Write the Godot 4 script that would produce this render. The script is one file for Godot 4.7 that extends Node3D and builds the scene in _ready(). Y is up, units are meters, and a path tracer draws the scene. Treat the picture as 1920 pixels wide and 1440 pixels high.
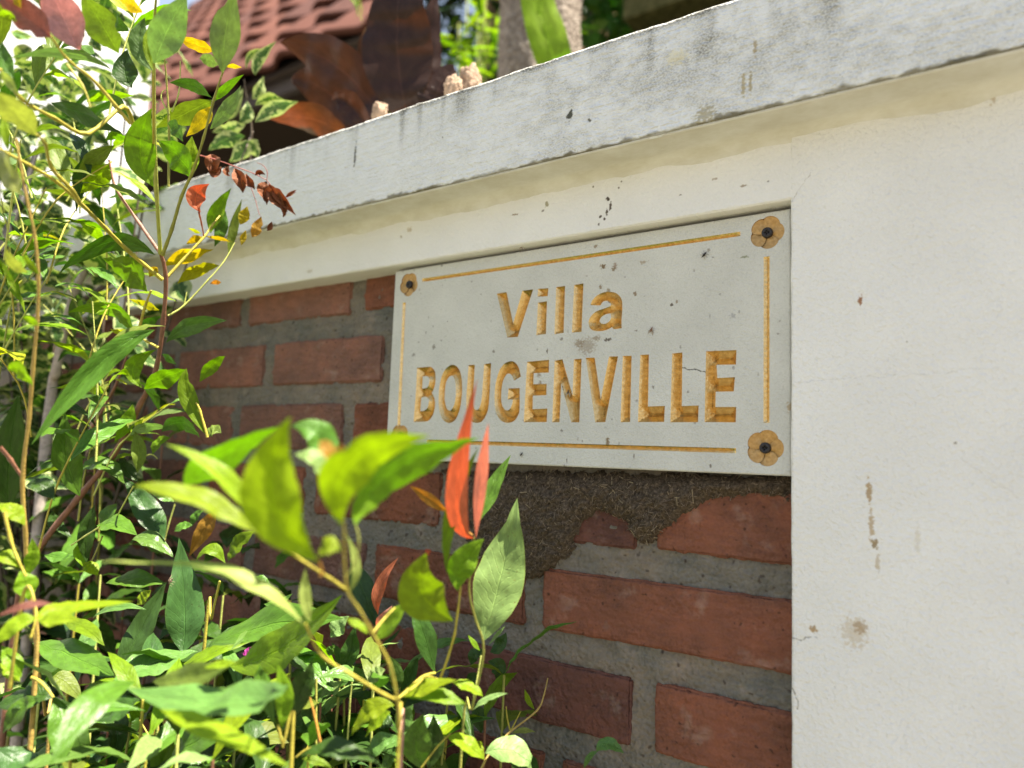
extends Node3D

var rng := RandomNumberGenerator.new()
var mats := {}
var used := {}
var leaf_tex := []
var leaf_bump: ImageTexture
const GROUND := -1.35

# ------------------------------------------------------------------ helpers
func V(a: float, b: float, c: float) -> Vector3:
	return Vector3(a, b, c) * 0.0001

func lin(r: float, g: float, b: float) -> Color:
	return Color(r, g, b).linear_to_srgb()

func numbered(called: String) -> String:
	if not used.has(called):
		used[called] = 0
		return called
	used[called] += 1
	return "%s_%03d" % [called, used[called]]

func tag(o: Node, label: String, category: String, group := "") -> Node:
	o.set_meta("label", label)
	o.set_meta("category", category)
	if group != "":
		o.set_meta("group", group)
	return o

func thing(called: String, label: String, category: String, at := Vector3.ZERO, group := "") -> Node3D:
	var o := Node3D.new()
	o.name = numbered(called)
	add_child(o, true)
	o.position = at
	tag(o, label, category, group)
	return o

func part(called: String, mesh: Mesh, mat: Material, parent: Node, at := Vector3.ZERO) -> MeshInstance3D:
	var o := MeshInstance3D.new()
	o.name = numbered(called) if parent == self else called
	o.mesh = mesh
	if mat:
		o.material_override = mat
	parent.add_child(o, true)
	o.position = at
	return o

func structure(called: String, mesh: Mesh, mat: Material) -> MeshInstance3D:
	var o := part(called, mesh, mat, self)
	o.set_meta("kind", "structure")
	return o

# collects triangles (clockwise seen from outside), joins vertices that meet, smooths normals
class MB:
	var v := PackedVector3Array()
	var n := PackedVector3Array()
	var uv := PackedVector2Array()
	var idx := PackedInt32Array()
	var known := {}
	var weld := true
	func vert(p: Vector3, t := Vector2.ZERO) -> int:
		if weld:
			var key := Vector3i((p * 50000.0).round())
			if known.has(key):
				return known[key]
			known[key] = v.size()
		v.append(p)
		n.append(Vector3.ZERO)
		uv.append(t)
		return v.size() - 1
	func tri(a: int, b: int, c: int) -> void:
		if a == b or b == c or a == c:
			return
		var f := (v[c] - v[a]).cross(v[b] - v[a])
		n[a] += f
		n[b] += f
		n[c] += f
		idx.append(a)
		idx.append(b)
		idx.append(c)
	func quad(a: int, b: int, c: int, d: int) -> void:
		tri(a, b, c)
		tri(a, c, d)
	func done(into: ArrayMesh = null) -> ArrayMesh:
		for i in n.size():
			n[i] = n[i].normalized() if n[i].length_squared() > 0.0 else Vector3.UP
		var arr := []
		arr.resize(Mesh.ARRAY_MAX)
		arr[Mesh.ARRAY_VERTEX] = v
		arr[Mesh.ARRAY_NORMAL] = n
		arr[Mesh.ARRAY_TEX_UV] = uv
		arr[Mesh.ARRAY_INDEX] = idx
		var m := into if into else ArrayMesh.new()
		m.add_surface_from_arrays(Mesh.PRIMITIVE_TRIANGLES, arr)
		return m

func noise(freq: float, seed_: int, octaves := 3) -> FastNoiseLite:
	var f := FastNoiseLite.new()
	f.noise_type = FastNoiseLite.TYPE_SIMPLEX_SMOOTH
	f.frequency = freq
	f.seed = seed_
	f.fractal_octaves = octaves
	return f

func bytes_of(f: FastNoiseLite, w: int, h: int, gw := 0, gh := 0) -> PackedByteArray:
	var im := f.get_image(gw if gw else w, gh if gh else h, false, false, true)
	im.convert(Image.FORMAT_L8)
	if gw or gh:
		im.resize(w, h, Image.INTERPOLATE_CUBIC)
	return im.get_data()

func l8(data: PackedByteArray, w: int, h: int) -> ImageTexture:
	return ImageTexture.create_from_image(Image.create_from_data(w, h, false, Image.FORMAT_L8, data))

func mat_plain(c: Color, rough := 0.8, spec := 0.4) -> StandardMaterial3D:
	var m := StandardMaterial3D.new()
	m.albedo_color = c
	m.roughness = rough
	m.metallic_specular = spec
	return m

func triplanar(m: StandardMaterial3D, scale_: float) -> StandardMaterial3D:
	m.uv1_triplanar = true
	m.uv1_world_triplanar = true
	m.uv1_scale = Vector3.ONE * scale_
	return m

# a mottled colour texture between two colours, with dark pits
func mottle(a: Color, b: Color, size: int, freq: float, seed_: int, pits := 0.0, pit_color := Color.BLACK, fine := 0.25) -> ImageTexture:
	var f := noise(freq, seed_, 5)
	f.fractal_gain = 0.65
	var g := noise(fine, seed_ + 7, 2)
	var d1 := f.get_seamless_image(size, size, false, false, 0.1, true)
	var d2 := g.get_seamless_image(size, size, false, false, 0.1, true)
	d1.convert(Image.FORMAT_L8)
	d2.convert(Image.FORMAT_L8)
	var x1 := d1.get_data()
	var x2 := d2.get_data()
	var out := PackedByteArray()
	out.resize(size * size * 3)
	for i in size * size:
		var k := clampf((x1[i] / 255.0 - 0.5) * 1.5 + 0.5 + (x2[i] / 255.0 - 0.5) * 0.35, 0.0, 1.0)
		var c := a.lerp(b, k)
		if pits > 0.0:
			c = c.lerp(pit_color, smoothstep(1.0 - pits, 1.0 - pits * 0.5, x2[i] / 255.0) * (0.4 + 0.6 * x1[i] / 255.0))
		out[i * 3] = int(c.r * 255)
		out[i * 3 + 1] = int(c.g * 255)
		out[i * 3 + 2] = int(c.b * 255)
	return ImageTexture.create_from_image(Image.create_from_data(size, size, false, Image.FORMAT_RGB8, out))

func relief(size: int, freq: float, seed_: int, octaves := 3) -> ImageTexture:
	var im := noise(freq, seed_, octaves).get_seamless_image(size, size, false, false, 0.1, true)
	im.convert(Image.FORMAT_L8)
	return ImageTexture.create_from_image(im)

# steps along one edge, closer together near the rounded ends
func steps(a: float, b: float, r: float, step: float) -> Array:
	var out := [a, a + r * 0.35, a + r * 0.7]
	var k := maxi(1, int(round((b - a - 2.0 * r) / step)))
	for i in k + 1:
		out.append(lerpf(a + r, b - r, float(i) / k))
	out.append_array([b - r * 0.7, b - r * 0.35, b])
	return out

# a block with rounded, slightly uneven faces; uv runs over the rectangle area (x, y)
func slab(lo: Vector3, hi: Vector3, r: float, step: float, amp: float, freq: float, seed_: int, area := Rect2(0, 0, 1, 1), back := false, rough_edge := 0.0) -> ArrayMesh:
	var mb := MB.new()
	var f := noise(freq, seed_, 3)
	var g := noise(freq * 4.0, seed_ + 3, 2)
	var xs := steps(lo.x, hi.x, r, step)
	var ys := steps(lo.y, hi.y, r, step)
	var zs := steps(lo.z, hi.z, r, step * 1.5)
	var q0 := lo + Vector3.ONE * r
	var q1 := hi - Vector3.ONE * r
	var place := func(p: Vector3) -> int:
		var q := p.clamp(q0, q1)
		var d := p - q
		var away := d.normalized()
		var edge := clampf(d.length() / r - 1.0, 0.0, 0.8) / 0.8
		var p2 := q + away * r
		p2 += away * (f.get_noise_3dv(p) * amp + g.get_noise_3dv(p) * (amp * 0.35 + rough_edge * edge) - rough_edge * edge * 0.5)
		return mb.vert(p2, Vector2((p2.x - area.position.x) / area.size.x, 1.0 - (p.y - area.position.y) / area.size.y))
	var faces := [[xs, ys, 2, hi.z, false], [xs, zs, 1, hi.y, true], [xs, zs, 1, lo.y, false], [ys, zs, 0, hi.x, false], [ys, zs, 0, lo.x, true]]
	if back:
		faces.append([xs, ys, 2, lo.z, true])
	for face in faces:
		var us: Array = face[0]
		var vs: Array = face[1]
		var grid := []
		for b in vs:
			var row := PackedInt32Array()
			for a in us:
				var p: Vector3
				match face[2]:
					2: p = Vector3(a, b, face[3])
					1: p = Vector3(a, face[3], b)
					_: p = Vector3(face[3], a, b)
				row.append(place.call(p))
			grid.append(row)
		for j in vs.size() - 1:
			for i in us.size() - 1:
				if face[4]:
					mb.quad(grid[j][i], grid[j][i + 1], grid[j + 1][i + 1], grid[j + 1][i])
				else:
					mb.quad(grid[j][i], grid[j + 1][i], grid[j + 1][i + 1], grid[j][i + 1])
	return mb.done()

func tube(points: Array, r0: float, r1: float, sides := 8, bump := 0.0, seed_ := 1, smooth := 4) -> ArrayMesh:
	var mb := MB.new()
	mb.weld = false
	var f := noise(60.0, seed_, 2)
	var pts := PackedVector3Array()
	for i in points.size() - 1:
		var a: Vector3 = points[maxi(i - 1, 0)]
		var b: Vector3 = points[i]
		var c: Vector3 = points[i + 1]
		var d: Vector3 = points[mini(i + 2, points.size() - 1)]
		for k in smooth:
			pts.append(b.cubic_interpolate(c, a, d, float(k) / smooth))
	pts.append(points[-1])
	var side := Vector3.RIGHT
	var total := pts.size()
	for i in total:
		var t := (pts[mini(i + 1, total - 1)] - pts[maxi(i - 1, 0)]).normalized()
		if i == 0:
			side = t.cross(Vector3(0.3, 0.2, 0.9)).normalized()
		side = (side - t * side.dot(t)).normalized()
		var other := t.cross(side)
		var r := lerpf(r0, r1, float(i) / (total - 1))
		r *= 1.0 + 0.22 * maxf(0.0, 1.0 - absf(float(i % smooth)))* (1.0 if i % smooth == 0 and i > 0 else 0.0)
		for k in sides:
			var a := TAU * k / sides
			var out := side * cos(a) + other * sin(a)
			mb.vert(pts[i] + out * r * (1.0 + bump * f.get_noise_3dv(pts[i] * 2.0 + out * 0.02)), Vector2(float(k) / sides, float(i) * 0.3))
	for i in total - 1:
		for k in sides:
			var a := i * sides + k
			var b := i * sides + (k + 1) % sides
			mb.quad(a, b, b + sides, a + sides)
	var tip := mb.vert(pts[-1] + (pts[-1] - pts[-2]).normalized() * r1 * 0.8, Vector2(0.5, 0))
	for k in sides:
		mb.tri((total - 1) * sides + k, (total - 1) * sides + (k + 1) % sides, tip)
	return mb.done()

# a lance-shaped leaf along the curve b-m-t; n is the side it shows, w its whole width
func leaf_mesh(b: Vector3, m: Vector3, t: Vector3, n: Vector3, w: float, fold_deg: float, bite: Array, seed_: int, along := 14, blunt := 0.62) -> ArrayMesh:
	var mb := MB.new()
	mb.weld = false
	var f := noise(2.0, seed_, 2)
	var c := m * 2.0 - (b + t) * 0.5
	var fold := deg_to_rad(fold_deg)
	var across := [-1.0, -0.68, -0.35, 0.0, 0.35, 0.68, 1.0]
	var phase := (seed_ % 17) * 0.4
	var twist := ((seed_ * 37) % 100 / 50.0 - 1.0) * 0.55
	for i in along + 1:
		var s := float(i) / along
		var p := b.lerp(c, s).lerp(c.lerp(t, s), s)
		var dir := ((c - b).lerp(t - c, s)).normalized()
		var side := dir.cross(n).normalized().rotated(dir, twist * (s - 0.45))
		var up := side.cross(dir).normalized()
		var prof := pow(maxf(sin(PI * pow(s, 0.95)), 0.0), blunt * 1.75)
		if s < 0.06:
			prof = maxf(prof * 0.4, 0.02)
		for a in across:
			var half: float = w * 0.5 * prof
			if bite.size() and signf(a) == bite[0]:
				half *= 1.0 - bite[2] * clampf(1.0 - absf(s - bite[1]) / 0.11, 0.0, 1.0) * absf(a)
			half *= 1.0 + 0.05 * f.get_noise_2d(s * 6.0, a)
			var q: Vector3 = p + side * (a * half * cos(fold)) + up * (absf(a) * half * sin(fold) - a * a * half * 0.22)
			q += up * (half * absf(a) * 0.17 * sin(s * 9.0 + phase + signf(a)) + w * 0.09 * f.get_noise_2d(s * 3.0, 5.0))
			mb.vert(q - b, Vector2(a * 0.5 + 0.5, 1.0 - s))
	for i in along:
		for k in 6:
			var o := i * 7 + k
			mb.quad(o, o + 7, o + 8, o + 1)
	return mb.done()

func leaf_textures() -> void:
	var w := 192
	var h := 384
	for kind in 3:
		var mot := bytes_of(noise(0.02, 11 + kind, 5), w, h)
		var spot := bytes_of(noise(0.07, 31 + kind, 2), w, h)
		var out := PackedByteArray()
		var hgt := PackedByteArray()
		out.resize(w * h * 3)
		hgt.resize(w * h)
		for y in h:
			for x in w:
				var i := y * w + x
				var u := absf(x / float(w - 1) - 0.5) * 2.0
				var v := y / float(h - 1)
				var k := mot[i] / 255.0
				var vein := fposmod(v * 13.0 + u * 3.4 - u * u * 1.0 + 0.5 * k, 1.0)
				var lateral := clampf(1.0 - absf(vein - 0.5) * 11.0, 0.0, 1.0) * (1.0 - u * 0.6)
				var mid := clampf(1.0 - u * 26.0 * (1.15 - v * 0.5), 0.0, 1.0)
				var rim := smoothstep(0.93, 1.0, u)
				var c := Color(1, 1, 1) * (0.80 + 0.16 * (k - 0.5) + 0.09 * lateral + 0.2 * mid)
				c = c.lerp(Color(0.95, 0.85, 0.7), 0.35 * rim)
				# blemishes: brown flecks, more of them on one kind
				var s := spot[i] / 255.0
				c = c.lerp(Color(0.62, 0.42, 0.35), 0.75 * smoothstep(0.90 - 0.05 * kind, 0.97 - 0.04 * kind, s))
				out[i * 3] = int(clampf(c.r, 0, 1) * 255)
				out[i * 3 + 1] = int(clampf(c.g, 0, 1) * 255)
				out[i * 3 + 2] = int(clampf(c.b, 0, 1) * 255)
				hgt[i] = int(clampf(0.65 - 0.22 * lateral + 0.25 * (k - 0.5) - 0.5 * mid, 0.0, 1.0) * 255.0)
		leaf_tex.append(ImageTexture.create_from_image(Image.create_from_data(w, h, false, Image.FORMAT_RGB8, out)))
		if kind == 0:
			leaf_bump = l8(hgt, w, h)

func leaf_mat(c: Color, back: Color, thru: float, rough: float, kind := 0) -> StandardMaterial3D:
	var m := StandardMaterial3D.new()
	m.albedo_color = c
	m.albedo_texture = leaf_tex[kind]
	m.roughness = rough + 0.05
	m.metallic_specular = 0.36
	m.heightmap_enabled = true
	m.heightmap_texture = leaf_bump
	m.heightmap_scale = 0.09
	m.backlight_enabled = true
	m.backlight = Color(back.r * thru, back.g * thru, back.b * thru)
	m.texture_repeat = false
	return m

func variegated(cream: float, seed_: int) -> StandardMaterial3D:
	var w := 96
	var h := 192
	var a := bytes_of(noise(0.03, seed_, 3), w, h)
	var out := PackedByteArray()
	out.resize(w * h * 3)
	for y in h:
		for x in w:
			var u := absf(x / 95.0 - 0.5) * 2.0
			var k := a[y * w + x] / 255.0
			var edge := smoothstep(-0.06, 0.06, u - cream - (k - 0.5) * 1.0 + 0.05 * sin(y * 0.2))
			var green := Color(0.14, 0.25, 0.11).lerp(Color(0.26, 0.38, 0.15), k)
			var c := green.lerp(Color(0.60, 0.64, 0.42), edge)
			if u < 0.05:
				c = c.lerp(Color(0.6, 0.68, 0.4), 0.5)
			out[(y * w + x) * 3] = int(c.r * 255)
			out[(y * w + x) * 3 + 1] = int(c.g * 255)
			out[(y * w + x) * 3 + 2] = int(c.b * 255)
	var m := leaf_mat(Color.WHITE, Color(0.9, 1.0, 0.5), 0.75, 0.42)
	m.albedo_texture = ImageTexture.create_from_image(Image.create_from_data(w, h, false, Image.FORMAT_RGB8, out))
	return m

var bases := {}

# one leaf of a plant
func lf(plant: String, kind: String, b: Vector3, m: Vector3, t: Vector3, n: Vector3, w: float, fold := 22.0, bite := []) -> void:
	var root: Node3D = bases[plant]
	var choices: Array = mats[kind]
	var k := rng.randi()
	part("leaf", leaf_mesh(b, m, t, n.normalized(), w * 0.0001, fold, bite, k % 1000), choices[k % choices.size()], root, b - root.position)

# one stem of a plant
func st(plant: String, kind: String, r0: float, r1: float, points: Array) -> void:
	var root: Node3D = bases[plant]
	var o: Vector3 = points[0]
	part("stem", tube(points.map(func(p): return p - o), r0 * 0.0001, r1 * 0.0001, 9, 0.25, rng.randi() % 1000), mats[kind], root, o - root.position)

# paints a soft, ragged spot of colour on an image
func stain(im: Image, cx: float, cy: float, rx: float, ry: float, c: Color, strength: float, seed_: int, ragged := 0.6, freq := 0.12) -> void:
	var f := noise(freq, seed_, 3)
	for y in range(maxi(0, int(cy - ry * 1.5)), mini(im.get_height(), int(cy + ry * 1.5) + 1)):
		for x in range(maxi(0, int(cx - rx * 1.5)), mini(im.get_width(), int(cx + rx * 1.5) + 1)):
			var d := Vector2((x - cx) / rx, (y - cy) / ry).length() + f.get_noise_2d(x, y) * ragged
			var k := strength * (1.0 - smoothstep(0.55, 1.0, d))
			if k > 0.0:
				im.set_pixel(x, y, im.get_pixel(x, y).lerp(c, k))

# a thin wandering line of colour
func crack(im: Image, a: Vector2, b: Vector2, width: float, c: Color, strength: float, seed_: int) -> void:
	var f := noise(0.03, seed_, 3)
	var steps_ := int(a.distance_to(b) * 1.5)
	for i in steps_:
		var p := a.lerp(b, float(i) / steps_) + Vector2(f.get_noise_1d(i), f.get_noise_1d(i + 900.0)) * width * 5.0
		stain(im, p.x, p.y, width, width, c, strength * (0.5 + f.get_noise_1d(i * 3.0)), seed_, 0.2)

# ------------------------------------------------------------------ letters
func smooth_outline(p: PackedVector2Array, spacing: float, curved: bool) -> PackedVector2Array:
	var out := PackedVector2Array()
	for i in p.size():
		var a := p[(i - 1 + p.size()) % p.size()]
		var b := p[i]
		var c := p[(i + 1) % p.size()]
		var d := p[(i + 2) % p.size()]
		var k := maxi(1, int(b.distance_to(c) / spacing))
		# a sharp corner at either end keeps the piece straight there
		var s0 := (b - a).normalized().dot((c - b).normalized())
		var s1 := (c - b).normalized().dot((d - c).normalized())
		for j in k:
			var t := float(j) / k
			if curved and s0 > 0.55 and s1 > 0.55:
				out.append(b.cubic_interpolate(c, a, d, t))
			elif curved and s1 > 0.55:
				out.append(b.cubic_interpolate(c, b, d, t))
			elif curved and s0 > 0.55:
				out.append(b.cubic_interpolate(c, a, c, t))
			else:
				out.append(b.lerp(c, t))
	return out

func edge_distance(q: Vector2, rings: Array) -> float:
	var best := 1e9
	for r in rings:
		for i in r.size():
			var near := Geometry2D.get_closest_point_to_segment(q, r[i], r[(i + 1) % r.size()])
			best = minf(best, near.distance_squared_to(q))
	return sqrt(best)

func inside(q: Vector2, rings: Array) -> bool:
	var k := 0
	for r in rings:
		if Geometry2D.is_point_in_polygon(q, r):
			k += 1
	return k % 2 == 1

func delaunay(pts: PackedVector2Array) -> PackedInt32Array:
	var big := PackedVector2Array()
	for i in pts.size():
		big.append(pts[i] * 20000.0 + Vector2(sin(i * 12.9) * 0.05, cos(i * 7.7) * 0.05))
	return Geometry2D.triangulate_delaunay(big)

# a V-cut groove with the given outline(s), in the plane z = 0, sinking to -z
func groove(rings: Array, slope: float, deepest: float, grid: float) -> ArrayMesh:
	var pts := PackedVector2Array()
	var box := Rect2(rings[0][0], Vector2.ZERO)
	for r in rings:
		for q in r:
			pts.append(q)
			box = box.expand(q)
	var rim := pts.size()
	var x := box.position.x
	while x < box.end.x:
		var y := box.position.y
		while y < box.end.y:
			var q := Vector2(x, y) + Vector2(sin(x * 91000.0 + y * 53000.0), cos(y * 71000.0 + x * 13000.0)) * grid * 0.12
			if inside(q, rings) and edge_distance(q, rings) > grid * 0.45:
				pts.append(q)
			y += grid
		x += grid
	var deep := PackedFloat32Array()
	for i in pts.size():
		deep.append(0.0 if i < rim else minf(edge_distance(pts[i], rings) * slope, deepest))
	var v := PackedVector3Array()
	var n := PackedVector3Array()
	var uv := PackedVector2Array()
	var tris := delaunay(pts)
	for k in range(0, tris.size(), 3):
		var t := [tris[k], tris[k + 1], tris[k + 2]]
		var mid := (pts[t[0]] + pts[t[1]] + pts[t[2]]) / 3.0
		if not inside(mid, rings):
			continue
		if (pts[t[1]] - pts[t[0]]).cross(pts[t[2]] - pts[t[0]]) > 0.0:
			t = [t[0], t[2], t[1]]
		# the facet leans away from the nearest edge
		var best := 1e9
		var lean := Vector2.ZERO
		for r in rings:
			for i in r.size():
				var near := Geometry2D.get_closest_point_to_segment(mid, r[i], r[(i + 1) % r.size()])
				var d: float = near.distance_squared_to(mid)
				if d < best:
					best = d
					lean = mid - near
		lean = lean.normalized() * slope
		var facet := Vector3(lean.x, lean.y, 1.0).normalized()
		for i in t:
			v.append(Vector3(pts[i].x, pts[i].y, -deep[i]))
			n.append(facet)
			uv.append(pts[i] * 40.0)
	var arr := []
	arr.resize(Mesh.ARRAY_MAX)
	arr[Mesh.ARRAY_VERTEX] = v
	arr[Mesh.ARRAY_NORMAL] = n
	arr[Mesh.ARRAY_TEX_UV] = uv
	var made := ArrayMesh.new()
	made.add_surface_from_arrays(Mesh.PRIMITIVE_TRIANGLES, arr)
	return made

func ring(points: Array, curved: bool) -> PackedVector2Array:
	var p := PackedVector2Array()
	for q in points:
		p.append(q * 0.0001)
	return smooth_outline(p, 0.0013 if curved else 0.0022, curved)

var letters := []
var bars := []

func letter(outline: Array, holes := [], curved := false) -> void:
	var rings := [ring(outline, curved)]
	for h in holes:
		rings.append(ring(h, true))
	letters.append(rings)

func P(a: float, b: float) -> Vector2:
	return Vector2(a, b)

func flower_outline(at: Vector2, r: float, turn: float) -> PackedVector2Array:
	var p := PackedVector2Array()
	for i in 60:
		var a := TAU * i / 60.0
		var k := absf(sin((a - turn) * 2.5))
		p.append(at + Vector2(cos(a), sin(a)) * r * (0.84 + 0.16 * pow(k, 0.55)))
	return p

func make_petal(r: float, turn: float, k: int) -> ArrayMesh:
	var mb := MB.new()
	mb.weld = false
	var na := 13
	var nr := 9
	for j in nr + 1:
		for i in na:
			var frac := float(i) / (na - 1)
			var s := float(j) / nr
			var a := turn + TAU * (k + frac) / 5.0
			var lobe := 0.84 + 0.16 * pow(absf(sin(PI * frac)), 0.55)
			var rr := r * lobe * s
			var bent := a + 0.55 * s * (1.0 - s) 
			var z := -0.0004 - 0.0007 * (1.0 - frac) * smoothstep(0.1, 0.5, s) - 0.0012 * (1.0 - s * s) - 0.0006 * (1.0 - sin(PI * frac))
			if j == nr:
				z = minf(z, -0.0006)
			mb.vert(Vector3(cos(bent) * rr, sin(bent) * rr, z), Vector2(frac, s))
	for j in nr:
		for i in na - 1:
			var o := j * na + i
			mb.quad(o, o + 1, o + na + 1, o + na)
	return mb.done()

func make_screw() -> ArrayMesh:
	var mb := MB.new()
	mb.weld = false
	var rows := [[0.0041, -0.003], [0.0041, 0.0], [0.0039, 0.0006], [0.0032, 0.0011], [0.0022, 0.0013]]
	for row in rows:
		for k in 24:
			var a := TAU * k / 24
			mb.vert(Vector3(cos(a) * row[0], sin(a) * row[0], row[1]))
	for j in rows.size() - 1:
		for k in 24:
			mb.quad(j * 24 + k, (j + 1) * 24 + k, (j + 1) * 24 + (k + 1) % 24, j * 24 + (k + 1) % 24)
	# the cross-shaped recess
	var o := 4 * 24
	for k in 24:
		var a := TAU * k / 24
		var deep := 0.0002 if k % 6 in [2, 3, 4] else 0.0022
		mb.vert(Vector3(cos(a) * 0.0012, sin(a) * 0.0012, 0.0013 - deep))
	for k in 24:
		mb.quad(o + k, o + 24 + k, o + 24 + (k + 1) % 24, o + (k + 1) % 24)
	var c := mb.vert(Vector3(0, 0, -0.0008))
	for k in 24:
		mb.tri(o + 24 + k, c, o + 24 + (k + 1) % 24)
	return mb.done()

func bar_groove(a: Vector2, c: Vector2, h: float) -> ArrayMesh:
	var mb := MB.new()
	mb.weld = false
	var d := (c - a).normalized()
	var s := Vector2(-d.y, d.x)
	var f := noise(300.0, 7, 2)
	var n := 120
	for i in n + 1:
		var p := a.lerp(c, float(i) / n)
		var w := h * (1.0 + 0.0 * f.get_noise_1d(i))
		var deep := 0.0016 if i > 0 and i < n else 0.0
		mb.vert(Vector3(p.x + s.x * w, p.y + s.y * w, 0.0), p * 40.0)
		mb.vert(Vector3(p.x, p.y, -deep * (1.0 + 0.15 * f.get_noise_1d(i * 4.0))), p * 40.0 + Vector2(0.1, 0.1))
		mb.vert(Vector3(p.x, p.y, -deep * (1.0 + 0.15 * f.get_noise_1d(i * 4.0))), p * 40.0 + Vector2(0.1, 0.1))
		mb.vert(Vector3(p.x - s.x * w, p.y - s.y * w, 0.0), p * 40.0)
	for i in n:
		for k in [0, 2]:
			var o: int = i * 4 + k
			mb.quad(o, o + 4, o + 5, o + 1)
	return mb.done()

func build_sign() -> void:
	var z := -0.010
	var sign := thing("name_plaque", "pale stone name plaque engraved in gold with Villa Bougenville", "sign", Vector3(0, 0, z))
	letter([P(-2670, -406), P(-2557, -403), P(-2468, -705), P(-2377, -408), P(-2258, -407), P(-2411, -837), P(-2529, -836)], [], false)
	letter([P(-2206, -409), P(-2094, -413), P(-2099, -487), P(-2208, -481)], [], false)
	letter([P(-2202, -536), P(-2105, -532), P(-2105, -831), P(-2208, -834)], [], false)
	letter([P(-2012, -413), P(-1920, -411), P(-1921, -833), P(-2016, -839)], [], false)
	letter([P(-1828, -413), P(-1734, -410), P(-1740, -837), P(-1837, -837)], [], false)
	letter([P(-1660, -609), P(-1644, -572), P(-1606, -536), P(-1554, -513), P(-1496, -508), P(-1427, -522), P(-1382, -556), P(-1358, -602), P(-1354, -683), P(-1359, -768), P(-1356, -833), P(-1433, -835), P(-1447, -817), P(-1487, -834), P(-1542, -843), P(-1605, -838), P(-1647, -821), P(-1669, -788), P(-1672, -744), P(-1647, -702), P(-1602, -669), P(-1533, -652), P(-1472, -636), P(-1460, -627), P(-1473, -599), P(-1500, -586), P(-1531, -587), P(-1552, -604), P(-1562, -621)], [[P(-1463, -698), P(-1511, -702), P(-1552, -725), P(-1567, -755), P(-1549, -778), P(-1509, -783), P(-1472, -763), P(-1457, -736)]], true)
	letter([P(-3638, -1072), P(-3544, -1070), P(-3459, -1071), P(-3415, -1097), P(-3389, -1143), P(-3384, -1226), P(-3399, -1289), P(-3425, -1333), P(-3394, -1372), P(-3376, -1429), P(-3378, -1492), P(-3399, -1555), P(-3438, -1600), P(-3492, -1617), P(-3649, -1622), P(-3645, -1496), P(-3638, -1335)], [[P(-3555, -1166), P(-3499, -1163), P(-3466, -1191), P(-3465, -1236), P(-3490, -1277), P(-3555, -1288)], [P(-3562, -1378), P(-3495, -1371), P(-3461, -1402), P(-3460, -1447), P(-3476, -1485), P(-3515, -1509), P(-3566, -1513)]], true)
	letter([P(-3178, -1062), P(-3121, -1080), P(-3074, -1135), P(-3050, -1211), P(-3040, -1316), P(-3046, -1427), P(-3065, -1519), P(-3108, -1599), P(-3170, -1630), P(-3235, -1618), P(-3286, -1574), P(-3320, -1492), P(-3332, -1398), P(-3329, -1284), P(-3310, -1184), P(-3273, -1115), P(-3226, -1076)], [[P(-3168, -1169), P(-3138, -1214), P(-3120, -1289), P(-3116, -1364), P(-3125, -1432), P(-3146, -1482), P(-3177, -1511), P(-3209, -1503), P(-3236, -1462), P(-3254, -1399), P(-3256, -1324), P(-3249, -1249), P(-3227, -1199), P(-3200, -1175)]], true)
	letter([P(-2975, -1074), P(-2898, -1074), P(-2901, -1295), P(-2905, -1417), P(-2897, -1472), P(-2875, -1502), P(-2844, -1505), P(-2816, -1473), P(-2800, -1406), P(-2793, -1249), P(-2787, -1073), P(-2706, -1066), P(-2707, -1324), P(-2717, -1491), P(-2747, -1569), P(-2790, -1617), P(-2842, -1629), P(-2904, -1617), P(-2952, -1575), P(-2976, -1501), P(-2985, -1379), P(-2979, -1225)], [], true)
	letter([P(-2456, -1061), P(-2412, -1090), P(-2381, -1138), P(-2361, -1206), P(-2434, -1242), P(-2457, -1200), P(-2479, -1178), P(-2508, -1174), P(-2536, -1197), P(-2563, -1256), P(-2573, -1339), P(-2570, -1422), P(-2553, -1475), P(-2522, -1508), P(-2497, -1514), P(-2465, -1494), P(-2446, -1453), P(-2440, -1415), P(-2498, -1414), P(-2495, -1311), P(-2370, -1311), P(-2362, -1506), P(-2377, -1558), P(-2411, -1605), P(-2459, -1625), P(-2517, -1625), P(-2576, -1599), P(-2622, -1540), P(-2644, -1462), P(-2650, -1337), P(-2637, -1236), P(-2605, -1141), P(-2556, -1083), P(-2506, -1062)], [], true)
	letter([P(-2298, -1073), P(-2063, -1065), P(-2062, -1180), P(-2221, -1179), P(-2222, -1280), P(-2081, -1280), P(-2080, -1381), P(-2223, -1383), P(-2221, -1504), P(-2065, -1500), P(-2068, -1619), P(-2312, -1622)], [], false)
	letter([P(-2005, -1077), P(-1925, -1067), P(-1813, -1386), P(-1809, -1074), P(-1732, -1071), P(-1738, -1621), P(-1819, -1621), P(-1930, -1281), P(-1936, -1621), P(-2011, -1621)], [], false)
	letter([P(-1692, -1067), P(-1605, -1068), P(-1537, -1425), P(-1469, -1067), P(-1384, -1068), P(-1489, -1618), P(-1584, -1621)], [], false)
	letter([P(-1341, -1068), P(-1260, -1070), P(-1262, -1617), P(-1348, -1620)], [], false)
	letter([P(-1182, -1068), P(-1106, -1067), P(-1106, -1491), P(-961, -1488), P(-965, -1616), P(-1192, -1618)], [], false)
	letter([P(-906, -1070), P(-820, -1065), P(-819, -1491), P(-682, -1488), P(-686, -1617), P(-913, -1619)], [], false)
	letter([P(-628, -1067), P(-390, -1070), P(-394, -1181), P(-543, -1177), P(-536, -1279), P(-401, -1276), P(-409, -1385), P(-548, -1384), P(-549, -1501), P(-390, -1502), P(-393, -1618), P(-634, -1617)], [], false)
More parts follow.
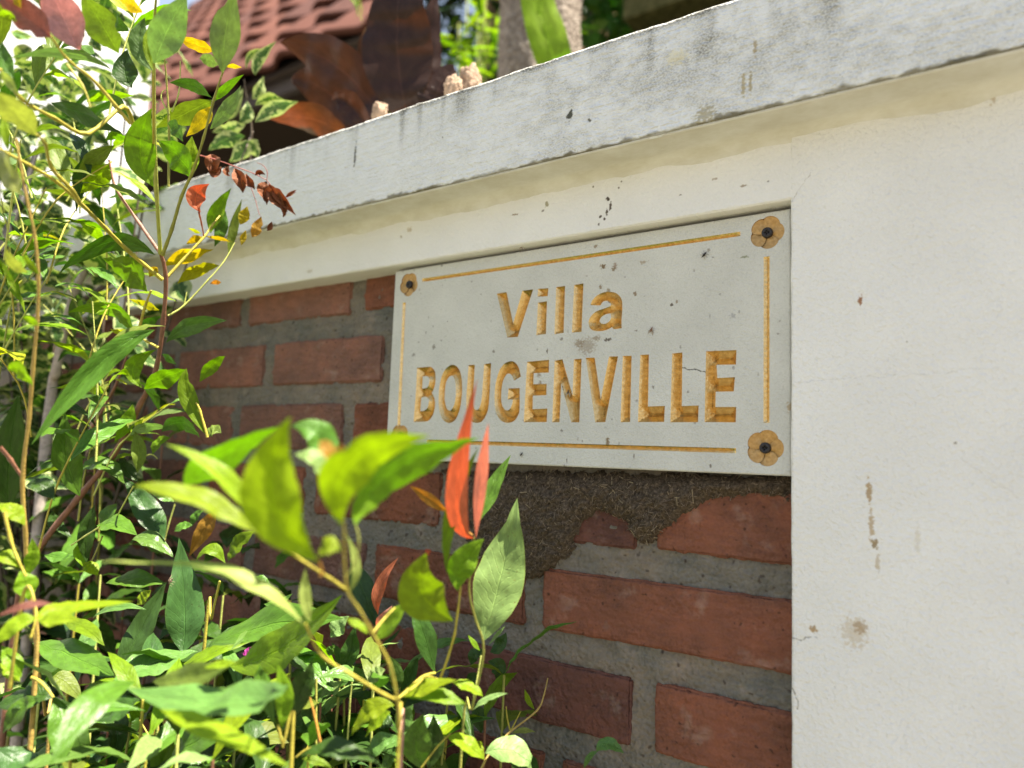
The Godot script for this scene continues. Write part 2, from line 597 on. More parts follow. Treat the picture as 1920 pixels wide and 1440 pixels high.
	# the straight border grooves, each a long thin rectangle
	for b in [[-3630, -170, -365, -170, 36, 0], [-3460, -1815, -390, -1830, 38, 0], [-3862, -380, -3850, -1670, 42, 1], [-167, -374, -167, -1622, 44, 1]]:
		var a := Vector2(b[0], b[1])
		var c := Vector2(b[2], b[3])
		var h: float = b[4] * 0.5
		var o := Vector2(0, h) if b[5] == 0 else Vector2(h, 0)
		bars.append([smooth_outline(PackedVector2Array([(a + o) * 0.0001, (c + o) * 0.0001, (c - o) * 0.0001, (a - o) * 0.0001]), 0.007, false), a * 0.0001, c * 0.0001, h * 0.0001])
	var flowers := [[-0.381, -0.0195, 0.0125, 0.3], [-0.0165, -0.019, 0.0128, 0.55], [-0.0178, -0.1805, 0.0135, 0.62], [-0.383, -0.177, 0.0125, 0.2]]
	# front face of the plate: everything outside the cuts
	var cuts := []
	for l in letters:
		cuts.append(l)
	for l in bars:
		cuts.append([l[0]])
	for f in flowers:
		cuts.append([flower_outline(Vector2(f[0], f[1]), f[2], f[3])])
	var lo := Vector2(-0.4015, -0.2002)
	var hi := Vector2(0.0006, -0.0032)
	var r := 0.0012
	var edge := PackedVector2Array()
	for i in 80:
		edge.append(Vector2(lerpf(lo.x + r, hi.x - r, i / 80.0), lo.y + r))
	for i in 40:
		edge.append(Vector2(hi.x - r, lerpf(lo.y + r, hi.y - r, i / 40.0)))
	for i in 80:
		edge.append(Vector2(lerpf(hi.x - r, lo.x + r, i / 80.0), hi.y - r))
	for i in 40:
		edge.append(Vector2(lo.x + r, lerpf(hi.y - r, lo.y + r, i / 40.0)))
	var mb := MB.new()
	mb.weld = false
	var uvs := func(q: Vector2) -> Vector2: return Vector2((q.x - lo.x) / (hi.x - lo.x), (hi.y - q.y) / (hi.y - lo.y))
	# the face is cut out cell by cell, so that every cut keeps its exact outline
	var big := 20000.0
	var scaled := []
	var boxes: Array[Rect2] = []
	for c in cuts:
		var rs := []
		for q in c:
			var o := PackedVector2Array()
			for w in q:
				o.append(w * big)
			rs.append(o)
		scaled.append(rs)
		var box := Rect2(rs[0][0], Vector2.ZERO)
		for w in rs[0]:
			box = box.expand(w)
		boxes.append(box.grow(1.0))
	var inner := Rect2((lo + Vector2(r, r)) * big, (hi - lo - Vector2(r, r) * 2.0) * big)
	var nx := 90
	var ny := 45
	for j in ny:
		for i in nx:
			var c0 := inner.position + inner.size * Vector2(float(i) / nx, float(j) / ny)
			var c1 := inner.position + inner.size * Vector2(float(i + 1) / nx, float(j + 1) / ny)
			var cell := Rect2(c0, c1 - c0)
			var pieces: Array = [PackedVector2Array([c0, Vector2(c1.x, c0.y), c1, Vector2(c0.x, c1.y)])]
			for q in scaled.size():
				if not boxes[q].intersects(cell):
					continue
				var next := []
				for pc in pieces:
					next.append_array(Geometry2D.clip_polygons(pc, scaled[q][0]))
					for k in range(1, scaled[q].size()):
						next.append_array(Geometry2D.intersect_polygons(pc, scaled[q][k]))
				pieces = next
			for pc in pieces:
				if pc.size() < 3:
					continue
				var t := Geometry2D.triangulate_polygon(pc)
				var start := mb.v.size()
				for w in pc:
					var q2: Vector2 = w / big
					mb.vert(Vector3(q2.x, q2.y, 0), uvs.call(q2))
				for k in range(0, t.size(), 3):
					if (pc[t[k + 1]] - pc[t[k]]).cross(pc[t[k + 2]] - pc[t[k]]) > 0.0:
						mb.tri(start + t[k], start + t[k + 2], start + t[k + 1])
					else:
						mb.tri(start + t[k], start + t[k + 1], start + t[k + 2])
	# rounded rim and sides
	var first := mb.v.size()
	for q in edge:
		mb.vert(Vector3(q.x, q.y, 0), uvs.call(q))
	var rows := [[r * 0.7, -r * 0.3], [r, -r], [r, -0.0165]]
	var last := []
	for i in edge.size():
		last.append(first + i)
	var mid2 := (lo + hi) / 2.0
	for row in rows:
		var now := []
		for i in edge.size():
			var q := edge[i]
			var o := Vector2.ZERO
			if q.x <= lo.x + r * 1.01: o.x = -1
			if q.x >= hi.x - r * 1.01: o.x = 1
			if q.y <= lo.y + r * 1.01: o.y = -1
			if q.y >= hi.y - r * 1.01: o.y = 1
			var p: Vector2 = q + o * row[0]
			now.append(mb.vert(Vector3(p.x, p.y, row[1]), uvs.call(p)))
		for i in edge.size():
			var j := (i + 1) % edge.size()
			mb.quad(last[i], last[j], now[j], now[i])
		last = now
	part("plate", mb.done(), mats.plaque, sign)
	for l in letters:
		part("letter", groove(l, 1.25, 0.0062, 0.00095), mats.gold, sign)
	for l in bars:
		part("border_groove", bar_groove(l[1], l[2], l[3]), mats.gold, sign)
	var screw := make_screw()
	for f in flowers:
		var fl := Node3D.new()
		fl.name = "flower"
		sign.add_child(fl, true)
		fl.position = Vector3(f[0], f[1], 0)
		for k in 5:
			part("petal", make_petal(f[2], f[3], k), mats.petal, fl)
		var rim := MB.new()
		rim.weld = false
		var oc := flower_outline(Vector2.ZERO, f[2], f[3])
		for q in oc:
			rim.vert(Vector3(q.x, q.y, 0))
		for q in oc:
			rim.vert(Vector3(q.x, q.y, -0.004))
		for i in 60:
			rim.quad(i, 60 + i, 60 + (i + 1) % 60, (i + 1) % 60)
		part("petal_rim", rim.done(), mats.petal, fl)
		part("screw", screw, mats.screw, fl)

func plaque_material() -> StandardMaterial3D:
	var w := 1024
	var h := 512
	var big := bytes_of(noise(0.006, 5, 4), w, h)
	var fine := bytes_of(noise(0.22, 6, 2), w, h)
	var grit := bytes_of(noise(0.09, 9, 2), w, h)
	var out := PackedByteArray()
	var hgt := PackedByteArray()
	out.resize(w * h * 3)
	hgt.resize(w * h)
	for i in w * h:
		var k := 0.80 + 0.05 * (big[i] / 255.0 - 0.5) + 0.055 * (fine[i] / 255.0 - 0.5)
		k -= 0.16 * smoothstep(0.86, 0.97, fine[i] / 255.0) + 0.05 * smoothstep(0.7, 0.95, grit[i] / 255.0)
		out[i * 3] = int(k * 252)
		out[i * 3 + 1] = int(k * 251)
		out[i * 3 + 2] = int(k * 242)
		hgt[i] = int(clampf(0.5 + 0.5 * (fine[i] / 255.0 - 0.5) + 0.5 * (grit[i] / 255.0 - 0.5), 0, 1) * 255)
	var im := Image.create_from_data(w, h, false, Image.FORMAT_RGB8, out)
	stain(im, 628.6, 63.9, 7.7, 6.1, Color(0.42, 0.33, 0.22), 0.80, 900, 0.8, 0.15)
	stain(im, 654.9, 73.1, 6.1, 5.1, Color(0.42, 0.33, 0.22), 0.60, 901, 0.8, 0.15)
	stain(im, 657.3, 67.5, 6.4, 7.7, Color(0.55, 0.47, 0.4), 0.70, 902, 0.8, 0.15)
	stain(im, 723.8, 66.6, 10.2, 4.1, Color(0.55, 0.47, 0.36), 0.50, 903, 0.8, 0.15)
	stain(im, 643.2, 121.6, 5.1, 6.4, Color(0.42, 0.33, 0.22), 0.50, 904, 0.8, 0.15)
	stain(im, 623.3, 110.0, 5.1, 5.1, Color(0.42, 0.33, 0.22), 0.60, 905, 0.8, 0.15)
	stain(im, 646.4, 145.6, 5.1, 5.1, Color(0.25, 0.21, 0.17), 0.50, 906, 0.8, 0.15)
	stain(im, 706.7, 134.1, 4.6, 6.6, Color(0.42, 0.33, 0.22), 0.60, 907, 0.8, 0.15)
	stain(im, 593.9, 242.0, 23.0, 20.5, Color(0.58, 0.52, 0.45), 0.50, 908, 0.8, 0.15)
	stain(im, 573.5, 234.8, 12.8, 10.2, Color(0.42, 0.33, 0.22), 0.40, 909, 0.8, 0.15)
	stain(im, 643.4, 231.0, 10.2, 4.1, Color(0.25, 0.21, 0.17), 0.70, 910, 0.8, 0.15)
	stain(im, 617.2, 225.8, 10.2, 7.7, Color(0.42, 0.33, 0.22), 0.40, 911, 0.8, 0.15)
	stain(im, 527.7, 222.3, 3.8, 5.1, Color(0.25, 0.21, 0.17), 0.40, 912, 0.8, 0.15)
	stain(im, 800.2, 160.4, 3.8, 5.1, Color(0.42, 0.33, 0.22), 0.50, 913, 0.8, 0.15)
	stain(im, 788.7, 166.0, 3.6, 3.6, Color(0.25, 0.21, 0.17), 0.70, 914, 0.8, 0.15)
	stain(im, 914.8, 200.2, 5.6, 7.7, Color(0.5, 0.5, 0.52), 0.40, 915, 0.8, 0.15)
	stain(im, 608.7, 15.4, 6.4, 5.1, Color(0.42, 0.33, 0.22), 0.50, 916, 0.8, 0.15)
	stain(im, 585.1, 34.0, 7.7, 3.1, Color(0.42, 0.33, 0.22), 0.50, 917, 0.8, 0.15)
	stain(im, 474.5, 322.4, 5.1, 7.7, Color(0.42, 0.33, 0.22), 0.50, 918, 0.8, 0.15)
	stain(im, 490.4, 248.1, 2.0, 7.7, Color(0.25, 0.21, 0.17), 0.70, 919, 0.8, 0.15)
	stain(im, 80.5, 235.1, 6.4, 6.4, Color(0.25, 0.21, 0.17), 0.35, 920, 0.8, 0.15)
	stain(im, 149.0, 218.1, 6.4, 6.4, Color(0.25, 0.21, 0.17), 0.40, 921, 0.8, 0.15)
	stain(im, 339.1, 239.7, 3.8, 5.1, Color(0.25, 0.21, 0.17), 0.40, 922, 0.8, 0.15)
	stain(im, 649.2, 454.3, 5.1, 10.2, Color(0.42, 0.33, 0.22), 0.70, 923, 0.8, 0.15)
	stain(im, 710.5, 484.2, 2.6, 6.4, Color(0.25, 0.21, 0.17), 0.40, 924, 0.8, 0.15)
	stain(im, 872.7, 498.2, 2.6, 3.8, Color(0.25, 0.21, 0.17), 0.50, 925, 0.8, 0.15)
	stain(im, 550.7, 497.0, 1.8, 6.4, Color(0.25, 0.21, 0.17), 0.50, 926, 0.8, 0.15)
	stain(im, 938.1, 83.7, 7.7, 3.1, Color(0.35, 0.38, 0.25), 0.50, 927, 0.8, 0.15)
	stain(im, 1019.9, 382.2, 5.1, 10.2, Color(0.62, 0.52, 0.38), 0.60, 928, 0.8, 0.15)
	stain(im, 470.8, 302.6, 6.4, 6.4, Color(0.42, 0.33, 0.22), 0.40, 929, 0.8, 0.15)
	stain(im, 549.9, 347.2, 2.0, 10.2, Color(0.25, 0.21, 0.17), 0.80, 930, 0.8, 0.15)
	stain(im, 312.2, 342.1, 5.1, 5.1, Color(0.25, 0.21, 0.17), 0.20, 931, 0.8, 0.15)
	crack(im, Vector2(813.5, 299.9), Vector2(862.3, 312.6), 1.3, Color(0.2, 0.19, 0.16), 0.80, 1)
	for i in 70:
		stain(im, rng.randf() * w, rng.randf() * h, rng.randf_range(1.5, 4.0), rng.randf_range(1.5, 5.0), Color(0.36, 0.33, 0.30), rng.randf_range(0.2, 0.6), i, 0.7, 0.3)
	var m := mat_plain(Color.WHITE, 0.75, 0.35)
	m.albedo_texture = ImageTexture.create_from_image(im)
	m.heightmap_enabled = true
	m.heightmap_texture = l8(hgt, w, h)
	m.heightmap_scale = 0.10
	return m

func plaster_relief(w: int, h: int, strokes: float, seed_: int) -> PackedByteArray:
	var a := bytes_of(noise(0.10, seed_, 3), w, h)
	var b := bytes_of(noise(0.28, seed_ + 1, 2), w, h)
	var c := bytes_of(noise(0.12, seed_ + 2, 3), w, h, w / 12, h)
	var out := PackedByteArray()
	out.resize(w * h)
	for i in w * h:
		out[i] = int(clampf(0.5 + 0.5 * (a[i] / 255.0 - 0.5) + 0.4 * (b[i] / 255.0 - 0.5) + strokes * (c[i] / 255.0 - 0.5), 0, 1) * 255)
	return out

# white paint with black mildew that thickens towards the top edge and runs down in streaks
func coping_material() -> StandardMaterial3D:
	var w := 2048
	var h := 192
	var big := bytes_of(noise(0.006, 21, 4), w, h, w, h)
	var mid := bytes_of(noise(0.035, 22, 3), w, h)
	var fine := bytes_of(noise(0.3, 23, 2), w, h)
	var runs := bytes_of(noise(0.022, 24, 3), w, h, w, 6)
	var brush := bytes_of(noise(0.3, 25, 2), w, h, w / 24, h)
	var out := PackedByteArray()
	out.resize(w * h * 3)
	for y in h:
		var v := y / float(h)
		for x in w:
			var i := y * w + x
			var u := x / float(w)
			# heavier growth along the right half
			var lot := 0.12 + 0.30 * smoothstep(0.50, 0.72, u) * (1.0 - 0.75 * smoothstep(0.80, 0.95, u))
			var b := big[i] / 255.0
			var amount := lot * smoothstep(0.28, 0.75, b * 0.6 + mid[i] / 255.0 * 0.4) * (1.0 - 0.45 * v)
			amount += 0.55 * smoothstep(0.5, 0.9, runs[i] / 255.0) * (1.0 - smoothstep(0.05, 0.6, v)) * (0.2 + 0.8 * b)
			amount += 0.6 * (1.0 - smoothstep(0.0, 0.09, v + 0.07 * (mid[i] / 255.0 - 0.5)))
			var grain := fine[i] / 255.0 * 0.78 + brush[i] / 255.0 * 0.22
			var k := clampf(amount * (0.35 + 0.85 * smoothstep(0.35, 0.85, grain + amount * 0.15)), 0.0, 0.8)
			k = maxf(k, 0.8 * smoothstep(0.915, 0.95, v + 0.07 * (mid[i] / 255.0 - 0.5)) * (0.35 + 0.65 * b))
			k = maxf(k, 0.75 * smoothstep(0.86, 0.95, fine[i] / 255.0) * smoothstep(0.25, 0.7, b * 0.5 + lot))
			k *= 1.0 - smoothstep(0.962, 0.970, v) * 0.95
			var white := 0.90 + 0.05 * (brush[i] / 255.0 - 0.5) + 0.03 * (b - 0.5)
			var dark := Color(0.31, 0.30, 0.26) if v < 0.9 else Color(0.26, 0.23, 0.14)
			out[i * 3] = int(clampf(lerpf(white, dark.r, k), 0, 1) * 255)
			out[i * 3 + 1] = int(clampf(lerpf(white * 1.002, dark.g, k), 0, 1) * 255)
			out[i * 3 + 2] = int(clampf(lerpf(white * 0.995, dark.b, k), 0, 1) * 255)
	var im := Image.create_from_data(w, h, false, Image.FORMAT_RGB8, out)
	stain(im, 1368.2, 112.3, 5.1, 9.3, Color(0.2, 0.2, 0.16), 0.80, 900, 0.8, 0.15)
	stain(im, 1395.9, 131.5, 2.0, 5.0, Color(0.2, 0.2, 0.16), 0.70, 901, 0.8, 0.15)
	stain(im, 989.8, 71.4, 2.9, 28.9, Color(0.3, 0.3, 0.27), 0.70, 902, 0.8, 0.15)
	stain(im, 1591.2, 87.0, 2.3, 14.5, Color(0.62, 0.55, 0.42), 0.70, 903, 0.8, 0.15)
	stain(im, 1579.1, 140.1, 2.3, 18.6, Color(0.66, 0.6, 0.46), 0.70, 904, 0.8, 0.15)
	stain(im, 1586.4, 137.1, 2.0, 18.6, Color(0.62, 0.56, 0.42), 0.70, 905, 0.8, 0.15)
	stain(im, 1504.6, 66.9, 14.6, 14.5, Color(0.88, 0.85, 0.74), 0.70, 906, 0.8, 0.15)
	stain(im, 1537.2, 170.5, 13.2, 14.5, Color(0.55, 0.5, 0.36), 0.50, 907, 0.8, 0.15)
	stain(im, 1165.1, 87.0, 1.3, 1.9, Color(0.25, 0.21, 0.17), 0.70, 908, 0.8, 0.15)
	var m := mat_plain(Color.WHITE, 0.85, 0.3)
	m.albedo_texture = ImageTexture.create_from_image(im)
	m.heightmap_enabled = true
	m.heightmap_texture = l8(plaster_relief(w, h, 0.35, 31), w, h)
	m.heightmap_scale = 0.3
	return m

func plaster_material(w: int, h: int, seed_: int, which: String) -> StandardMaterial3D:
	var big := bytes_of(noise(0.005, seed_, 4), w, h)
	var fine := bytes_of(noise(0.25, seed_ + 1, 2), w, h)
	var mid := bytes_of(noise(0.03, seed_ + 2, 3), w, h)
	var out := PackedByteArray()
	out.resize(w * h * 3)
	for i in w * h:
		var k := 0.905 + 0.035 * (big[i] / 255.0 - 0.5) + 0.02 * (fine[i] / 255.0 - 0.5)
		k -= 0.25 * smoothstep(0.93, 0.99, fine[i] / 255.0) * smoothstep(0.5, 0.8, mid[i] / 255.0)
		out[i * 3] = int(k * 255)
		out[i * 3 + 1] = int(k * 253)
		out[i * 3 + 2] = int(k * 249)
	var im := Image.create_from_data(w, h, false, Image.FORMAT_RGB8, out)
	if which == "post":
		pass
		stain(im, 90.9, 264.7, 3.0, 7.0, Color(0.55, 0.36, 0.24), 0.80, 900, 0.8, 0.15)
		stain(im, 99.1, 520.8, 4.0, 15.9, Color(0.62, 0.5, 0.34), 0.70, 901, 0.8, 0.15)
		stain(im, 101.2, 565.5, 4.0, 21.9, Color(0.66, 0.55, 0.4), 0.60, 902, 0.8, 0.15)
		stain(im, 105.3, 589.1, 4.0, 8.0, Color(0.5, 0.4, 0.25), 0.70, 903, 0.8, 0.15)
		stain(im, 108.2, 612.6, 3.0, 11.9, Color(0.7, 0.62, 0.5), 0.50, 904, 0.8, 0.15)
		stain(im, 78.5, 704.7, 18.0, 21.9, Color(0.74, 0.66, 0.54), 0.38, 905, 0.8, 0.15)
		stain(im, 86.3, 696.7, 10.0, 9.9, Color(0.6, 0.48, 0.34), 0.50, 906, 0.8, 0.15)
		stain(im, 28.8, 707.8, 6.0, 5.0, Color(0.6, 0.47, 0.3), 0.70, 907, 0.8, 0.15)
		stain(im, 154.5, 577.8, 4.0, 19.9, Color(0.8, 0.76, 0.68), 0.40, 908, 0.8, 0.15)
		stain(im, 247.8, 17.0, 4.0, 11.9, Color(0.6, 0.5, 0.35), 0.50, 909, 0.8, 0.15)
		stain(im, 197.7, 456.1, 2.0, 2.0, Color(0.25, 0.21, 0.17), 0.50, 910, 0.8, 0.15)
		stain(im, 146.6, 325.2, 1.6, 1.6, Color(0.25, 0.21, 0.17), 0.50, 911, 0.8, 0.15)
		crack(im, Vector2(-1.1, 724.6), Vector2(33.5, 721.7), 1.2, Color(0.55, 0.53, 0.49), 0.50, 2)
		crack(im, Vector2(5.4, 374.2), Vector2(244.6, 364.2), 0.8, Color(0.76, 0.75, 0.73), 0.40, 3)
		crack(im, Vector2(0.1, 111.6), Vector2(28.3, 72.5), 0.8, Color(0.7, 0.68, 0.64), 0.60, 4)
		crack(im, Vector2(203.0, 475.8), Vector2(264.5, 521.1), 0.8, Color(0.78, 0.76, 0.72), 0.50, 5)
		crack(im, Vector2(-0.5, 791.2), Vector2(8.5, 817.1), 1.2, Color(0.5, 0.48, 0.44), 0.50, 6)
	else:
		pass
		stain(im, 1771.2, 51.6, 4.6, 3.8, Color(0.25, 0.21, 0.17), 0.90, 900, 0.8, 0.15)
		stain(im, 1775.3, 63.9, 2.8, 7.6, Color(0.25, 0.21, 0.17), 0.80, 901, 0.8, 0.15)
		stain(im, 1769.0, 73.4, 2.6, 5.7, Color(0.25, 0.21, 0.17), 0.80, 902, 0.8, 0.15)
		stain(im, 1757.8, 78.6, 2.8, 2.9, Color(0.25, 0.21, 0.17), 0.80, 903, 0.8, 0.15)
		stain(im, 1764.5, 84.2, 2.2, 2.3, Color(0.25, 0.21, 0.17), 0.80, 904, 0.8, 0.15)
		stain(im, 1755.3, 91.6, 1.9, 2.9, Color(0.25, 0.21, 0.17), 0.60, 905, 0.8, 0.15)
		stain(im, 1656.7, 40.9, 4.6, 6.1, Color(0.55, 0.52, 0.4), 0.70, 906, 0.8, 0.15)
		stain(im, 1649.7, 51.0, 3.0, 2.3, Color(0.25, 0.21, 0.17), 0.50, 907, 0.8, 0.15)
		stain(im, 1592.0, 47.8, 7.4, 1.9, Color(0.42, 0.33, 0.22), 0.60, 908, 0.8, 0.15)
		stain(im, 1508.5, -3.8, 2.2, 2.3, Color(0.25, 0.21, 0.17), 0.50, 909, 0.8, 0.15)
		stain(im, 1347.2, 36.3, 7.4, 5.7, Color(0.66, 0.58, 0.45), 0.50, 910, 0.8, 0.15)
		stain(im, 1325.7, 47.0, 2.8, 2.9, Color(0.42, 0.33, 0.22), 0.40, 911, 0.8, 0.15)
		stain(im, 1896.4, -6.9, 3.7, 2.9, Color(0.42, 0.33, 0.22), 0.50, 912, 0.8, 0.15)
		stain(im, 1910.6, 8.9, 3.7, 2.9, Color(0.42, 0.33, 0.22), 0.50, 913, 0.8, 0.15)
		stain(im, 1943.0, 53.0, 5.6, 1.9, Color(0.42, 0.33, 0.22), 0.40, 914, 0.8, 0.15)
		stain(im, 1983.8, 71.6, 5.6, 1.9, Color(0.42, 0.33, 0.22), 0.50, 915, 0.8, 0.15)
		stain(im, 1743.9, 26.6, 1.9, 1.9, Color(0.25, 0.21, 0.17), 0.60, 916, 0.8, 0.15)
		stain(im, 1793.9, 27.5, 1.9, 1.9, Color(0.25, 0.21, 0.17), 0.60, 917, 0.8, 0.15)
		stain(im, 1789.5, 37.3, 1.9, 1.9, Color(0.25, 0.21, 0.17), 0.60, 918, 0.8, 0.15)
		stain(im, 1890.7, 67.7, 2.2, 1.5, Color(0.25, 0.21, 0.17), 0.50, 919, 0.8, 0.15)
		stain(im, 2018.4, 72.1, 1.9, 1.9, Color(0.25, 0.21, 0.17), 0.40, 920, 0.8, 0.15)
		stain(im, 1061.7, 84.8, 11.1, 4.8, Color(0.72, 0.68, 0.6), 0.50, 921, 0.8, 0.15)
		stain(im, 1517.9, -57.8, 2.6, 1.5, Color(0.25, 0.21, 0.17), 0.60, 922, 0.8, 0.15)
		stain(im, 1698.9, -21.2, 1.9, 1.9, Color(0.25, 0.21, 0.17), 0.60, 923, 0.8, 0.15)
		stain(im, 1851.0, -30.3, 1.7, 1.7, Color(0.25, 0.21, 0.17), 0.60, 924, 0.8, 0.15)
		stain(im, 1670.7, -6.4, 4.5, 1.3, Color(0.42, 0.33, 0.22), 0.60, 925, 0.8, 0.15)
		stain(im, 1572.4, -16.5, 3.7, 1.3, Color(0.42, 0.33, 0.22), 0.50, 926, 0.8, 0.15)
	var m := mat_plain(Color.WHITE, 0.8, 0.3)
	m.albedo_texture = ImageTexture.create_from_image(im)
	m.heightmap_enabled = true
	m.heightmap_texture = l8(plaster_relief(w, h, 0.04 if which == "post" else 0.2, seed_ + 5), w, h)
	m.heightmap_scale = 0.2 if which == "post" else 0.14
	return m

func build_wall() -> void:
	var wall := thing("garden_wall", "white plastered garden wall with red brick panel and mildewed coping", "wall", Vector3(0, GROUND, 0))
	var o := Vector3(0, -GROUND, 0)
	var put := func(called: String, mesh: Mesh, m: Material, at := Vector3.ZERO) -> MeshInstance3D:
		return part(called, mesh, m, wall, at + o)
	put.call("coping", slab(Vector3(-2.6, 0.054, -0.2), Vector3(1.4, 0.147, 0.036), 0.004, 0.006, 0.0009, 22.0, 3, Rect2(-1.1, 0.0515, 1.4, 0.0955), true, 0.003), mats.coping)
	put.call("frieze", slab(Vector3(-2.6, 0.0, -0.16), Vector3(0.02, 0.0545, 0.0), 0.002, 0.005, 0.0006, 18.0, 5, Rect2(-1.1, 0.0, 1.103, 0.0545), true, 0.0012), mats.frieze)
	put.call("post", slab(Vector3(0.003, GROUND, -0.16), Vector3(1.3, 0.0548, 0.0004), 0.002, 0.005, 0.0006, 18.0, 6, Rect2(0.003, -0.75, 0.2, 0.8045), true, 0.0022), mats.post)
	# quarter-round fillet of paint where the coping meets the face below
	var cove := MB.new()
	cove.weld = false
	var wob := noise(14.0, 8, 2)
	for i in 301:
		var x := lerpf(-2.6, 1.3, i / 300.0)
		var rr := 0.011 + 0.0025 * wob.get_noise_1d(x)
		var dip := 0.0004 * wob.get_noise_1d(x * 5.0 + 40.0)
		for k in 5:
			var a := PI / 2 * k / 4.0
			cove.vert(Vector3(x, 0.0528 - rr + rr * sin(a) + dip, -0.0002 + rr - rr * cos(a)), Vector2(x * 3.0, 0.03 * k))
		cove.vert(Vector3(x, 0.0530 + dip, 0.024), Vector2(x * 3.0, 0.18))
		cove.vert(Vector3(x, 0.0533 + dip, 0.0335), Vector2(x * 3.0, 0.22))
		cove.vert(Vector3(x, 0.0550, 0.0345), Vector2(x * 3.0, 0.24))
	for i in 300:
		for k in 7:
			cove.quad(i * 8 + k, i * 8 + k + 1, i * 8 + k + 9, i * 8 + k + 8)
	put.call("cove", cove.done(), mats.cove)
	# mortar bed, rough
	var mb := MB.new()
	mb.weld = false
	var f := noise(35.0, 12, 4)
	var g := noise(160.0, 13, 3)
	var nx := 330
	var ny := 190
	for j in ny + 1:
		for i in nx + 1:
			var x := lerpf(-1.35, 0.004, float(i) / nx)
			var y := lerpf(-0.80, 0.003, float(j) / ny)
			var d := 0.0034 * f.get_noise_2d(x, y) + 0.0016 * g.get_noise_2d(x, y * 1.6)
			mb.vert(Vector3(x, y, -0.0322 + d), Vector2(x, y))
	for j in ny:
		for i in nx:
			var a := j * (nx + 1) + i
			mb.quad(a, a + nx + 1, a + nx + 2, a + 1)
	put.call("mortar", mb.done(), mats.mortar)
	put.call("core", slab(Vector3(-2.6, GROUND, -0.15), Vector3(0.004, 0.001, -0.0385), 0.001, 0.3, 0.0, 1.0, 1, Rect2(0, 0, 1, 1), true), mats.mortar)
	# bricks, course by course: [top, bottom, x of one joint's left side]
	var variants := []
	for k in 7:
		variants.append(slab(Vector3(-0.095, -0.0272, -0.02), Vector3(0.095, 0.0272, 0.0), 0.0028, 0.0036, 0.0016, 38.0, 40 + k, Rect2(0, 0, 1, 1), false, 0.007))
	var n := 0
	for c in 10:
		var top: float = [0.018, -0.062, -0.138, -0.2115, -0.2895, -0.368, -0.4475, -0.527, -0.606, -0.685][c]
		var height := 0.054
		if c == 0:
			height = 0.0535
		var joint: float = [-0.4866, -0.638, -0.4985, -0.129, -0.238, -0.1275, -0.215, -0.10, -0.22, -0.12][c]
		var x := joint
		while x < 0.0:
			x += 0.2095
		while x > -1.36:
			var right := minf(x, 0.002)
			var left := x - 0.1905
			if right > -0.04:
				right = 0.002
			if right - left > 0.02 and left > -1.36:
				var wide := right - left
				var mesh: Mesh = variants[(n * 3 + c) % 7]
				var m: Material = mats.bricks[(n * 5 + c * 2 + n / 3) % 4 + (4 if right < -0.40 and (n + c) % 5 != 0 else 0)]
				var b: MeshInstance3D = put.call("brick", mesh, m, Vector3((left + right) / 2.0, top - height / 2.0 + 0.004 * (left + 0.1) * 0.6 + rng.randf_range(-0.0008, 0.0008), -0.0292 + rng.randf_range(-0.0012, 0.0014)))
				b.scale = Vector3(wide / 0.19 * rng.randf_range(0.99, 1.012), height / 0.0544 * rng.randf_range(0.97, 1.02), 1)
				if n % 2 == 1:
					b.scale *= 1.0
				b.rotation = Vector3(0, 0, rng.randf_range(-0.008, 0.008))
			x -= 0.2095 + rng.randf_range(-0.003, 0.003)
			n += 1

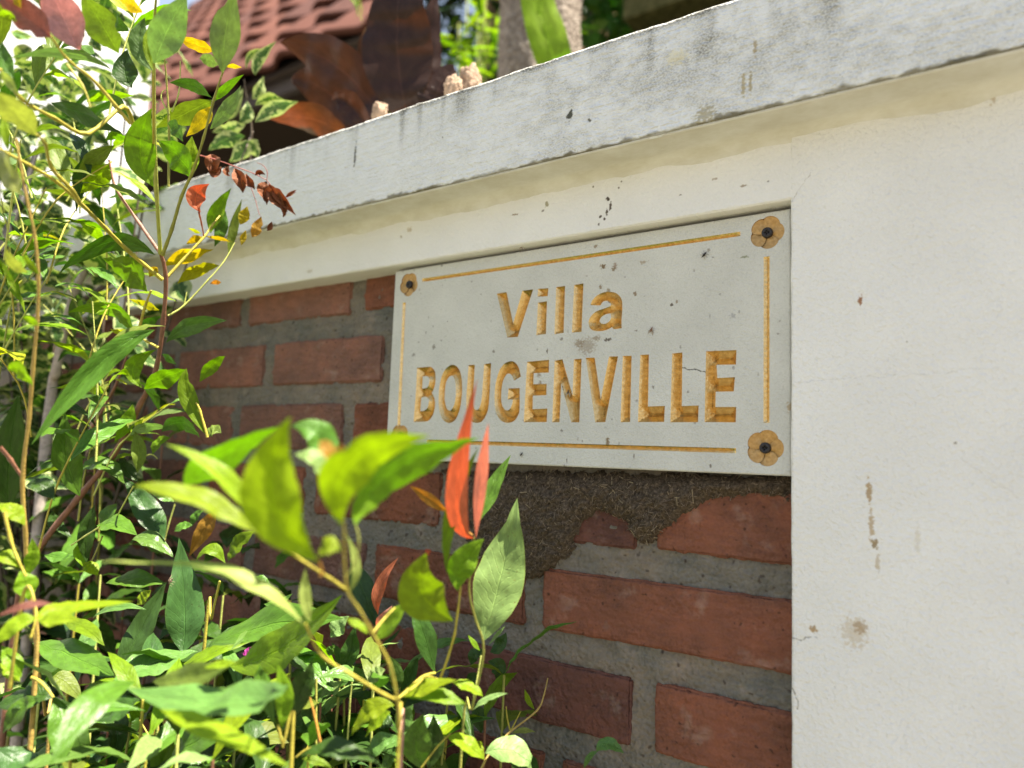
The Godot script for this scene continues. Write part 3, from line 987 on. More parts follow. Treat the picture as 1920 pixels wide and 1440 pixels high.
# crumbly nest of mud and plant fibre packed under the plaque
func build_nest() -> void:
	var nest := thing("insect_nest", "dark crumbly nest of mud and plant fibres packed under the plaque", "insect nest", Vector3(-0.15, -0.235, -0.03))
	var o := nest.position
	var outline := PackedVector2Array()
	outline.append(Vector2(-0.0027, -0.1992))
	outline.append(Vector2(-0.0028, -0.2215))
	outline.append(Vector2(-0.0183, -0.2178))
	outline.append(Vector2(-0.0300, -0.2162))
	outline.append(Vector2(-0.0461, -0.2192))
	outline.append(Vector2(-0.0627, -0.2243))
	outline.append(Vector2(-0.0797, -0.2328))
	outline.append(Vector2(-0.0928, -0.2430))
	outline.append(Vector2(-0.1004, -0.2499))
	outline.append(Vector2(-0.1131, -0.2594))
	outline.append(Vector2(-0.1224, -0.2616))
	outline.append(Vector2(-0.1296, -0.2589))
	outline.append(Vector2(-0.1371, -0.2466))
	outline.append(Vector2(-0.1496, -0.2401))
	outline.append(Vector2(-0.1648, -0.2390))
	outline.append(Vector2(-0.1774, -0.2499))
	outline.append(Vector2(-0.1850, -0.2618))
	outline.append(Vector2(-0.1898, -0.2759))
	outline.append(Vector2(-0.2057, -0.2890))
	outline.append(Vector2(-0.2164, -0.2972))
	outline.append(Vector2(-0.2275, -0.3041))
	outline.append(Vector2(-0.2449, -0.3034))
	outline.append(Vector2(-0.2629, -0.3004))
	outline.append(Vector2(-0.2817, -0.2953))
	outline.append(Vector2(-0.3000, -0.2849))
	outline.append(Vector2(-0.3101, -0.2683))
	outline.append(Vector2(-0.3168, -0.2435))
	outline.append(Vector2(-0.3281, -0.2236))
	outline.append(Vector2(-0.3428, -0.2086))
	var f := noise(60.0, 71, 4)
	var g := noise(260.0, 72, 3)
	var mb := MB.new()
	mb.weld = false
	var nx := 175
	var ny := 80
	var ids := {}
	var heights := {}
	for j in ny + 1:
		for i in nx + 1:
			var q := Vector2(lerpf(-0.35, 0.002, float(i) / nx), lerpf(-0.34, -0.195, float(j) / ny))
			var d := edge_distance(q, [outline])
			if not Geometry2D.is_point_in_polygon(q, outline):
				d = -d
			d += 0.003 * f.get_noise_2d(q.x * 2.0, q.y * 2.0)
			var z := -0.004 + 0.017 * (1.0 - exp(-maxf(d, 0.0) * 160.0)) + minf(d, 0.0) * 2.0
			z += 0.0045 * f.get_noise_2d(q.x, q.y) + 0.0036 * g.get_noise_2d(q.x, q.y)
			heights[Vector2i(i, j)] = [q, z, d]
			if d > -0.004:
				ids[Vector2i(i, j)] = mb.vert(Vector3(q.x, q.y, -0.03 + z) - o, q)
	for j in ny:
		for i in nx:
			var a := Vector2i(i, j)
			var b := Vector2i(i + 1, j)
			var c := Vector2i(i + 1, j + 1)
			var d := Vector2i(i, j + 1)
			if ids.has(a) and ids.has(b) and ids.has(c) and ids.has(d):
				mb.quad(ids[a], ids[d], ids[c], ids[b])
	part("nest_mass", mb.done(), mats.nest, nest)
	# loose straws
	var straw := BoxMesh.new()
	straw.size = Vector3(1, 1, 1)
	var mm := MultiMesh.new()
	mm.transform_format = MultiMesh.TRANSFORM_3D
	mm.use_colors = true
	mm.mesh = straw
	var places := []
	var colors := []
	while places.size() < 4200:
		var i := rng.randi() % nx
		var j := rng.randi() % ny
		var here: Array = heights[Vector2i(i, j)]
		if here[2] < 0.0003:
			continue
		var long := rng.randf_range(0.0015, 0.006)
		var fat := rng.randf_range(0.0002, 0.00045)
		var tone := rng.randf()
		var col := Color(0.05, 0.04, 0.03).lerp(Color(0.27, 0.205, 0.145), tone * tone)
		if rng.randf() < 0.012:
			long = rng.randf_range(0.006, 0.012)
			fat = rng.randf_range(0.0003, 0.0006)
			col = Color(0.34, 0.27, 0.17)
		var turn := Basis(Vector3(rng.randf_range(-1, 1), rng.randf_range(-1, 1), rng.randf_range(-1, 1)).normalized(), rng.randf() * TAU)
		turn = Basis(Vector3(0, 0, 1), rng.randf() * TAU) * Basis(Vector3(0, 1, 0), rng.randf_range(-0.7, 0.7))
		var q: Vector2 = here[0] + Vector2(rng.randf_range(-0.001, 0.001), rng.randf_range(-0.001, 0.001))
		places.append(Transform3D(turn * Basis.from_scale(Vector3(long, fat, fat)), Vector3(q.x, q.y, -0.03 + here[1] + rng.randf_range(-0.0003, 0.0009)) - o))
		colors.append(col)
	mm.instance_count = places.size()
	for i in places.size():
		mm.set_instance_transform(i, places[i])
		mm.set_instance_color(i, colors[i])
	var mi := MultiMeshInstance3D.new()
	mi.name = "straw"
	mi.multimesh = mm
	var sm := mat_plain(Color.WHITE, 0.85, 0.3)
	sm.vertex_color_use_as_albedo = true
	mi.material_override = sm
	mi.set_meta("kind", "stuff")
	nest.add_child(mi, true)

func insect(label: String, at: Vector3, size: float, turn: float, c: Material, wing := false, called := "dead_insect") -> void:
	var o := thing(called, label, called.replace("dead_", ""), at, "dead insects on the plaque" if called == "dead_insect" else "")
	o.rotation = Vector3(0, 0, turn)
	var body := MB.new()
	body.weld = false
	for j in 10:
		var s := j / 9.0
		var r := size * 0.16 * sin(PI * clampf(s, 0.02, 0.98)) * (0.65 + 0.5 * absf(cos(s * 7.0)))
		for k in 8:
			var a := TAU * k / 8
			body.vert(Vector3((s - 0.5) * size, cos(a) * r, size * 0.14 + sin(a) * r))
	for j in 9:
		for k in 8:
			body.quad(j * 8 + k, j * 8 + (k + 1) % 8, (j + 1) * 8 + (k + 1) % 8, (j + 1) * 8 + k)
	part("body", body.done(), c, o)
	for k in 6:
		var side := -1.0 if k < 3 else 1.0
		var x := (k % 3 - 1) * size * 0.16
		part("leg", tube([Vector3(x, 0, size * 0.14), Vector3(x * 1.6, side * size * 0.25, size * 0.22), Vector3(x * 2.4, side * size * 0.5, 0.0)], size * 0.018, size * 0.012, 5), c, o)
	if wing:
		for side in [-1.0, 1.0]:
			part("wing", leaf_mesh(Vector3(0, 0, size * 0.2), Vector3(-size * 0.4, side * size * 0.3, size * 0.2), Vector3(-size * 0.95, side * size * 0.45, size * 0.12), Vector3(0, 0, 1), size * 0.35, 0, [], 5), mats.wing, o)

func wall_leaf(q: Node3D, b: Vector3, m: Vector3, t: Vector3, n: Vector3, w: float, mat: Material, fold := 10.0, blunt := 0.62, called := "leaf") -> void:
	part(called, leaf_mesh(b, m, t, n.normalized(), w, fold, [], rng.randi() % 1000, 18, blunt), mat, q, b - q.position)

func build_plants() -> void:
	bases = {
		"main": thing("shrub", "tall shrub with a brown main stem reaching above the coping", "shrub", V(-6300, -13500, 1600), "shrubs in front of the wall"),
		"edge": thing("shrub", "shrub with blurred yellow stems and a pink young leaf at the left edge", "shrub", V(-4300, -13500, 3300), "shrubs in front of the wall"),
		"low": thing("shrub", "low dense shrub with large dark green leaves in front of the bricks", "shrub", V(-4000, -13500, 1800), "shrubs in front of the wall"),
		"front": thing("shrub", "blurred sprig of broad lime green leaves nearest the camera", "shrub", V(-1400, -13500, 3000), "shrubs in front of the wall"),
		"bottom": thing("shrub", "low leafy shoots crowding the bottom edge under the blurred lime sprig", "shrub", V(-3000, -13500, 1400), "shrubs in front of the wall"),
		"right": thing("shrub", "slender sprig with an upright orange-red leaf just below the plaque", "shrub", V(-1900, -13500, 1900), "shrubs in front of the wall"),
		"var": thing("variegated_shrub", "variegated shrub with cream-edged leaves and grey bark by the coping", "shrub", V(-9500, -13500, 1000)),
		"twig": thing("dried_twig", "dried reddish twig with shrivelled brown leaves in front of the coping", "twig", V(-4902, 766, 1737)),
	}
	st("main", "bark", 37, 15, [V(-6703, -13500, 1772), V(-7065, -8840, 1926), V(-7105, -4180, 1943), V(-6847, -3347, 2000), V(-6597, -3008, 2002), V(-6129, -2463, 1876), V(-5729, -2039, 1784), V(-5410, -1581, 1752), V(-5166, -1239, 1759), V(-4994, -815, 1826), V(-4857, -455, 1911), V(-4786, -249, 2023)])
	st("main", "yellowgreen", 18, 7, [V(-4783, -277, 2017), V(-4460, 185, 2277), V(-4115, 931, 2556), V(-3761, 1143, 2763), V(-3403, 1197, 2947)])
	st("main", "olivegreen", 16, 6, [V(-4768, -286, 2006), V(-4491, -123, 2097), V(-4214, 76, 2193), V(-3930, 215, 2276), V(-3657, 386, 2371), V(-3395, 560, 2474), V(-3140, 665, 2574)])
	st("main", "pinkbrown", 16, 8, [V(-4787, -268, 2021), V(-4901, -31, 2161), V(-5006, 196, 2294), V(-5024, 291, 2349), V(-5027, 487, 2405)])
	st("main", "yellowstem", 14, 7, [V(-4942, -444, 1863), V(-4897, -235, 1734), V(-4834, -5, 1595), V(-4848, 152, 1501), V(-4885, 261, 1418)])
	st("main", "yellowstem", 18, 8, [V(-4778, -500, 1986), V(-4702, -342, 2339), V(-4522, -263, 2608), V(-4289, -247, 2832), V(-4029, -265, 3033), V(-3825, -233, 3279), V(-3618, -252, 3518), V(-3407, -284, 3751)])
	st("main", "yellowstem", 15, 8, [V(-5157, -923, 1955), V(-5005, -724, 1996), V(-4861, -601, 2032)])
	st("main", "limestem", 10, 4, [V(-4936, -779, 1817), V(-4885, -668, 1703), V(-4767, -411, 1559), V(-4708, -215, 1450), V(-4687, -16, 1367)])
	st("main", "limestem", 7, 4, [V(-4909, -663, 1689), V(-4885, -541, 1688)])
	st("main", "yellowstem", 13, 6, [V(-5015, -1070, 1837), V(-5101, -1016, 1904), V(-5151, -980, 1944)])
	st("main", "yellowstem", 10, 5, [V(-4036, 270, 2542), V(-3740, 383, 2716), V(-3444, 578, 2900)])
	st("main", "olivegreen", 12, 5, [V(-4519, 241, 2141), V(-4439, 708, 2223), V(-4382, 1075, 2311), V(-4329, 1216, 2372)])
	st("main", "limestem", 7, 3, [V(-4309, 759, 2303), V(-4356, 888, 2351), V(-4347, 945, 2352), V(-4321, 964, 2336)])
	st("main", "limestem", 7, 3, [V(-4291, 782, 2292), V(-4240, 937, 2275), V(-4223, 1133, 2288), V(-4222, 1199, 2295)])
	st("main", "bark", 19, 9, [V(-6681, -1989, 1668), V(-6398, -1727, 1665), V(-6082, -1351, 1652), V(-5843, -1043, 1686)])
	st("main", "yellowstem", 12, 6, [V(-4308, -1864, 1733), V(-4353, -1641, 1793), V(-4377, -1575, 1818)])
	st("main", "limestem", 7, 5, [V(-4635, -2290, 2157), V(-4805, -2445, 2135), V(-4965, -2582, 2108)])
	st("main", "limestem", 7, 5, [V(-4870, -2631, 2281), V(-5075, -2722, 2291), V(-5280, -2816, 2300)])
	st("main", "olivegreen", 8, 5, [V(-5062, -2730, 2158), V(-5102, -2844, 2172), V(-5142, -2945, 2188)])
	st("main", "limestem", 9, 6, [V(-5219, -2494, 1437), V(-5274, -2696, 1451), V(-5316, -2883, 1458)])
	st("main", "redstem", 8, 5, [V(-4314, 34, 1971), V(-4481, -4, 1838), V(-4651, -48, 1707)])
	st("main", "limestem", 9, 4, [V(-5536, -2054, 1591), V(-5481, -2036, 1555), V(-5440, -2075, 1521)])
	st("edge", "brownyellow", 16, 6, [V(-4157, -13500, 3159), V(-4029, -8618, 3032), V(-4015, -3736, 3018), V(-3958, -2889, 3156), V(-3887, -2537, 3223), V(-3827, -2194, 3296), V(-3713, -1792, 3339), V(-3619, -1499, 3383), V(-3523, -1213, 3424), V(-3444, -968, 3472), V(-3389, -731, 3537), V(-3355, -533, 3611), V(-3329, -220, 3705)])
	st("edge", "bark", 14, 9, [V(-3914, -1991, 3407), V(-3918, -2070, 3339), V(-3922, -2172, 3267)])
	st("edge", "yellowstem", 12, 6, [V(-3579, 238, 2954), V(-3526, 395, 3222), V(-3418, 407, 3434), V(-3257, 429, 3611)])
	st("edge", "yellowstem", 15, 8, [V(-4058, 445, 2702), V(-3860, 463, 2884), V(-3800, 154, 3123), V(-3710, 139, 3378), V(-3587, 131, 3610), V(-3394, 174, 3798)])
	st("edge", "yellowstem", 15, 7, [V(-3879, -319, 3096), V(-3683, -307, 3236), V(-3544, -250, 3422), V(-3328, -193, 3553), V(-3123, -233, 3681)])
	st("edge", "yellowstem", 7, 4, [V(-3397, 372, 3456), V(-3320, 245, 3386), V(-3283, 116, 3345)])
	st("edge", "yellowstem", 11, 5, [V(-3677, -3432, 3309), V(-3548, -2907, 3344), V(-3450, -2800, 3350), V(-3366, -2943, 3334), V(-3339, -3070, 3361)])
	st("edge", "brownyellow", 14, 8, [V(-4563, -13500, 2920), V(-4800, -8888, 2577), V(-4826, -4276, 2539), V(-4614, -3958, 2675), V(-4447, -3282, 2886)])
	st("edge", "yellowstem", 12, 7, [V(-4014, -3493, 3047), V(-3907, -3509, 3032), V(-3792, -3582, 3003)])
	st("edge", "yellowstem", 11, 7, [V(-3674, -2378, 3436), V(-3647, -2537, 3398), V(-3623, -2631, 3370), V(-3579, -2757, 3323)])
	st("var", "greybark", 50, 24, [V(-7765, 52, 2190), V(-7762, 464, 2116), V(-7781, 706, 2035), V(-7825, 1012, 1981), V(-7836, 1388, 1912)])
	st("var", "palebark", 69, 32, [V(-9100, -13500, 1075), V(-8740, -7633, 1142), V(-8700, -1767, 1150), V(-8512, -1102, 1198), V(-8299, -448, 1226), V(-8123, -99, 1243), V(-7880, 214, 1209), V(-7677, 359, 1182)])
	st("var", "darkbark", 34, 18, [V(-8060, -184, 1140), V(-7895, -46, 1040), V(-7719, 92, 933)])
	st("var", "darkbark", 12, 6, [V(-6958, 1723, -262), V(-6862, 2259, -182), V(-6851, 2644, -61), V(-6810, 2818, 14)])
	st("var", "darkbark", 12, 6, [V(-6909, 2246, -233), V(-6816, 1516, 43), V(-6742, 788, 331)])
	st("front", "yellowstem", 9, 4, [V(-1379, -13500, 2688), V(-1359, -8618, 2408), V(-1357, -3736, 2376), V(-1269, -3316, 2476), V(-1209, -3157, 2562), V(-1172, -2956, 2670), V(-1166, -2796, 2795), V(-1148, -2666, 2907), V(-1124, -2561, 3012), V(-1063, -2411, 3097), V(-992, -2285, 3172), V(-927, -2199, 3246)])
	st("front", "yellowstem", 7, 5, [V(-1379, -2624, 2774), V(-1387, -2554, 2881), V(-1409, -2482, 2997), V(-1467, -2378, 3143), V(-1468, -2323, 3243)])
	st("front", "limestem", 4, 4, [V(-1192, -2257, 2934), V(-1201, -2346, 2888), V(-1239, -2451, 2861), V(-1304, -2534, 2856)])
	st("front", "yellowstem", 8, 5, [V(-1336, -3216, 2425), V(-1348, -3171, 2513), V(-1434, -3059, 2661), V(-1505, -2954, 2798), V(-1503, -2835, 2885), V(-1472, -2770, 2945)])
	st("front", "orangestem", 6, 5, [V(-1093, -2403, 3214), V(-1240, -2492, 3061), V(-1409, -2539, 2929)])
	st("front", "yellowstem", 6, 4, [V(-1428, -2870, 2533), V(-1453, -2822, 2434), V(-1476, -2784, 2332)])
	st("right", "olivegreen", 10, 4, [V(-1813, -13500, 1636), V(-1735, -8759, 1399), V(-1726, -4019, 1373), V(-1596, -3568, 1439), V(-1472, -3173, 1503), V(-1454, -2964, 1618), V(-1432, -2775, 1728), V(-1365, -2594, 1805), V(-1295, -2418, 1880)])
	st("right", "yellowstem", 9, 5, [V(-1683, -3352, 1670), V(-1588, -3185, 1716), V(-1503, -3028, 1768), V(-1436, -2881, 1830), V(-1368, -2708, 1896)])
	st("right", "yellowstem", 7, 5, [V(-1683, -3352, 1670), V(-1615, -3271, 1878), V(-1531, -3264, 2065), V(-1471, -3272, 2268)])
	st("right", "limestem", 7, 5, [V(-1649, -3597, 1370), V(-1663, -3508, 1329), V(-1652, -3273, 1289)])
	st("right", "brownyellow", 8, 4, [V(-1741, -4082, 1130), V(-1733, -3981, 1013), V(-1681, -3884, 866), V(-1577, -3760, 684), V(-1587, -3675, 579), V(-1616, -3586, 487)])
	st("right", "yellowstem", 6, 4, [V(-1798, -3959, 693), V(-1815, -3854, 718), V(-1819, -3776, 730)])
	st("right", "yellowstem", 5, 3, [V(-1798, -3959, 693), V(-1764, -3879, 679), V(-1733, -3807, 666)])
	st("right", "orangestem", 5, 3, [V(-1469, -2281, 1897), V(-1387, -2354, 1891), V(-1303, -2403, 1887)])
	st("low", "yellowstem", 13, 7, [V(-3068, -13500, 2111), V(-2230, -8662, 2392), V(-2137, -3824, 2423), V(-2169, -3643, 2468), V(-2186, -3522, 2495)])
	st("low", "orangestem", 8, 4, [V(-2148, -3709, 2199), V(-2175, -3532, 2240), V(-2198, -3415, 2270)])
	st("low", "yellowstem", 8, 5, [V(-2148, -3709, 2199), V(-2220, -3735, 2246), V(-2274, -3785, 2278)])
	st("low", "limestem", 8, 4, [V(-3248, -13500, 1729), V(-2570, -8799, 1665), V(-2495, -4097, 1658), V(-2463, -3697, 1685), V(-2443, -3514, 1693)])
	st("low", "yellowstem", 14, 8, [V(-4006, -13500, 1804), V(-4012, -8532, 1808), V(-4013, -3564, 1808), V(-3865, -3277, 1863), V(-3711, -2967, 1916)])
	st("low", "yellowstem", 10, 5, [V(-4005, -13500, 1942), V(-4010, -8903, 2070), V(-4010, -4307, 2084), V(-4171, -4206, 2087), V(-4344, -4085, 2101)])
	st("low", "ochrestem", 8, 5, [V(-4139, -13500, 1907), V(-4264, -8960, 2003), V(-4278, -4421, 2013), V(-4218, -4224, 1995), V(-4124, -4034, 1952)])
	st("low", "olivegreen", 12, 7, [V(-3997, -13500, 1937), V(-3994, -8899, 2060), V(-3994, -4298, 2074), V(-3939, -4120, 2057), V(-3892, -3978, 2042)])
	st("low", "pinkbrown", 11, 6, [V(-2847, -13500, 1891), V(-1809, -8689, 1972), V(-1693, -3877, 1981), V(-1584, -3539, 2130), V(-1478, -3278, 2272)])
	st("low", "yellowstem", 10, 4, [V(-1843, -3369, 1535), V(-1710, -3309, 1817), V(-1621, -3345, 2119)])
	st("low", "yellowstem", 6, 3, [V(-1795, -3907, 1680), V(-1708, -3770, 1636), V(-1637, -3683, 1597)])
	st("twig", "redtwig", 7, 3, [V(-4902, 766, 1737), V(-4786, 744, 1591), V(-4667, 700, 1441), V(-4567, 660, 1304), V(-4507, 618, 1195)])
	st("twig", "redtwig", 4, 2, [V(-4507, 618, 1195), V(-4501, 699, 1201), V(-4532, 759, 1231), V(-4578, 782, 1265)])
	st("twig", "redtwig", 3, 2, [V(-4635, 551, 1277), V(-4604, 441, 1242), V(-4578, 310, 1208), V(-4567, 280, 1196)])
	st("twig", "redtwig", 4, 2, [V(-4507, 618, 1195), V(-4447, 534, 1143), V(-4365, 461, 1076), V(-4280, 516, 1023)])
	lf("edge", "pink", V(-3435, 514, 3378), V(-3409, 666, 3501), V(-3387, 876, 3634), Vector3(787, -423, 449), 248)
	lf("edge", "redbrown", V(-3254, 423, 3608), V(-3309, 506, 3718), V(-3430, 660, 3884), Vector3(623, -351, 699), 190, 22, [-1, 0.34, 0.46])
	lf("edge", "red", V(-3428, 519, 3373), V(-3436, 602, 3389), V(-3447, 693, 3408), Vector3(756, -48, 653), 39)
	lf("edge", "limepale", V(-3125, -234, 3682), V(-3045, -178, 3817), V(-2960, -146, 3946), Vector3(481, -877, -6), 181, 22, [-1, 0.32, 0.43])
	lf("edge", "limepale", V(-3185, -363, 3831), V(-3033, -514, 3829), V(-2861, -679, 3811), Vector3(88, 24, 996), 153, 22, [-1, 0.6, 0.32])
	lf("edge", "green", V(-3662, 263, 3630), V(-3706, 383, 3675), V(-3716, 497, 3696), Vector3(676, -54, 735), 96)
	lf("edge", "palegreen", V(-3674, 600, 3065), V(-3713, 601, 3338), V(-3805, 444, 3629), Vector3(604, -793, -79), 79)
	lf("edge", "lime", V(-3143, -368, 3801), V(-3152, -275, 3819), V(-3161, -159, 3840), Vector3(830, -31, 557), 52)
	lf("edge", "limepale", V(-3394, 159, 3797), V(-3358, 114, 3766), V(-3304, 18, 3716), Vector3(324, -306, 895), 66)
	lf("edge", "limepale", V(-3294, -988, 3586), V(-3243, -961, 3676), V(-3170, -907, 3754), Vector3(536, -844, 10), 73, 22, [1, 0.33, 0.37])
	lf("edge", "lime", V(-3238, -993, 3546), V(-3280, -934, 3583), V(-3316, -867, 3616), Vector3(402, -244, 882), 57)
	lf("edge", "lime", V(-3252, -1283, 3520), V(-3283, -1254, 3545), V(-3327, -1240, 3577), Vector3(270, -574, 773), 65, 22, [1, 0.38, 0.34])
	lf("edge", "lime", V(-3348, -1104, 3609), V(-3383, -1014, 3645), V(-3418, -909, 3682), Vector3(604, -81, 793), 34)
	lf("edge", "lime", V(-3398, -1628, 3458), V(-3460, -1529, 3513), V(-3518, -1539, 3553), Vector3(303, -477, 825), 114)
	lf("edge", "lime", V(-3311, 452, 3774), V(-3347, 488, 3804), V(-3398, 471, 3838), Vector3(203, -827, 524), 73)
	lf("edge", "yellow", V(-3283, 529, 3764), V(-3301, 574, 3782), V(-3319, 604, 3799), Vector3(395, -220, 892), 62)
	lf("edge", "dark", V(-4342, -2455, 3160), V(-4153, -2060, 3259), V(-3921, -1636, 3333), Vector3(821, -486, 301), 204)
	lf("edge", "lime", V(-3685, -2465, 3310), V(-3749, -2378, 3367), V(-3829, -2341, 3427), Vector3(726, 658, 198), 115)
	lf("edge", "lime", V(-3606, -2710, 3347), V(-3663, -2649, 3395), V(-3735, -2644, 3447), Vector3(599, 748, 284), 106)
	lf("edge", "limegreen", V(-3799, -2794, 3228), V(-3768, -2676, 3220), V(-3765, -2550, 3233), Vector3(898, -136, 418), 93, 22, [-1, 0.64, 0.45])
	lf("edge", "dark", V(-4239, -2251, 3112), V(-4150, -2256, 3049), V(-4077, -2353, 2986), Vector3(658, 700, 278), 154)
	lf("edge", "limegreen", V(-3677, -2922, 3249), V(-3695, -2825, 3273), V(-3719, -2744, 3300), Vector3(975, 205, 91), 146)
	lf("edge", "lime", V(-3071, -2934, 3436), V(-3058, -2894, 3308), V(-2850, -2843, 3045), Vector3(231, 910, 345), 212, 22, [1, 0.55, 0.6])
	lf("edge", "lime", V(-3077, -2927, 3440), V(-2999, -2909, 3388), V(-2891, -2912, 3312), Vector3(319, 770, 552), 113)
	lf("edge", "lime", V(-3197, -2937, 3401), V(-3236, -2966, 3486), V(-3278, -3067, 3565), Vector3(472, 564, 678), 119)
	lf("edge", "redbrown", V(-2789, -2785, 3501), V(-2847, -2786, 3603), V(-2925, -2841, 3713), Vector3(785, 245, 569), 41)
	lf("edge", "limegreen", V(-3731, -3398, 3228), V(-3775, -3302, 3271), V(-3826, -3206, 3319), Vector3(902, 431, 39), 115)
	lf("edge", "lime", V(-3952, -3343, 3268), V(-3898, -3399, 3223), V(-3852, -3464, 3183), Vector3(795, 601, 80), 93)
	lf("edge", "green", V(-3870, -3595, 3056), V(-3971, -3676, 3117), V(-4066, -3826, 3166), Vector3(197, 280, 940), 156)
	lf("edge", "dark", V(-3902, -3618, 2953), V(-4046, -3616, 3055), V(-4214, -3710, 3161), Vector3(210, 738, 641), 226, 22, [1, 0.59, 0.56])
	lf("edge", "green", V(-3682, -3544, 3053), V(-3531, -3707, 3050), V(-3448, -3909, 3090), Vector3(789, 536, 299), 173)
	lf("edge", "dark", V(-3895, -3614, 2949), V(-3793, -3822, 2851), V(-3758, -4091, 2793), Vector3(964, 255, 70), 166)
	lf("edge", "bluegreen", V(-3871, -3837, 3273), V(-3752, -3921, 3179), V(-3632, -3957, 3090), Vector3(565, 796, 216), 197)
	lf("main", "olive", V(-3633, 715, 3050), V(-3572, 825, 3205), V(-3518, 948, 3367), Vector3(630, -717, 300), 227, 22, [1, 0.39, 0.4])
	lf("main", "green", V(-4301, 1325, 2858), V(-4236, 1272, 2805), V(-4162, 1204, 2745), Vector3(120, -599, 791), 137)
	lf("main", "yellow", V(-3681, 1116, 2888), V(-3754, 1174, 2946), V(-3838, 1227, 3011), Vector3(103, -672, 734), 109)
	lf("main", "palegreen", V(-3437, 655, 2905), V(-3261, 825, 2925), V(-3055, 1026, 2927), Vector3(643, -684, 345), 242)
	lf("main", "dullgreen", V(-3735, 758, 2758), V(-3805, 938, 2830), V(-3768, 1141, 2829), Vector3(734, -61, 677), 158, 22, [1, 0.49, 0.41])
	lf("main", "lime", V(-3538, 652, 2853), V(-3568, 822, 2894), V(-3552, 970, 2902), Vector3(776, -62, 627), 61)
	lf("main", "yellow", V(-3983, 1302, 2139), V(-4103, 1340, 2229), V(-4231, 1394, 2326), Vector3(150, -791, 593), 130)
	lf("main", "palegreen", V(-3054, 609, 2630), V(-2942, 821, 2700), V(-2788, 1064, 2744), Vector3(727, -534, 432), 206, 22, [-1, 0.82, 0.44])
	lf("main", "palegreen", V(-3252, 767, 2542), V(-3305, 797, 2584), V(-3363, 804, 2626), Vector3(165, -797, 581), 113)
	lf("main", "yellow", V(-3562, 961, 2293), V(-3516, 969, 2261), V(-3462, 961, 2222), Vector3(291, -859, 421), 43)
	lf("main", "green", V(-3657, 724, 2330), V(-3771, 810, 2422), V(-3922, 824, 2529), Vector3(168, -773, 612), 118)
	lf("main", "olive", V(-4187, 987, 1999), V(-4366, 878, 2111), V(-4611, 726, 2265), Vector3(571, -813, 114), 227)
	lf("main", "yellow", V(-3748, 704, 2270), V(-3820, 592, 2306), V(-3921, 458, 2361), Vector3(834, -528, 161), 127)
	lf("main", "palegreen", V(-4037, 652, 2098), V(-3920, 820, 2036), V(-3816, 1021, 1987), Vector3(866, -464, 184), 127)
	lf("main", "limegreen", V(-3999, 882, 2099), V(-3924, 994, 2060), V(-3795, 1109, 1984), Vector3(773, -616, 154), 83)
	lf("main", "limegreen", V(-3993, 180, 2255), V(-4062, 335, 2322), V(-4193, 456, 2429), Vector3(366, -294, 883), 233)
	lf("main", "lime", V(-4076, 228, 2196), V(-4081, 378, 2218), V(-4067, 550, 2229), Vector3(816, -82, 572), 140)
	lf("main", "dullgreen", V(-3944, 421, 2372), V(-3983, 523, 2413), V(-4034, 552, 2452), Vector3(227, -387, 894), 138, 22, [1, 0.5, 0.48])
	lf("main", "limegreen", V(-4044, 26, 2518), V(-4022, 267, 2655), V(-3843, 534, 2684), Vector3(779, -451, 434), 241)
	lf("main", "dark", V(-4059, 724, 2736), V(-4097, 842, 2778), V(-4075, 1013, 2784), Vector3(810, -49, 585), 192)
	lf("main", "lime", V(-5173, 977, 2569), V(-5030, 1041, 2476), V(-4832, 1044, 2337), Vector3(396, -854, 337), 106)
	lf("main", "dark", V(-5104, 822, 2870), V(-4891, 734, 2709), V(-4635, 593, 2511), Vector3(177, -707, 685), 179)
	lf("main", "olive", V(-4885, 574, 2439), V(-5036, 455, 2531), V(-5151, 326, 2596), Vector3(719, -679, 148), 147)
	lf("main", "lime", V(-5018, 464, 2396), V(-5106, 346, 2444), V(-5242, 191, 2521), Vector3(795, -591, 136), 184)
	lf("main", "green", V(-4560, 705, 2472), V(-4638, 821, 2541), V(-4733, 926, 2621), Vector3(215, -424, 879), 121)
	lf("main", "limegreen", V(-4791, 612, 2377), V(-4863, 665, 2435), V(-4949, 605, 2488), Vector3(336, -839, 429), 108)
	lf("main", "red", V(-4306, 37, 1966), V(-4330, 171, 1999), V(-4235, 276, 1945), Vector3(882, -228, 412), 170)
	lf("main", "green", V(-4729, -312, 2098), V(-4894, -264, 2404), V(-5085, -576, 2684), Vector3(690, -717, 96), 210)
	lf("main", "limegreen", V(-4883, -608, 2046), V(-5012, -433, 2159), V(-5195, -337, 2300), Vector3(238, -503, 831), 311, 22, [1, 0.78, 0.38])
	lf("main", "yellow", V(-5246, -266, 1730), V(-5062, -146, 1615), V(-4849, -86, 1473), Vector3(514, -832, 210), 180)
	lf("main", "yellow", V(-5003, -341, 1918), V(-5033, -378, 1935), V(-5065, -440, 1950), Vector3(857, -473, 206), 89)
	lf("main", "limeyellow", V(-4812, -235, 1428), V(-4983, -280, 1543), V(-5142, -425, 1637), Vector3(575, -797, 184), 170)
	lf("main", "yellow", V(-4929, 23, 1542), V(-4996, 1, 1587), V(-5065, -46, 1629), Vector3(575, -763, 296), 96)
	lf("main", "yellow", V(-5009, 58, 1480), V(-4900, 50, 1402), V(-4791, 17, 1321), Vector3(275, -769, 577), 49)
	lf("main", "limeyellow", V(-5035, 89, 1502), V(-5086, 112, 1541), V(-5138, 138, 1580), Vector3(207, -686, 697), 46)
	lf("main", "limegreen", V(-4961, 92, 1450), V(-4914, 297, 1442), V(-4787, 532, 1382), Vector3(905, -314, 288), 151)
	lf("main", "green", V(-5024, -6, 1359), V(-4965, 176, 1341), V(-4929, 346, 1336), Vector3(903, -218, 371), 125)
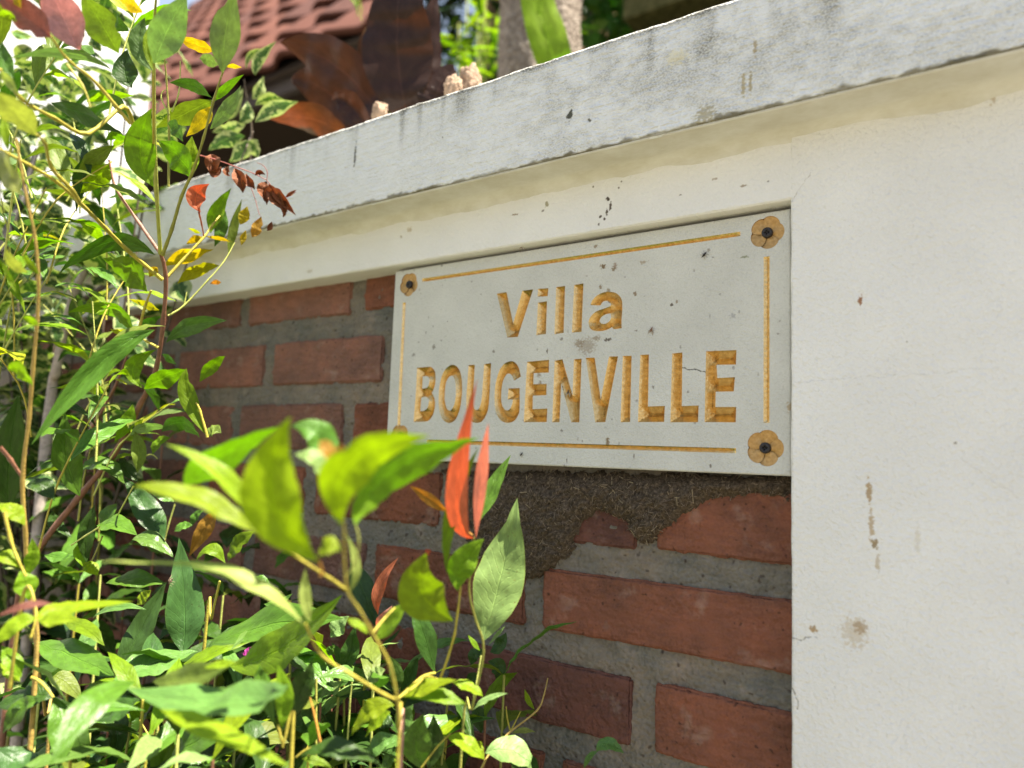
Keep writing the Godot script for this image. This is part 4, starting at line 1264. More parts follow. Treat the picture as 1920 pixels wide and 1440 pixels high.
	lf("main", "olive", V(-4914, -92, 1272), V(-4870, 168, 1273), V(-4793, 467, 1255), Vector3(887, -180, 424), 94)
	lf("main", "yellow", V(-4728, 185, 1298), V(-4695, 269, 1285), V(-4666, 365, 1276), Vector3(902, -272, 334), 111)
	lf("main", "yellow", V(-4723, -12, 1270), V(-4706, 65, 1267), V(-4683, 136, 1260), Vector3(895, -219, 388), 65)
	lf("main", "ochre", V(-4723, 97, 1161), V(-4684, 189, 1144), V(-4643, 307, 1130), Vector3(897, -295, 328), 120, 22, [1, 0.59, 0.48])
	lf("main", "ochre", V(-4889, -413, 1461), V(-4842, -393, 1430), V(-4799, -397, 1399), Vector3(438, -788, 432), 60)
	lf("main", "limeyellow", V(-4999, -730, 1867), V(-5101, -681, 1945), V(-5223, -644, 2036), Vector3(259, -676, 690), 102, 22, [-1, 0.55, 0.56])
	lf("main", "limegreen", V(-5292, -939, 1925), V(-5461, -722, 2071), V(-5788, -767, 2296), Vector3(278, -672, 686), 194)
	lf("main", "limeyellow", V(-5282, -957, 1916), V(-5367, -937, 1978), V(-5471, -899, 2056), Vector3(286, -684, 671), 118)
	lf("main", "sheen", V(-4862, -1036, 1856), V(-4761, -857, 1684), V(-4587, -787, 1448), Vector3(835, -479, 270), 178)
	lf("main", "green", V(-5246, -913, 1896), V(-5173, -819, 1857), V(-5077, -766, 1795), Vector3(716, -651, 251), 111)
	lf("main", "green", V(-3678, -1127, 2610), V(-3738, -1402, 2925), V(-3866, -1975, 3252), Vector3(984, -153, 85), 176)
	lf("main", "green", V(-6146, -1103, 2137), V(-5999, -1084, 2036), V(-5837, -1102, 1920), Vector3(383, -749, 541), 106)
	lf("main", "limegreen", V(-5147, -1437, 1885), V(-5206, -1248, 1949), V(-5028, -1085, 1845), Vector3(911, -270, 313), 160)
	lf("main", "limegreen", V(-4837, -1471, 2031), V(-4692, -1362, 1943), V(-4525, -1286, 1835), Vector3(629, -701, 337), 207)
	lf("main", "limegreen", V(-4307, -1855, 1734), V(-4435, -1519, 1865), V(-4436, -1285, 1895), Vector3(788, 5, 615), 155, 22, [1, 0.75, 0.5])
	lf("main", "limegreen", V(-4350, -1398, 1820), V(-4257, -1255, 1773), V(-4166, -1174, 1718), Vector3(800, -532, 277), 131)
	lf("main", "green", V(-5183, -1100, 1706), V(-5128, -1141, 1662), V(-5074, -1194, 1617), Vector3(261, -483, 836), 84)
	lf("main", "green", V(-5209, -2399, 2302), V(-5185, -2085, 2447), V(-5076, -1702, 2540), Vector3(931, -263, 252), 240, 22, [-1, 0.36, 0.47])
	lf("main", "lime", V(-5221, -1592, 2164), V(-5308, -1451, 2242), V(-5572, -1480, 2424), Vector3(312, -645, 697), 152)
	lf("main", "limegreen", V(-5567, -1925, 1875), V(-5470, -1748, 1829), V(-5420, -1573, 1814), Vector3(901, -328, 282), 147)
	lf("main", "dullgreen", V(-5802, -1901, 1797), V(-5777, -1760, 1797), V(-5685, -1654, 1745), Vector3(892, -366, 267), 146)
	lf("main", "palegreen", V(-5248, -1867, 1903), V(-5112, -1777, 1819), V(-4969, -1795, 1716), Vector3(503, -727, 468), 135, 22, [-1, 0.64, 0.34])
	lf("main", "green", V(-4913, -1822, 1796), V(-4770, -1739, 1705), V(-4637, -1869, 1596), Vector3(350, -681, 643), 205)
	lf("main", "olive", V(-5203, -2200, 1830), V(-5187, -2002, 1844), V(-5212, -1823, 1883), Vector3(942, -24, 335), 140)
	lf("main", "limegreen", V(-5280, -2036, 1659), V(-5231, -1923, 1639), V(-5139, -1876, 1579), Vector3(261, 236, 936), 126)
	lf("main", "olive", V(-4680, -1860, 1504), V(-4629, -1798, 1476), V(-4570, -1819, 1432), Vector3(268, 605, 749), 161, 22, [1, 0.85, 0.44])
	lf("main", "green", V(-5839, -2209, 2031), V(-5664, -2139, 1917), V(-5497, -2317, 1777), Vector3(539, 733, 414), 209)
	lf("main", "lime", V(-6002, -1954, 1932), V(-5897, -1924, 1861), V(-5796, -1888, 1795), Vector3(291, 613, 735), 81)
	lf("main", "dark", V(-5598, -2292, 1606), V(-5684, -2188, 1679), V(-5727, -2050, 1727), Vector3(902, 399, 166), 156, 22, [1, 0.71, 0.44])
	lf("main", "bluegreen", V(-5416, -2874, 1406), V(-5627, -2596, 1466), V(-5910, -2274, 1582), Vector3(758, 502, 416), 273)
	lf("main", "sheen", V(-5321, -2483, 1387), V(-5398, -2442, 1447), V(-5512, -2402, 1532), Vector3(585, 721, 373), 101)
	lf("main", "green", V(-5090, -2647, 2188), V(-4871, -2614, 2161), V(-4619, -2694, 2096), Vector3(175, 875, 451), 222)
	lf("main", "sheen", V(-4867, -2766, 2016), V(-4727, -2749, 1920), V(-4564, -2899, 1787), Vector3(529, 818, 224), 192)
	lf("main", "green", V(-5492, -2686, 1975), V(-5431, -2587, 1943), V(-5359, -2482, 1905), Vector3(349, 88, 933), 164)
	lf("main", "dark", V(-5284, -2976, 2161), V(-5277, -2725, 2187), V(-5208, -2470, 2170), Vector3(861, -137, 490), 144)
	lf("main", "ochre", V(-4806, -2539, 1264), V(-4897, -2698, 1309), V(-5032, -2975, 1369), Vector3(562, -92, 822), 167)
	lf("main", "green", V(-5137, -2739, 1472), V(-5070, -2693, 1431), V(-4993, -2677, 1379), Vector3(220, 624, 750), 122)
	lf("main", "green", V(-5098, -2701, 1326), V(-5059, -2599, 1311), V(-4995, -2546, 1273), Vector3(283, 138, 949), 96)
	lf("main", "limegreen", V(-4213, -2923, 1537), V(-4312, -2809, 1620), V(-4417, -2915, 1681), Vector3(393, 763, 514), 134)
	lf("main", "limegreen", V(-4374, -2937, 1402), V(-4293, -2782, 1364), V(-4174, -2661, 1296), Vector3(211, 215, 954), 167, 22, [1, 0.59, 0.57])
	lf("main", "dark", V(-6346, -2881, 1814), V(-6472, -2756, 1918), V(-6490, -2626, 1947), Vector3(890, 443, 112), 145)
	lf("main", "green", V(-5915, -2968, 2237), V(-5797, -2987, 2152), V(-5658, -2957, 2058), Vector3(356, 751, 557), 128)
	lf("main", "limegreen", V(-5294, -3023, 2163), V(-5338, -2899, 2208), V(-5326, -2807, 2211), Vector3(978, 103, 181), 95)
	lf("main", "lime", V(-5206, -2973, 2229), V(-5151, -3004, 2187), V(-5107, -3069, 2148), Vector3(758, 628, 177), 143)
	lf("low", "bluegreen", V(-4341, -3640, 1784), V(-4412, -3302, 1753), V(-4527, -2718, 1783), Vector3(860, 175, 479), 335, 25)
	lf("low", "bluegreen", V(-5095, -3963, 1906), V(-5083, -3617, 1757), V(-5013, -3168, 1578), Vector3(736, 192, 649), 240)
	lf("low", "green", V(-5053, -3123, 2103), V(-4857, -3086, 1970), V(-4626, -3116, 1804), Vector3(360, 767, 532), 192)
	lf("low", "lime", V(-5241, -3387, 1711), V(-5185, -3319, 1680), V(-5128, -3250, 1649), Vector3(206, 261, 943), 132)
	lf("low", "sheen", V(-5360, -3470, 2031), V(-5180, -3369, 1916), V(-4970, -3381, 1767), Vector3(259, 731, 631), 96)
	lf("low", "limegreen", V(-4482, -3276, 2666), V(-4256, -3284, 2628), V(-4032, -3381, 2582), Vector3(281, 857, 433), 137)
	lf("low", "green", V(-4680, -3432, 2786), V(-4210, -3469, 2696), V(-3770, -3532, 2625), Vector3(179, 861, 476), 252)
	lf("low", "green", V(-5018, -4138, 2200), V(-4904, -4220, 2109), V(-4835, -4315, 2049), Vector3(740, 661, 125), 123)
	lf("low", "sheen", V(-3783, -3573, 2629), V(-3817, -3512, 2353), V(-3769, -3479, 2016), Vector3(388, 910, 149), 276)
	lf("low", "green", V(-2857, -3308, 2993), V(-2739, -3331, 3276), V(-2609, -3539, 3527), Vector3(511, 849, 131), 185)
	lf("low", "dark", V(-3436, -3615, 2625), V(-3545, -3681, 2694), V(-3691, -3766, 2787), Vector3(122, 621, 774), 172)
	lf("low", "olive", V(-2571, -3232, 3047), V(-2314, -3171, 2997), V(-2007, -3044, 2919), Vector3(72, 406, 911), 146)
	lf("low", "lime", V(-2156, -3088, 3018), V(-2087, -3068, 2972), V(-2007, -3054, 2918), Vector3(236, 759, 607), 55)
	lf("low", "brown", V(-4996, -3800, 1734), V(-4951, -3728, 1711), V(-4877, -3655, 1668), Vector3(172, 288, 942), 127)
	lf("low", "olive", V(-5041, -3812, 2502), V(-4929, -3838, 2420), V(-4816, -4002, 2320), Vector3(706, 692, 149), 168)
	lf("low", "green", V(-3511, -4133, 2368), V(-3228, -3903, 2321), V(-2822, -3719, 2180), Vector3(-112, 559, 822), 250)
	lf("low", "dark", V(-3792, -4274, 2181), V(-3543, -4147, 2021), V(-3263, -4058, 1835), Vector3(136, 733, 666), 181)
	lf("low", "dark", V(-4556, -4427, 2454), V(-4518, -4245, 2449), V(-4577, -3999, 2521), Vector3(974, 12, 227), 153)
	lf("low", "dark", V(-4676, -4090, 2211), V(-4522, -4178, 2092), V(-4534, -4305, 2085), Vector3(853, 517, 76), 186)
	lf("low", "dark", V(-4645, -4568, 1884), V(-4702, -4385, 1947), V(-4725, -4245, 1981), Vector3(971, 205, 126), 138)
	lf("low", "green", V(-4591, -3961, 2413), V(-4530, -3856, 2382), V(-4451, -3751, 2340), Vector3(255, 161, 954), 163)
	lf("low", "sheen", V(-4045, -4245, 2485), V(-3889, -4215, 2379), V(-3725, -4217, 2264), Vector3(274, 822, 500), 46)
	lf("low", "bluegreen", V(-4789, -4411, 2251), V(-4727, -4387, 2210), V(-4624, -4393, 2137), Vector3(268, 814, 516), 116, 22, [1, 0.41, 0.36])
	lf("low", "green", V(-3620, -3412, 2043), V(-3137, -3214, 1849), V(-2630, -3126, 1627), Vector3(127, 650, 749), 315)
	lf("low", "limegreen", V(-3123, -3435, 2181), V(-2658, -3241, 2124), V(-2177, -2839, 2081), Vector3(-63, 263, 963), 291)
	lf("low", "sheen", V(-1633, -3090, 2896), V(-1985, -3236, 3003), V(-2494, -3198, 3243), Vector3(86, 870, 485), 280)
	lf("low", "lime", V(-1466, -3416, 2984), V(-1849, -3295, 3145), V(-2154, -3239, 3244), Vector3(344, 889, 302), 127)
	lf("low", "green", V(-2203, -3515, 2508), V(-2254, -3304, 2569), V(-2263, -3182, 2591), Vector3(899, 53, 435), 108)
	lf("low", "limegreen", V(-2173, -3537, 2483), V(-2155, -3353, 2493), V(-2181, -3171, 2534), Vector3(840, -56, 540), 115)
	lf("low", "dark", V(-2335, -3628, 2341), V(-2236, -3376, 2302), V(-2179, -3206, 2282), Vector3(534, -82, 841), 155, 22, [-1, 0.8, 0.53])
	lf("low", "dark", V(-2889, -3605, 1381), V(-2826, -3432, 1359), V(-2796, -3241, 1361), Vector3(470, -70, 880), 145)
	lf("low", "palegreen", V(-3026, -3363, 1384), V(-2973, -3280, 1358), V(-2904, -3195, 1319), Vector3(102, 294, 950), 161)
	lf("low", "green", V(-2963, -3478, 1449), V(-2950, -3438, 1445), V(-2924, -3397, 1432), Vector3(223, 102, 970), 79)
	lf("low", "palegreen", V(-3026, -3790, 1455), V(-2958, -3738, 1414), V(-2878, -3664, 1366), Vector3(47, 535, 844), 145, 22, [1, 0.5, 0.5])
	lf("low", "dullgreen", V(-3105, -4088, 1351), V(-3195, -4021, 1423), V(-3305, -4077, 1493), Vector3(361, 821, 442), 211)
	lf("low", "ochre", V(-3173, -3680, 1449), V(-3093, -3661, 1395), V(-3024, -3739, 1337), Vector3(552, 768, 326), 99)
	lf("low", "dark", V(-2007, -3651, 2475), V(-1815, -3605, 2346), V(-1616, -3708, 2193), Vector3(343, 892, 295), 139)
	lf("low", "limegreen", V(-2327, -3834, 2187), V(-2250, -3847, 2131), V(-2177, -3884, 2075), Vector3(505, 803, 315), 63)
	lf("low", "dark", V(-2636, -3783, 1058), V(-2623, -3630, 1068), V(-2661, -3489, 1112), Vector3(852, -23, 524), 125)
	lf("low", "palegreen", V(-2257, -3415, 1575), V(-2307, -3454, 1605), V(-2361, -3511, 1636), Vector3(35, 513, 858), 125)
	lf("low", "dark", V(-2740, -3994, 860), V(-2680, -3708, 853), V(-2614, -3547, 827), Vector3(346, -27, 938), 121)
	lf("low", "lime", V(-1682, -3366, 2036), V(-1542, -3301, 1946), V(-1400, -3256, 1851), Vector3(51, 823, 566), 129)
	lf("low", "limegreen", V(-1666, -3365, 2025), V(-1499, -3358, 1908), V(-1362, -3395, 1807), Vector3(327, 882, 338), 120)
	lf("low", "lime", V(-1614, -3365, 1620), V(-1532, -3387, 1560), V(-1462, -3446, 1503), Vector3(572, 797, 194), 111, 22, [-1, 0.62, 0.44])
	lf("low", "lime", V(-1850, -3486, 1893), V(-1972, -3524, 1975), V(-2074, -3684, 2027), Vector3(17, 546, 838), 141)
	lf("low", "lime", V(-1943, -3563, 1827), V(-2013, -3617, 1870), V(-2078, -3728, 1902), Vector3(12, 406, 914), 101)
	lf("low", "green", V(-1850, -3958, 1590), V(-1852, -3761, 1677), V(-1771, -3564, 1706), Vector3(658, -330, 677), 204, 25)
	lf("low", "dark", V(-1897, -4000, 1495), V(-1863, -3824, 1493), V(-1858, -3641, 1512), Vector3(604, -102, 791), 158)
	lf("low", "sheen", V(-2187, -3857, 1471), V(-2158, -3756, 1463), V(-2103, -3644, 1438), Vector3(192, 77, 978), 148)
	lf("low", "sheen", V(-2379, -4038, 1584), V(-2313, -3935, 1550), V(-2214, -3858, 1489), Vector3(-5, 469, 883), 165, 22, [-1, 0.31, 0.54])
	lf("low", "sheen", V(-2361, -4140, 1435), V(-2320, -4064, 1416), V(-2287, -3970, 1405), Vector3(157, 110, 981), 102)
	lf("low", "bluegreen", V(-2435, -3916, 1270), V(-2490, -3889, 1311), V(-2515, -3948, 1322), Vector3(128, 744, 656), 131, 22, [-1, 0.54, 0.56])
	lf("low", "lime", V(-1655, -3701, 1607), V(-1563, -3747, 1537), V(-1466, -3839, 1457), Vector3(651, 747, 133), 140)
	lf("low", "palegreen", V(-1708, -3963, 1121), V(-1558, -3938, 1018), V(-1442, -4060, 921), Vector3(532, 779, 331), 243)
	lf("low", "sheen", V(-2016, -4015, 840), V(-2070, -3914, 890), V(-2127, -3784, 946), Vector3(909, 306, 283), 100)
	lf("low", "dark", V(-2135, -3832, 700), V(-2112, -3933, 672), V(-2099, -4054, 647), Vector3(853, 14, 522), 138)
	lf("low", "lime", V(-1655, -3815, 1347), V(-1627, -3858, 1323), V(-1593, -3917, 1291), Vector3(883, 399, 248), 111)
	lf("low", "sheen", V(-1184, -4002, 501), V(-1114, -3946, 459), V(-1022, -4010, 386), Vector3(357, 821, 446), 120)
	lf("low", "sheen", V(-1259, -4126, 539), V(-1225, -4045, 525), V(-1171, -3997, 493), Vector3(-103, 396, 912), 51)
	lf("low", "green", V(-3782, -3212, 1443), V(-3682, -3197, 1375), V(-3586, -3117, 1317), Vector3(162, 647, 745), 90)
	lf("low", "green", V(-3857, -3020, 1520), V(-3794, -3011, 1477), V(-3732, -3058, 1428), Vector3(522, 757, 393), 83, 22, [1, 0.79, 0.5])
	lf("front", "lime", V(-1466, -2330, 3240), V(-1648, -2173, 3449), V(-1830, -2124, 3645), Vector3(678, 687, 261), 129)
	lf("front", "lime", V(-1544, -2322, 3173), V(-1638, -2079, 3331), V(-1806, -1935, 3528), Vector3(868, 482, 119), 102)
	lf("front", "limegreen", V(-2026, -2141, 3289), V(-1792, -1992, 3265), V(-1463, -1837, 3176), Vector3(488, -721, 492), 184)
	lf("front", "limebright", V(-1017, -2393, 3285), V(-1125, -2130, 3455), V(-1010, -1813, 3474), Vector3(747, -214, 629), 268, 30)
	lf("front", "limebright", V(-934, -2243, 3245), V(-856, -1986, 3284), V(-559, -1868, 3150), Vector3(632, -477, 611), 217, 22, [-1, 0.59, 0.31])
	lf("front", "limegreen", V(-1117, -2271, 3002), V(-1041, -2028, 2856), V(-762, -1855, 2557), Vector3(853, -457, 253), 233)
	lf("front", "green", V(-1372, -2093, 2957), V(-1391, -1878, 2997), V(-1505, -1832, 3083), Vector3(903, 324, 284), 163)
	lf("front", "palegreen", V(-1293, -2088, 3025), V(-1331, -1984, 3065), V(-1412, -1963, 3124), Vector3(800, 524, 293), 121, 22, [-1, 0.39, 0.44])
	lf("front", "ochre", V(-954, -1998, 3289), V(-975, -1934, 3312), V(-1000, -1904, 3333), Vector3(905, 303, 299), 75)
	lf("front", "ochre", V(-941, -1997, 3281), V(-929, -1945, 3278), V(-924, -1910, 3279), Vector3(616, -109, 780), 53)
	lf("front", "lime", V(-1092, -2390, 3216), V(-1054, -2345, 3194), V(-1019, -2366, 3167), Vector3(230, 694, 682), 104)
	lf("front", "limepale", V(-1395, -2752, 3016), V(-1651, -2517, 3286), V(-2098, -2482, 3666), Vector3(391, 920, 41), 122)
	lf("front", "limepale", V(-1536, -2783, 2865), V(-1552, -2663, 2891), V(-1546, -2519, 2904), Vector3(867, -42, 497), 64)
	lf("front", "limepale", V(-1372, -2629, 2769), V(-1341, -2497, 2763), V(-1379, -2342, 2809), Vector3(827, -58, 559), 48)
	lf("front", "lime", V(-1377, -2855, 2622), V(-1416, -2813, 2654), V(-1468, -2784, 2694), Vector3(718, 643, 268), 52, 22, [-1, 0.44, 0.38])
	lf("right", "red", V(-1298, -2424, 1881), V(-1246, -2167, 2122), V(-1009, -1529, 2280), Vector3(538, -481, 692), 135)
	lf("right", "redpink", V(-1288, -2418, 1875), V(-1161, -2074, 2012), V(-1027, -1754, 2142), Vector3(532, -487, 693), 79)
	lf("right", "green", V(-1716, -2412, 1317), V(-1695, -2196, 1206), V(-1623, -1919, 1066), Vector3(380, 362, 851), 133)
	lf("right", "limegreen", V(-1367, -2617, 2029), V(-1332, -2265, 2048), V(-1196, -1887, 1999), Vector3(401, -56, 914), 88)
	lf("right", "ochre", V(-1477, -2288, 1901), V(-1572, -2206, 1978), V(-1667, -2133, 2054), Vector3(486, -235, 842), 75)
	lf("right", "limegreen", V(-1384, -2734, 1904), V(-1353, -2567, 1903), V(-1247, -2422, 1845), Vector3(602, -117, 790), 177)
	lf("right", "lime", V(-1280, -2862, 2061), V(-1388, -2701, 2218), V(-1324, -2475, 2262), Vector3(641, -296, 708), 276)
	lf("right", "red", V(-1380, -2500, 2176), V(-1387, -2489, 2182), V(-1396, -2471, 2191), Vector3(888, 337, 313), 49)
	lf("right", "palegreen", V(-1702, -3202, 1210), V(-1650, -2786, 1102), V(-1594, -2224, 1008), Vector3(465, 129, 876), 368, 22, [-1, 0.86, 0.4])
	lf("right", "dark", V(-1977, -3428, 1376), V(-2030, -3170, 1445), V(-2092, -2947, 1516), Vector3(906, 96, 413), 163)
	lf("right", "red", V(-2722, -3175, 1194), V(-2706, -2963, 1209), V(-2580, -2734, 1148), Vector3(355, -17, 935), 104)
	lf("right", "redpink", V(-2571, -3299, 1318), V(-2549, -3200, 1315), V(-2490, -3061, 1290), Vector3(325, -1, 946), 126)
	lf("right", "dark", V(-2270, -3538, 340), V(-2201, -3480, 298), V(-2158, -3369, 281), Vector3(8, 323, 946), 140)
	lf("right", "dark", V(-2286, -3614, 341), V(-2216, -3666, 285), V(-2237, -3786, 286), Vector3(895, 115, 432), 154)
	lf("right", "dark", V(-2302, -3550, 361), V(-2374, -3564, 410), V(-2395, -3663, 412), Vector3(-6, 419, 908), 130)
	lf("right", "dark", V(-2325, -3725, 355), V(-2398, -3772, 401), V(-2373, -3858, 373), Vector3(164, 72, 984), 117)
	lf("right", "palegreen", V(-1641, -3597, 1365), V(-1560, -3524, 1317), V(-1452, -3484, 1245), Vector3(54, 682, 729), 54, 22, [1, 0.5, 0.5])
	lf("right", "limegreen", V(-1719, -3265, 1214), V(-1754, -3212, 1246), V(-1783, -3159, 1272), Vector3(880, 372, 294), 43)
	lf("right", "palegreen", V(-1734, -3252, 1103), V(-1678, -3176, 1073), V(-1630, -3109, 1048), Vector3(4, 355, 935), 31)
	lf("right", "lime", V(-1647, -3788, 608), V(-1685, -3721, 643), V(-1703, -3638, 666), Vector3(901, 188, 391), 49)
	lf("right", "limepale", V(-1789, -3970, 685), V(-1724, -3948, 642), V(-1643, -3954, 585), Vector3(266, 814, 517), 54)
	lf("right", "limegreen", V(-1712, -3013, 2224), V(-1634, -2903, 2182), V(-1568, -2778, 2151), Vector3(108, 234, 966), 122)
	lf("var", "var", V(-7662, 2005, 1866), V(-7816, 2120, 1988), V(-7957, 2236, 2102), Vector3(170, -589, 790), 370)
	lf("var", "var", V(-7749, 2245, 1957), V(-7663, 2188, 1889), V(-7602, 2122, 1838), Vector3(168, -573, 802), 136, 22, [-1, 0.52, 0.39])
	lf("var", "varpale", V(-7466, 2059, 1734), V(-7514, 2133, 1777), V(-7575, 2207, 1829), Vector3(247, -388, 888), 226)
	lf("var", "varpale", V(-6753, 1964, 1466), V(-6885, 2055, 1571), V(-7010, 2206, 1677), Vector3(156, -549, 821), 205)
	lf("var", "var", V(-7572, 1178, 1701), V(-7572, 1399, 1728), V(-7642, 1594, 1801), Vector3(723, -45, 690), 288)
	lf("var", "var", V(-8161, 1369, 1893), V(-8248, 1490, 1969), V(-8312, 1471, 2012), Vector3(201, -601, 773), 247)
	lf("var", "var", V(-7323, 1319, 1543), V(-7370, 1454, 1592), V(-7303, 1594, 1563), Vector3(895, -97, 435), 184, 22, [-1, 0.82, 0.49])
	lf("var", "var", V(-8003, 1032, 1741), V(-8105, 1075, 1817), V(-8235, 1022, 1902), Vector3(349, -823, 448), 248)
	lf("var", "var", V(-8289, 2440, 1869), V(-8327, 2518, 1905), V(-8154, 2589, 1792), Vector3(758, -647, 79), 153)
	lf("var", "varpale", V(-8259, 2457, 2096), V(-8131, 2462, 2006), V(-8001, 2483, 1917), Vector3(342, -867, 363), 144, 22, [1, 0.42, 0.59])
	lf("var", "var", V(-7406, 2635, 1517), V(-7454, 2757, 1566), V(-7490, 2849, 1602), Vector3(432, -183, 883), 194)
	lf("var", "varpale", V(-6949, 2570, 1433), V(-7022, 2658, 1496), V(-7045, 2733, 1521), Vector3(263, -331, 906), 144)
	lf("var", "varpale", V(-7031, 3166, 1318), V(-7106, 3225, 1379), V(-7172, 3175, 1419), Vector3(249, -868, 430), 126)
	lf("var", "var", V(-7164, 3004, 1392), V(-7214, 3064, 1435), V(-7301, 3154, 1507), Vector3(141, -518, 844), 133)
	lf("var", "var", V(-7893, 2026, 1539), V(-8001, 1941, 1605), V(-8083, 1810, 1647), Vector3(772, -627, 105), 188)
	lf("var", "var", V(-7585, 1785, 1416), V(-7688, 1843, 1495), V(-7793, 1807, 1565), Vector3(271, -822, 502), 212)
	lf("var", "var", V(-8129, 1855, 1808), V(-8198, 1726, 1840), V(-8228, 1598, 1845), Vector3(931, -334, 147), 194)
	lf("var", "varpale", V(-5015, 975, 2089), V(-4885, 1029, 2004), V(-4755, 1095, 1920), Vector3(531, -811, 245), 136)
	lf("var", "var", V(-7299, 1826, 1466), V(-7374, 1884, 1525), V(-7461, 1942, 1594), Vector3(163, -620, 767), 177)
	lf("var", "var", V(-8552, 1981, 1998), V(-8588, 2107, 2038), V(-8571, 2236, 2042), Vector3(836, -33, 548), 196)
	lf("var", "varpale", V(-7597, 1165, 1594), V(-7773, 1250, 1728), V(-7950, 1288, 1857), Vector3(222, -734, 641), 159)
	lf("var", "varpale", V(-6815, 2249, -52), V(-6987, 2190, 61), V(-7173, 2130, 185), Vector3(475, -826, 302), 220, 22, [1, 0.54, 0.31])
	lf("var", "var", V(-6793, 2543, -32), V(-6797, 2371, -50), V(-6886, 2263, -1), Vector3(911, -268, 312), 195)
	lf("var", "var", V(-6906, 2136, -125), V(-7108, 2093, 12), V(-7313, 1927, 136), Vector3(565, -785, 252), 259)
	lf("var", "var", V(-6979, 2127, -198), V(-7041, 1983, -172), V(-7176, 1828, -96), Vector3(848, -491, 198), 245)
	lf("var", "varpale", V(-6886, 2068, -148), V(-6809, 1984, -212), V(-6770, 1846, -256), Vector3(260, -313, 914), 242, 22, [-1, 0.83, 0.33])
	lf("var", "var", V(-6691, 2888, -61), V(-6653, 3084, -64), V(-6454, 3338, -172), Vector3(886, -414, 209), 163)
	lf("var", "varpale", V(-6784, 2962, 14), V(-6726, 3158, -4), V(-6543, 3218, -125), Vector3(759, -633, 153), 90)
	lf("var", "varpale", V(-6702, 2500, -101), V(-6550, 2597, -196), V(-6397, 2578, -306), Vector3(433, -842, 323), 180)
	lf("var", "var", V(-6708, 2275, -125), V(-6511, 2457, -241), V(-6242, 2564, -417), Vector3(612, -759, 224), 234)
	lf("var", "varpale", V(-6731, 2576, -71), V(-6653, 2696, -111), V(-6606, 2879, -122), Vector3(906, -331, 264), 166, 22, [1, 0.77, 0.5])
	lf("var", "varpale", V(-7134, 2287, 176), V(-6959, 2424, 71), V(-6828, 2714, 14), Vector3(831, -531, 167), 172)
	lf("var", "var", V(-7943, 879, 1680), V(-7885, 663, 1612), V(-7760, 544, 1509), Vector3(405, -228, 885), 283)
	lf("var", "var", V(-8115, 700, 1779), V(-7949, 660, 1657), V(-7819, 728, 1574), Vector3(379, -818, 433), 249)
	lf("var", "var", V(-8060, 375, 1700), V(-7930, 443, 1616), V(-7776, 418, 1505), Vector3(411, -810, 418), 230)
	lf("var", "var", V(-8027, 189, 1654), V(-7908, 288, 1582), V(-7754, 310, 1476), Vector3(542, -786, 298), 238)
	lf("var", "var", V(-8094, 92, 1689), V(-7942, 5, 1571), V(-7787, 28, 1465), Vector3(291, -736, 611), 229)
	lf("var", "var", V(-8036, -124, 1621), V(-7906, -102, 1533), V(-7819, -208, 1459), Vector3(265, -666, 697), 215)
	lf("var", "varpale", V(-7953, -401, 1529), V(-7888, -367, 1488), V(-7865, -475, 1458), Vector3(275, -475, 836), 195)
	lf("var", "varpale", V(-8143, -284, 1677), V(-8016, -326, 1582), V(-7967, -433, 1535), Vector3(276, -473, 836), 239)
	lf("var", "var", V(-7724, 436, 1471), V(-7645, 518, 1425), V(-7489, 587, 1324), Vector3(623, -747, 232), 160)
	lf("var", "var", V(-7642, -294, 1323), V(-7567, -384, 1260), V(-7489, -349, 1209), Vector3(269, -674, 688), 237)
	lf("var", "var", V(-7559, -103, 1289), V(-7480, -6, 1244), V(-7336, 63, 1152), Vector3(668, -705, 235), 213, 22, [-1, 0.74, 0.33])
	lf("var", "var", V(-7382, -188, 1153), V(-7372, -282, 1135), V(-7400, -376, 1143), Vector3(893, -110, 436), 141)
	lf("var", "var", V(-8435, -141, 1900), V(-8291, -73, 1808), V(-8163, -98, 1714), Vector3(423, -796, 433), 136, 22, [-1, 0.55, 0.4])
	lf("var", "var", V(-8392, -451, 1832), V(-8265, -508, 1735), V(-8162, -488, 1665), Vector3(322, -728, 605), 191)
	lf("var", "var", V(-7983, -527, 1534), V(-7923, -680, 1473), V(-7940, -837, 1466), Vector3(780, -30, 625), 146)
	lf("var", "var", V(-8394, 859, 1994), V(-8328, 924, 1956), V(-8224, 960, 1887), Vector3(595, -775, 212), 158)
	lf("var", "var", V(-8412, 671, 1984), V(-8359, 720, 1953), V(-8295, 723, 1908), Vector3(532, -802, 272), 108, 22, [-1, 0.82, 0.59])
	lf("var", "varpale", V(-7939, 99, 1581), V(-7846, 228, 1531), V(-7778, 340, 1497), Vector3(845, -513, 150), 99)
	lf("var", "var", V(-8311, -760, 1737), V(-8378, -856, 1772), V(-8456, -907, 1821), Vector3(750, -633, 191), 138)
	lf("var", "var", V(-8025, -654, 1549), V(-8087, -594, 1600), V(-8046, -483, 1584), Vector3(796, -29, 605), 129)
	lf("twig", "dry", V(-4850, 813, 1583), V(-4832, 703, 1558), V(-4843, 613, 1554), Vector3(811, -58, 583), 343, 66)
	lf("twig", "dry", V(-4771, 696, 1513), V(-4813, 644, 1537), V(-4875, 661, 1582), Vector3(573, -592, 567), 175, 66)
	lf("twig", "dry", V(-4668, 685, 1440), V(-4622, 562, 1392), V(-4612, 453, 1372), Vector3(703, -39, 710), 293, 66)
	lf("twig", "dry", V(-4578, 639, 1371), V(-4548, 540, 1338), V(-4516, 492, 1309), Vector3(613, -71, 787), 207, 66)
	lf("twig", "dry", V(-4423, 571, 1254), V(-4443, 460, 1254), V(-4430, 345, 1230), Vector3(794, -84, 602), 326, 66)
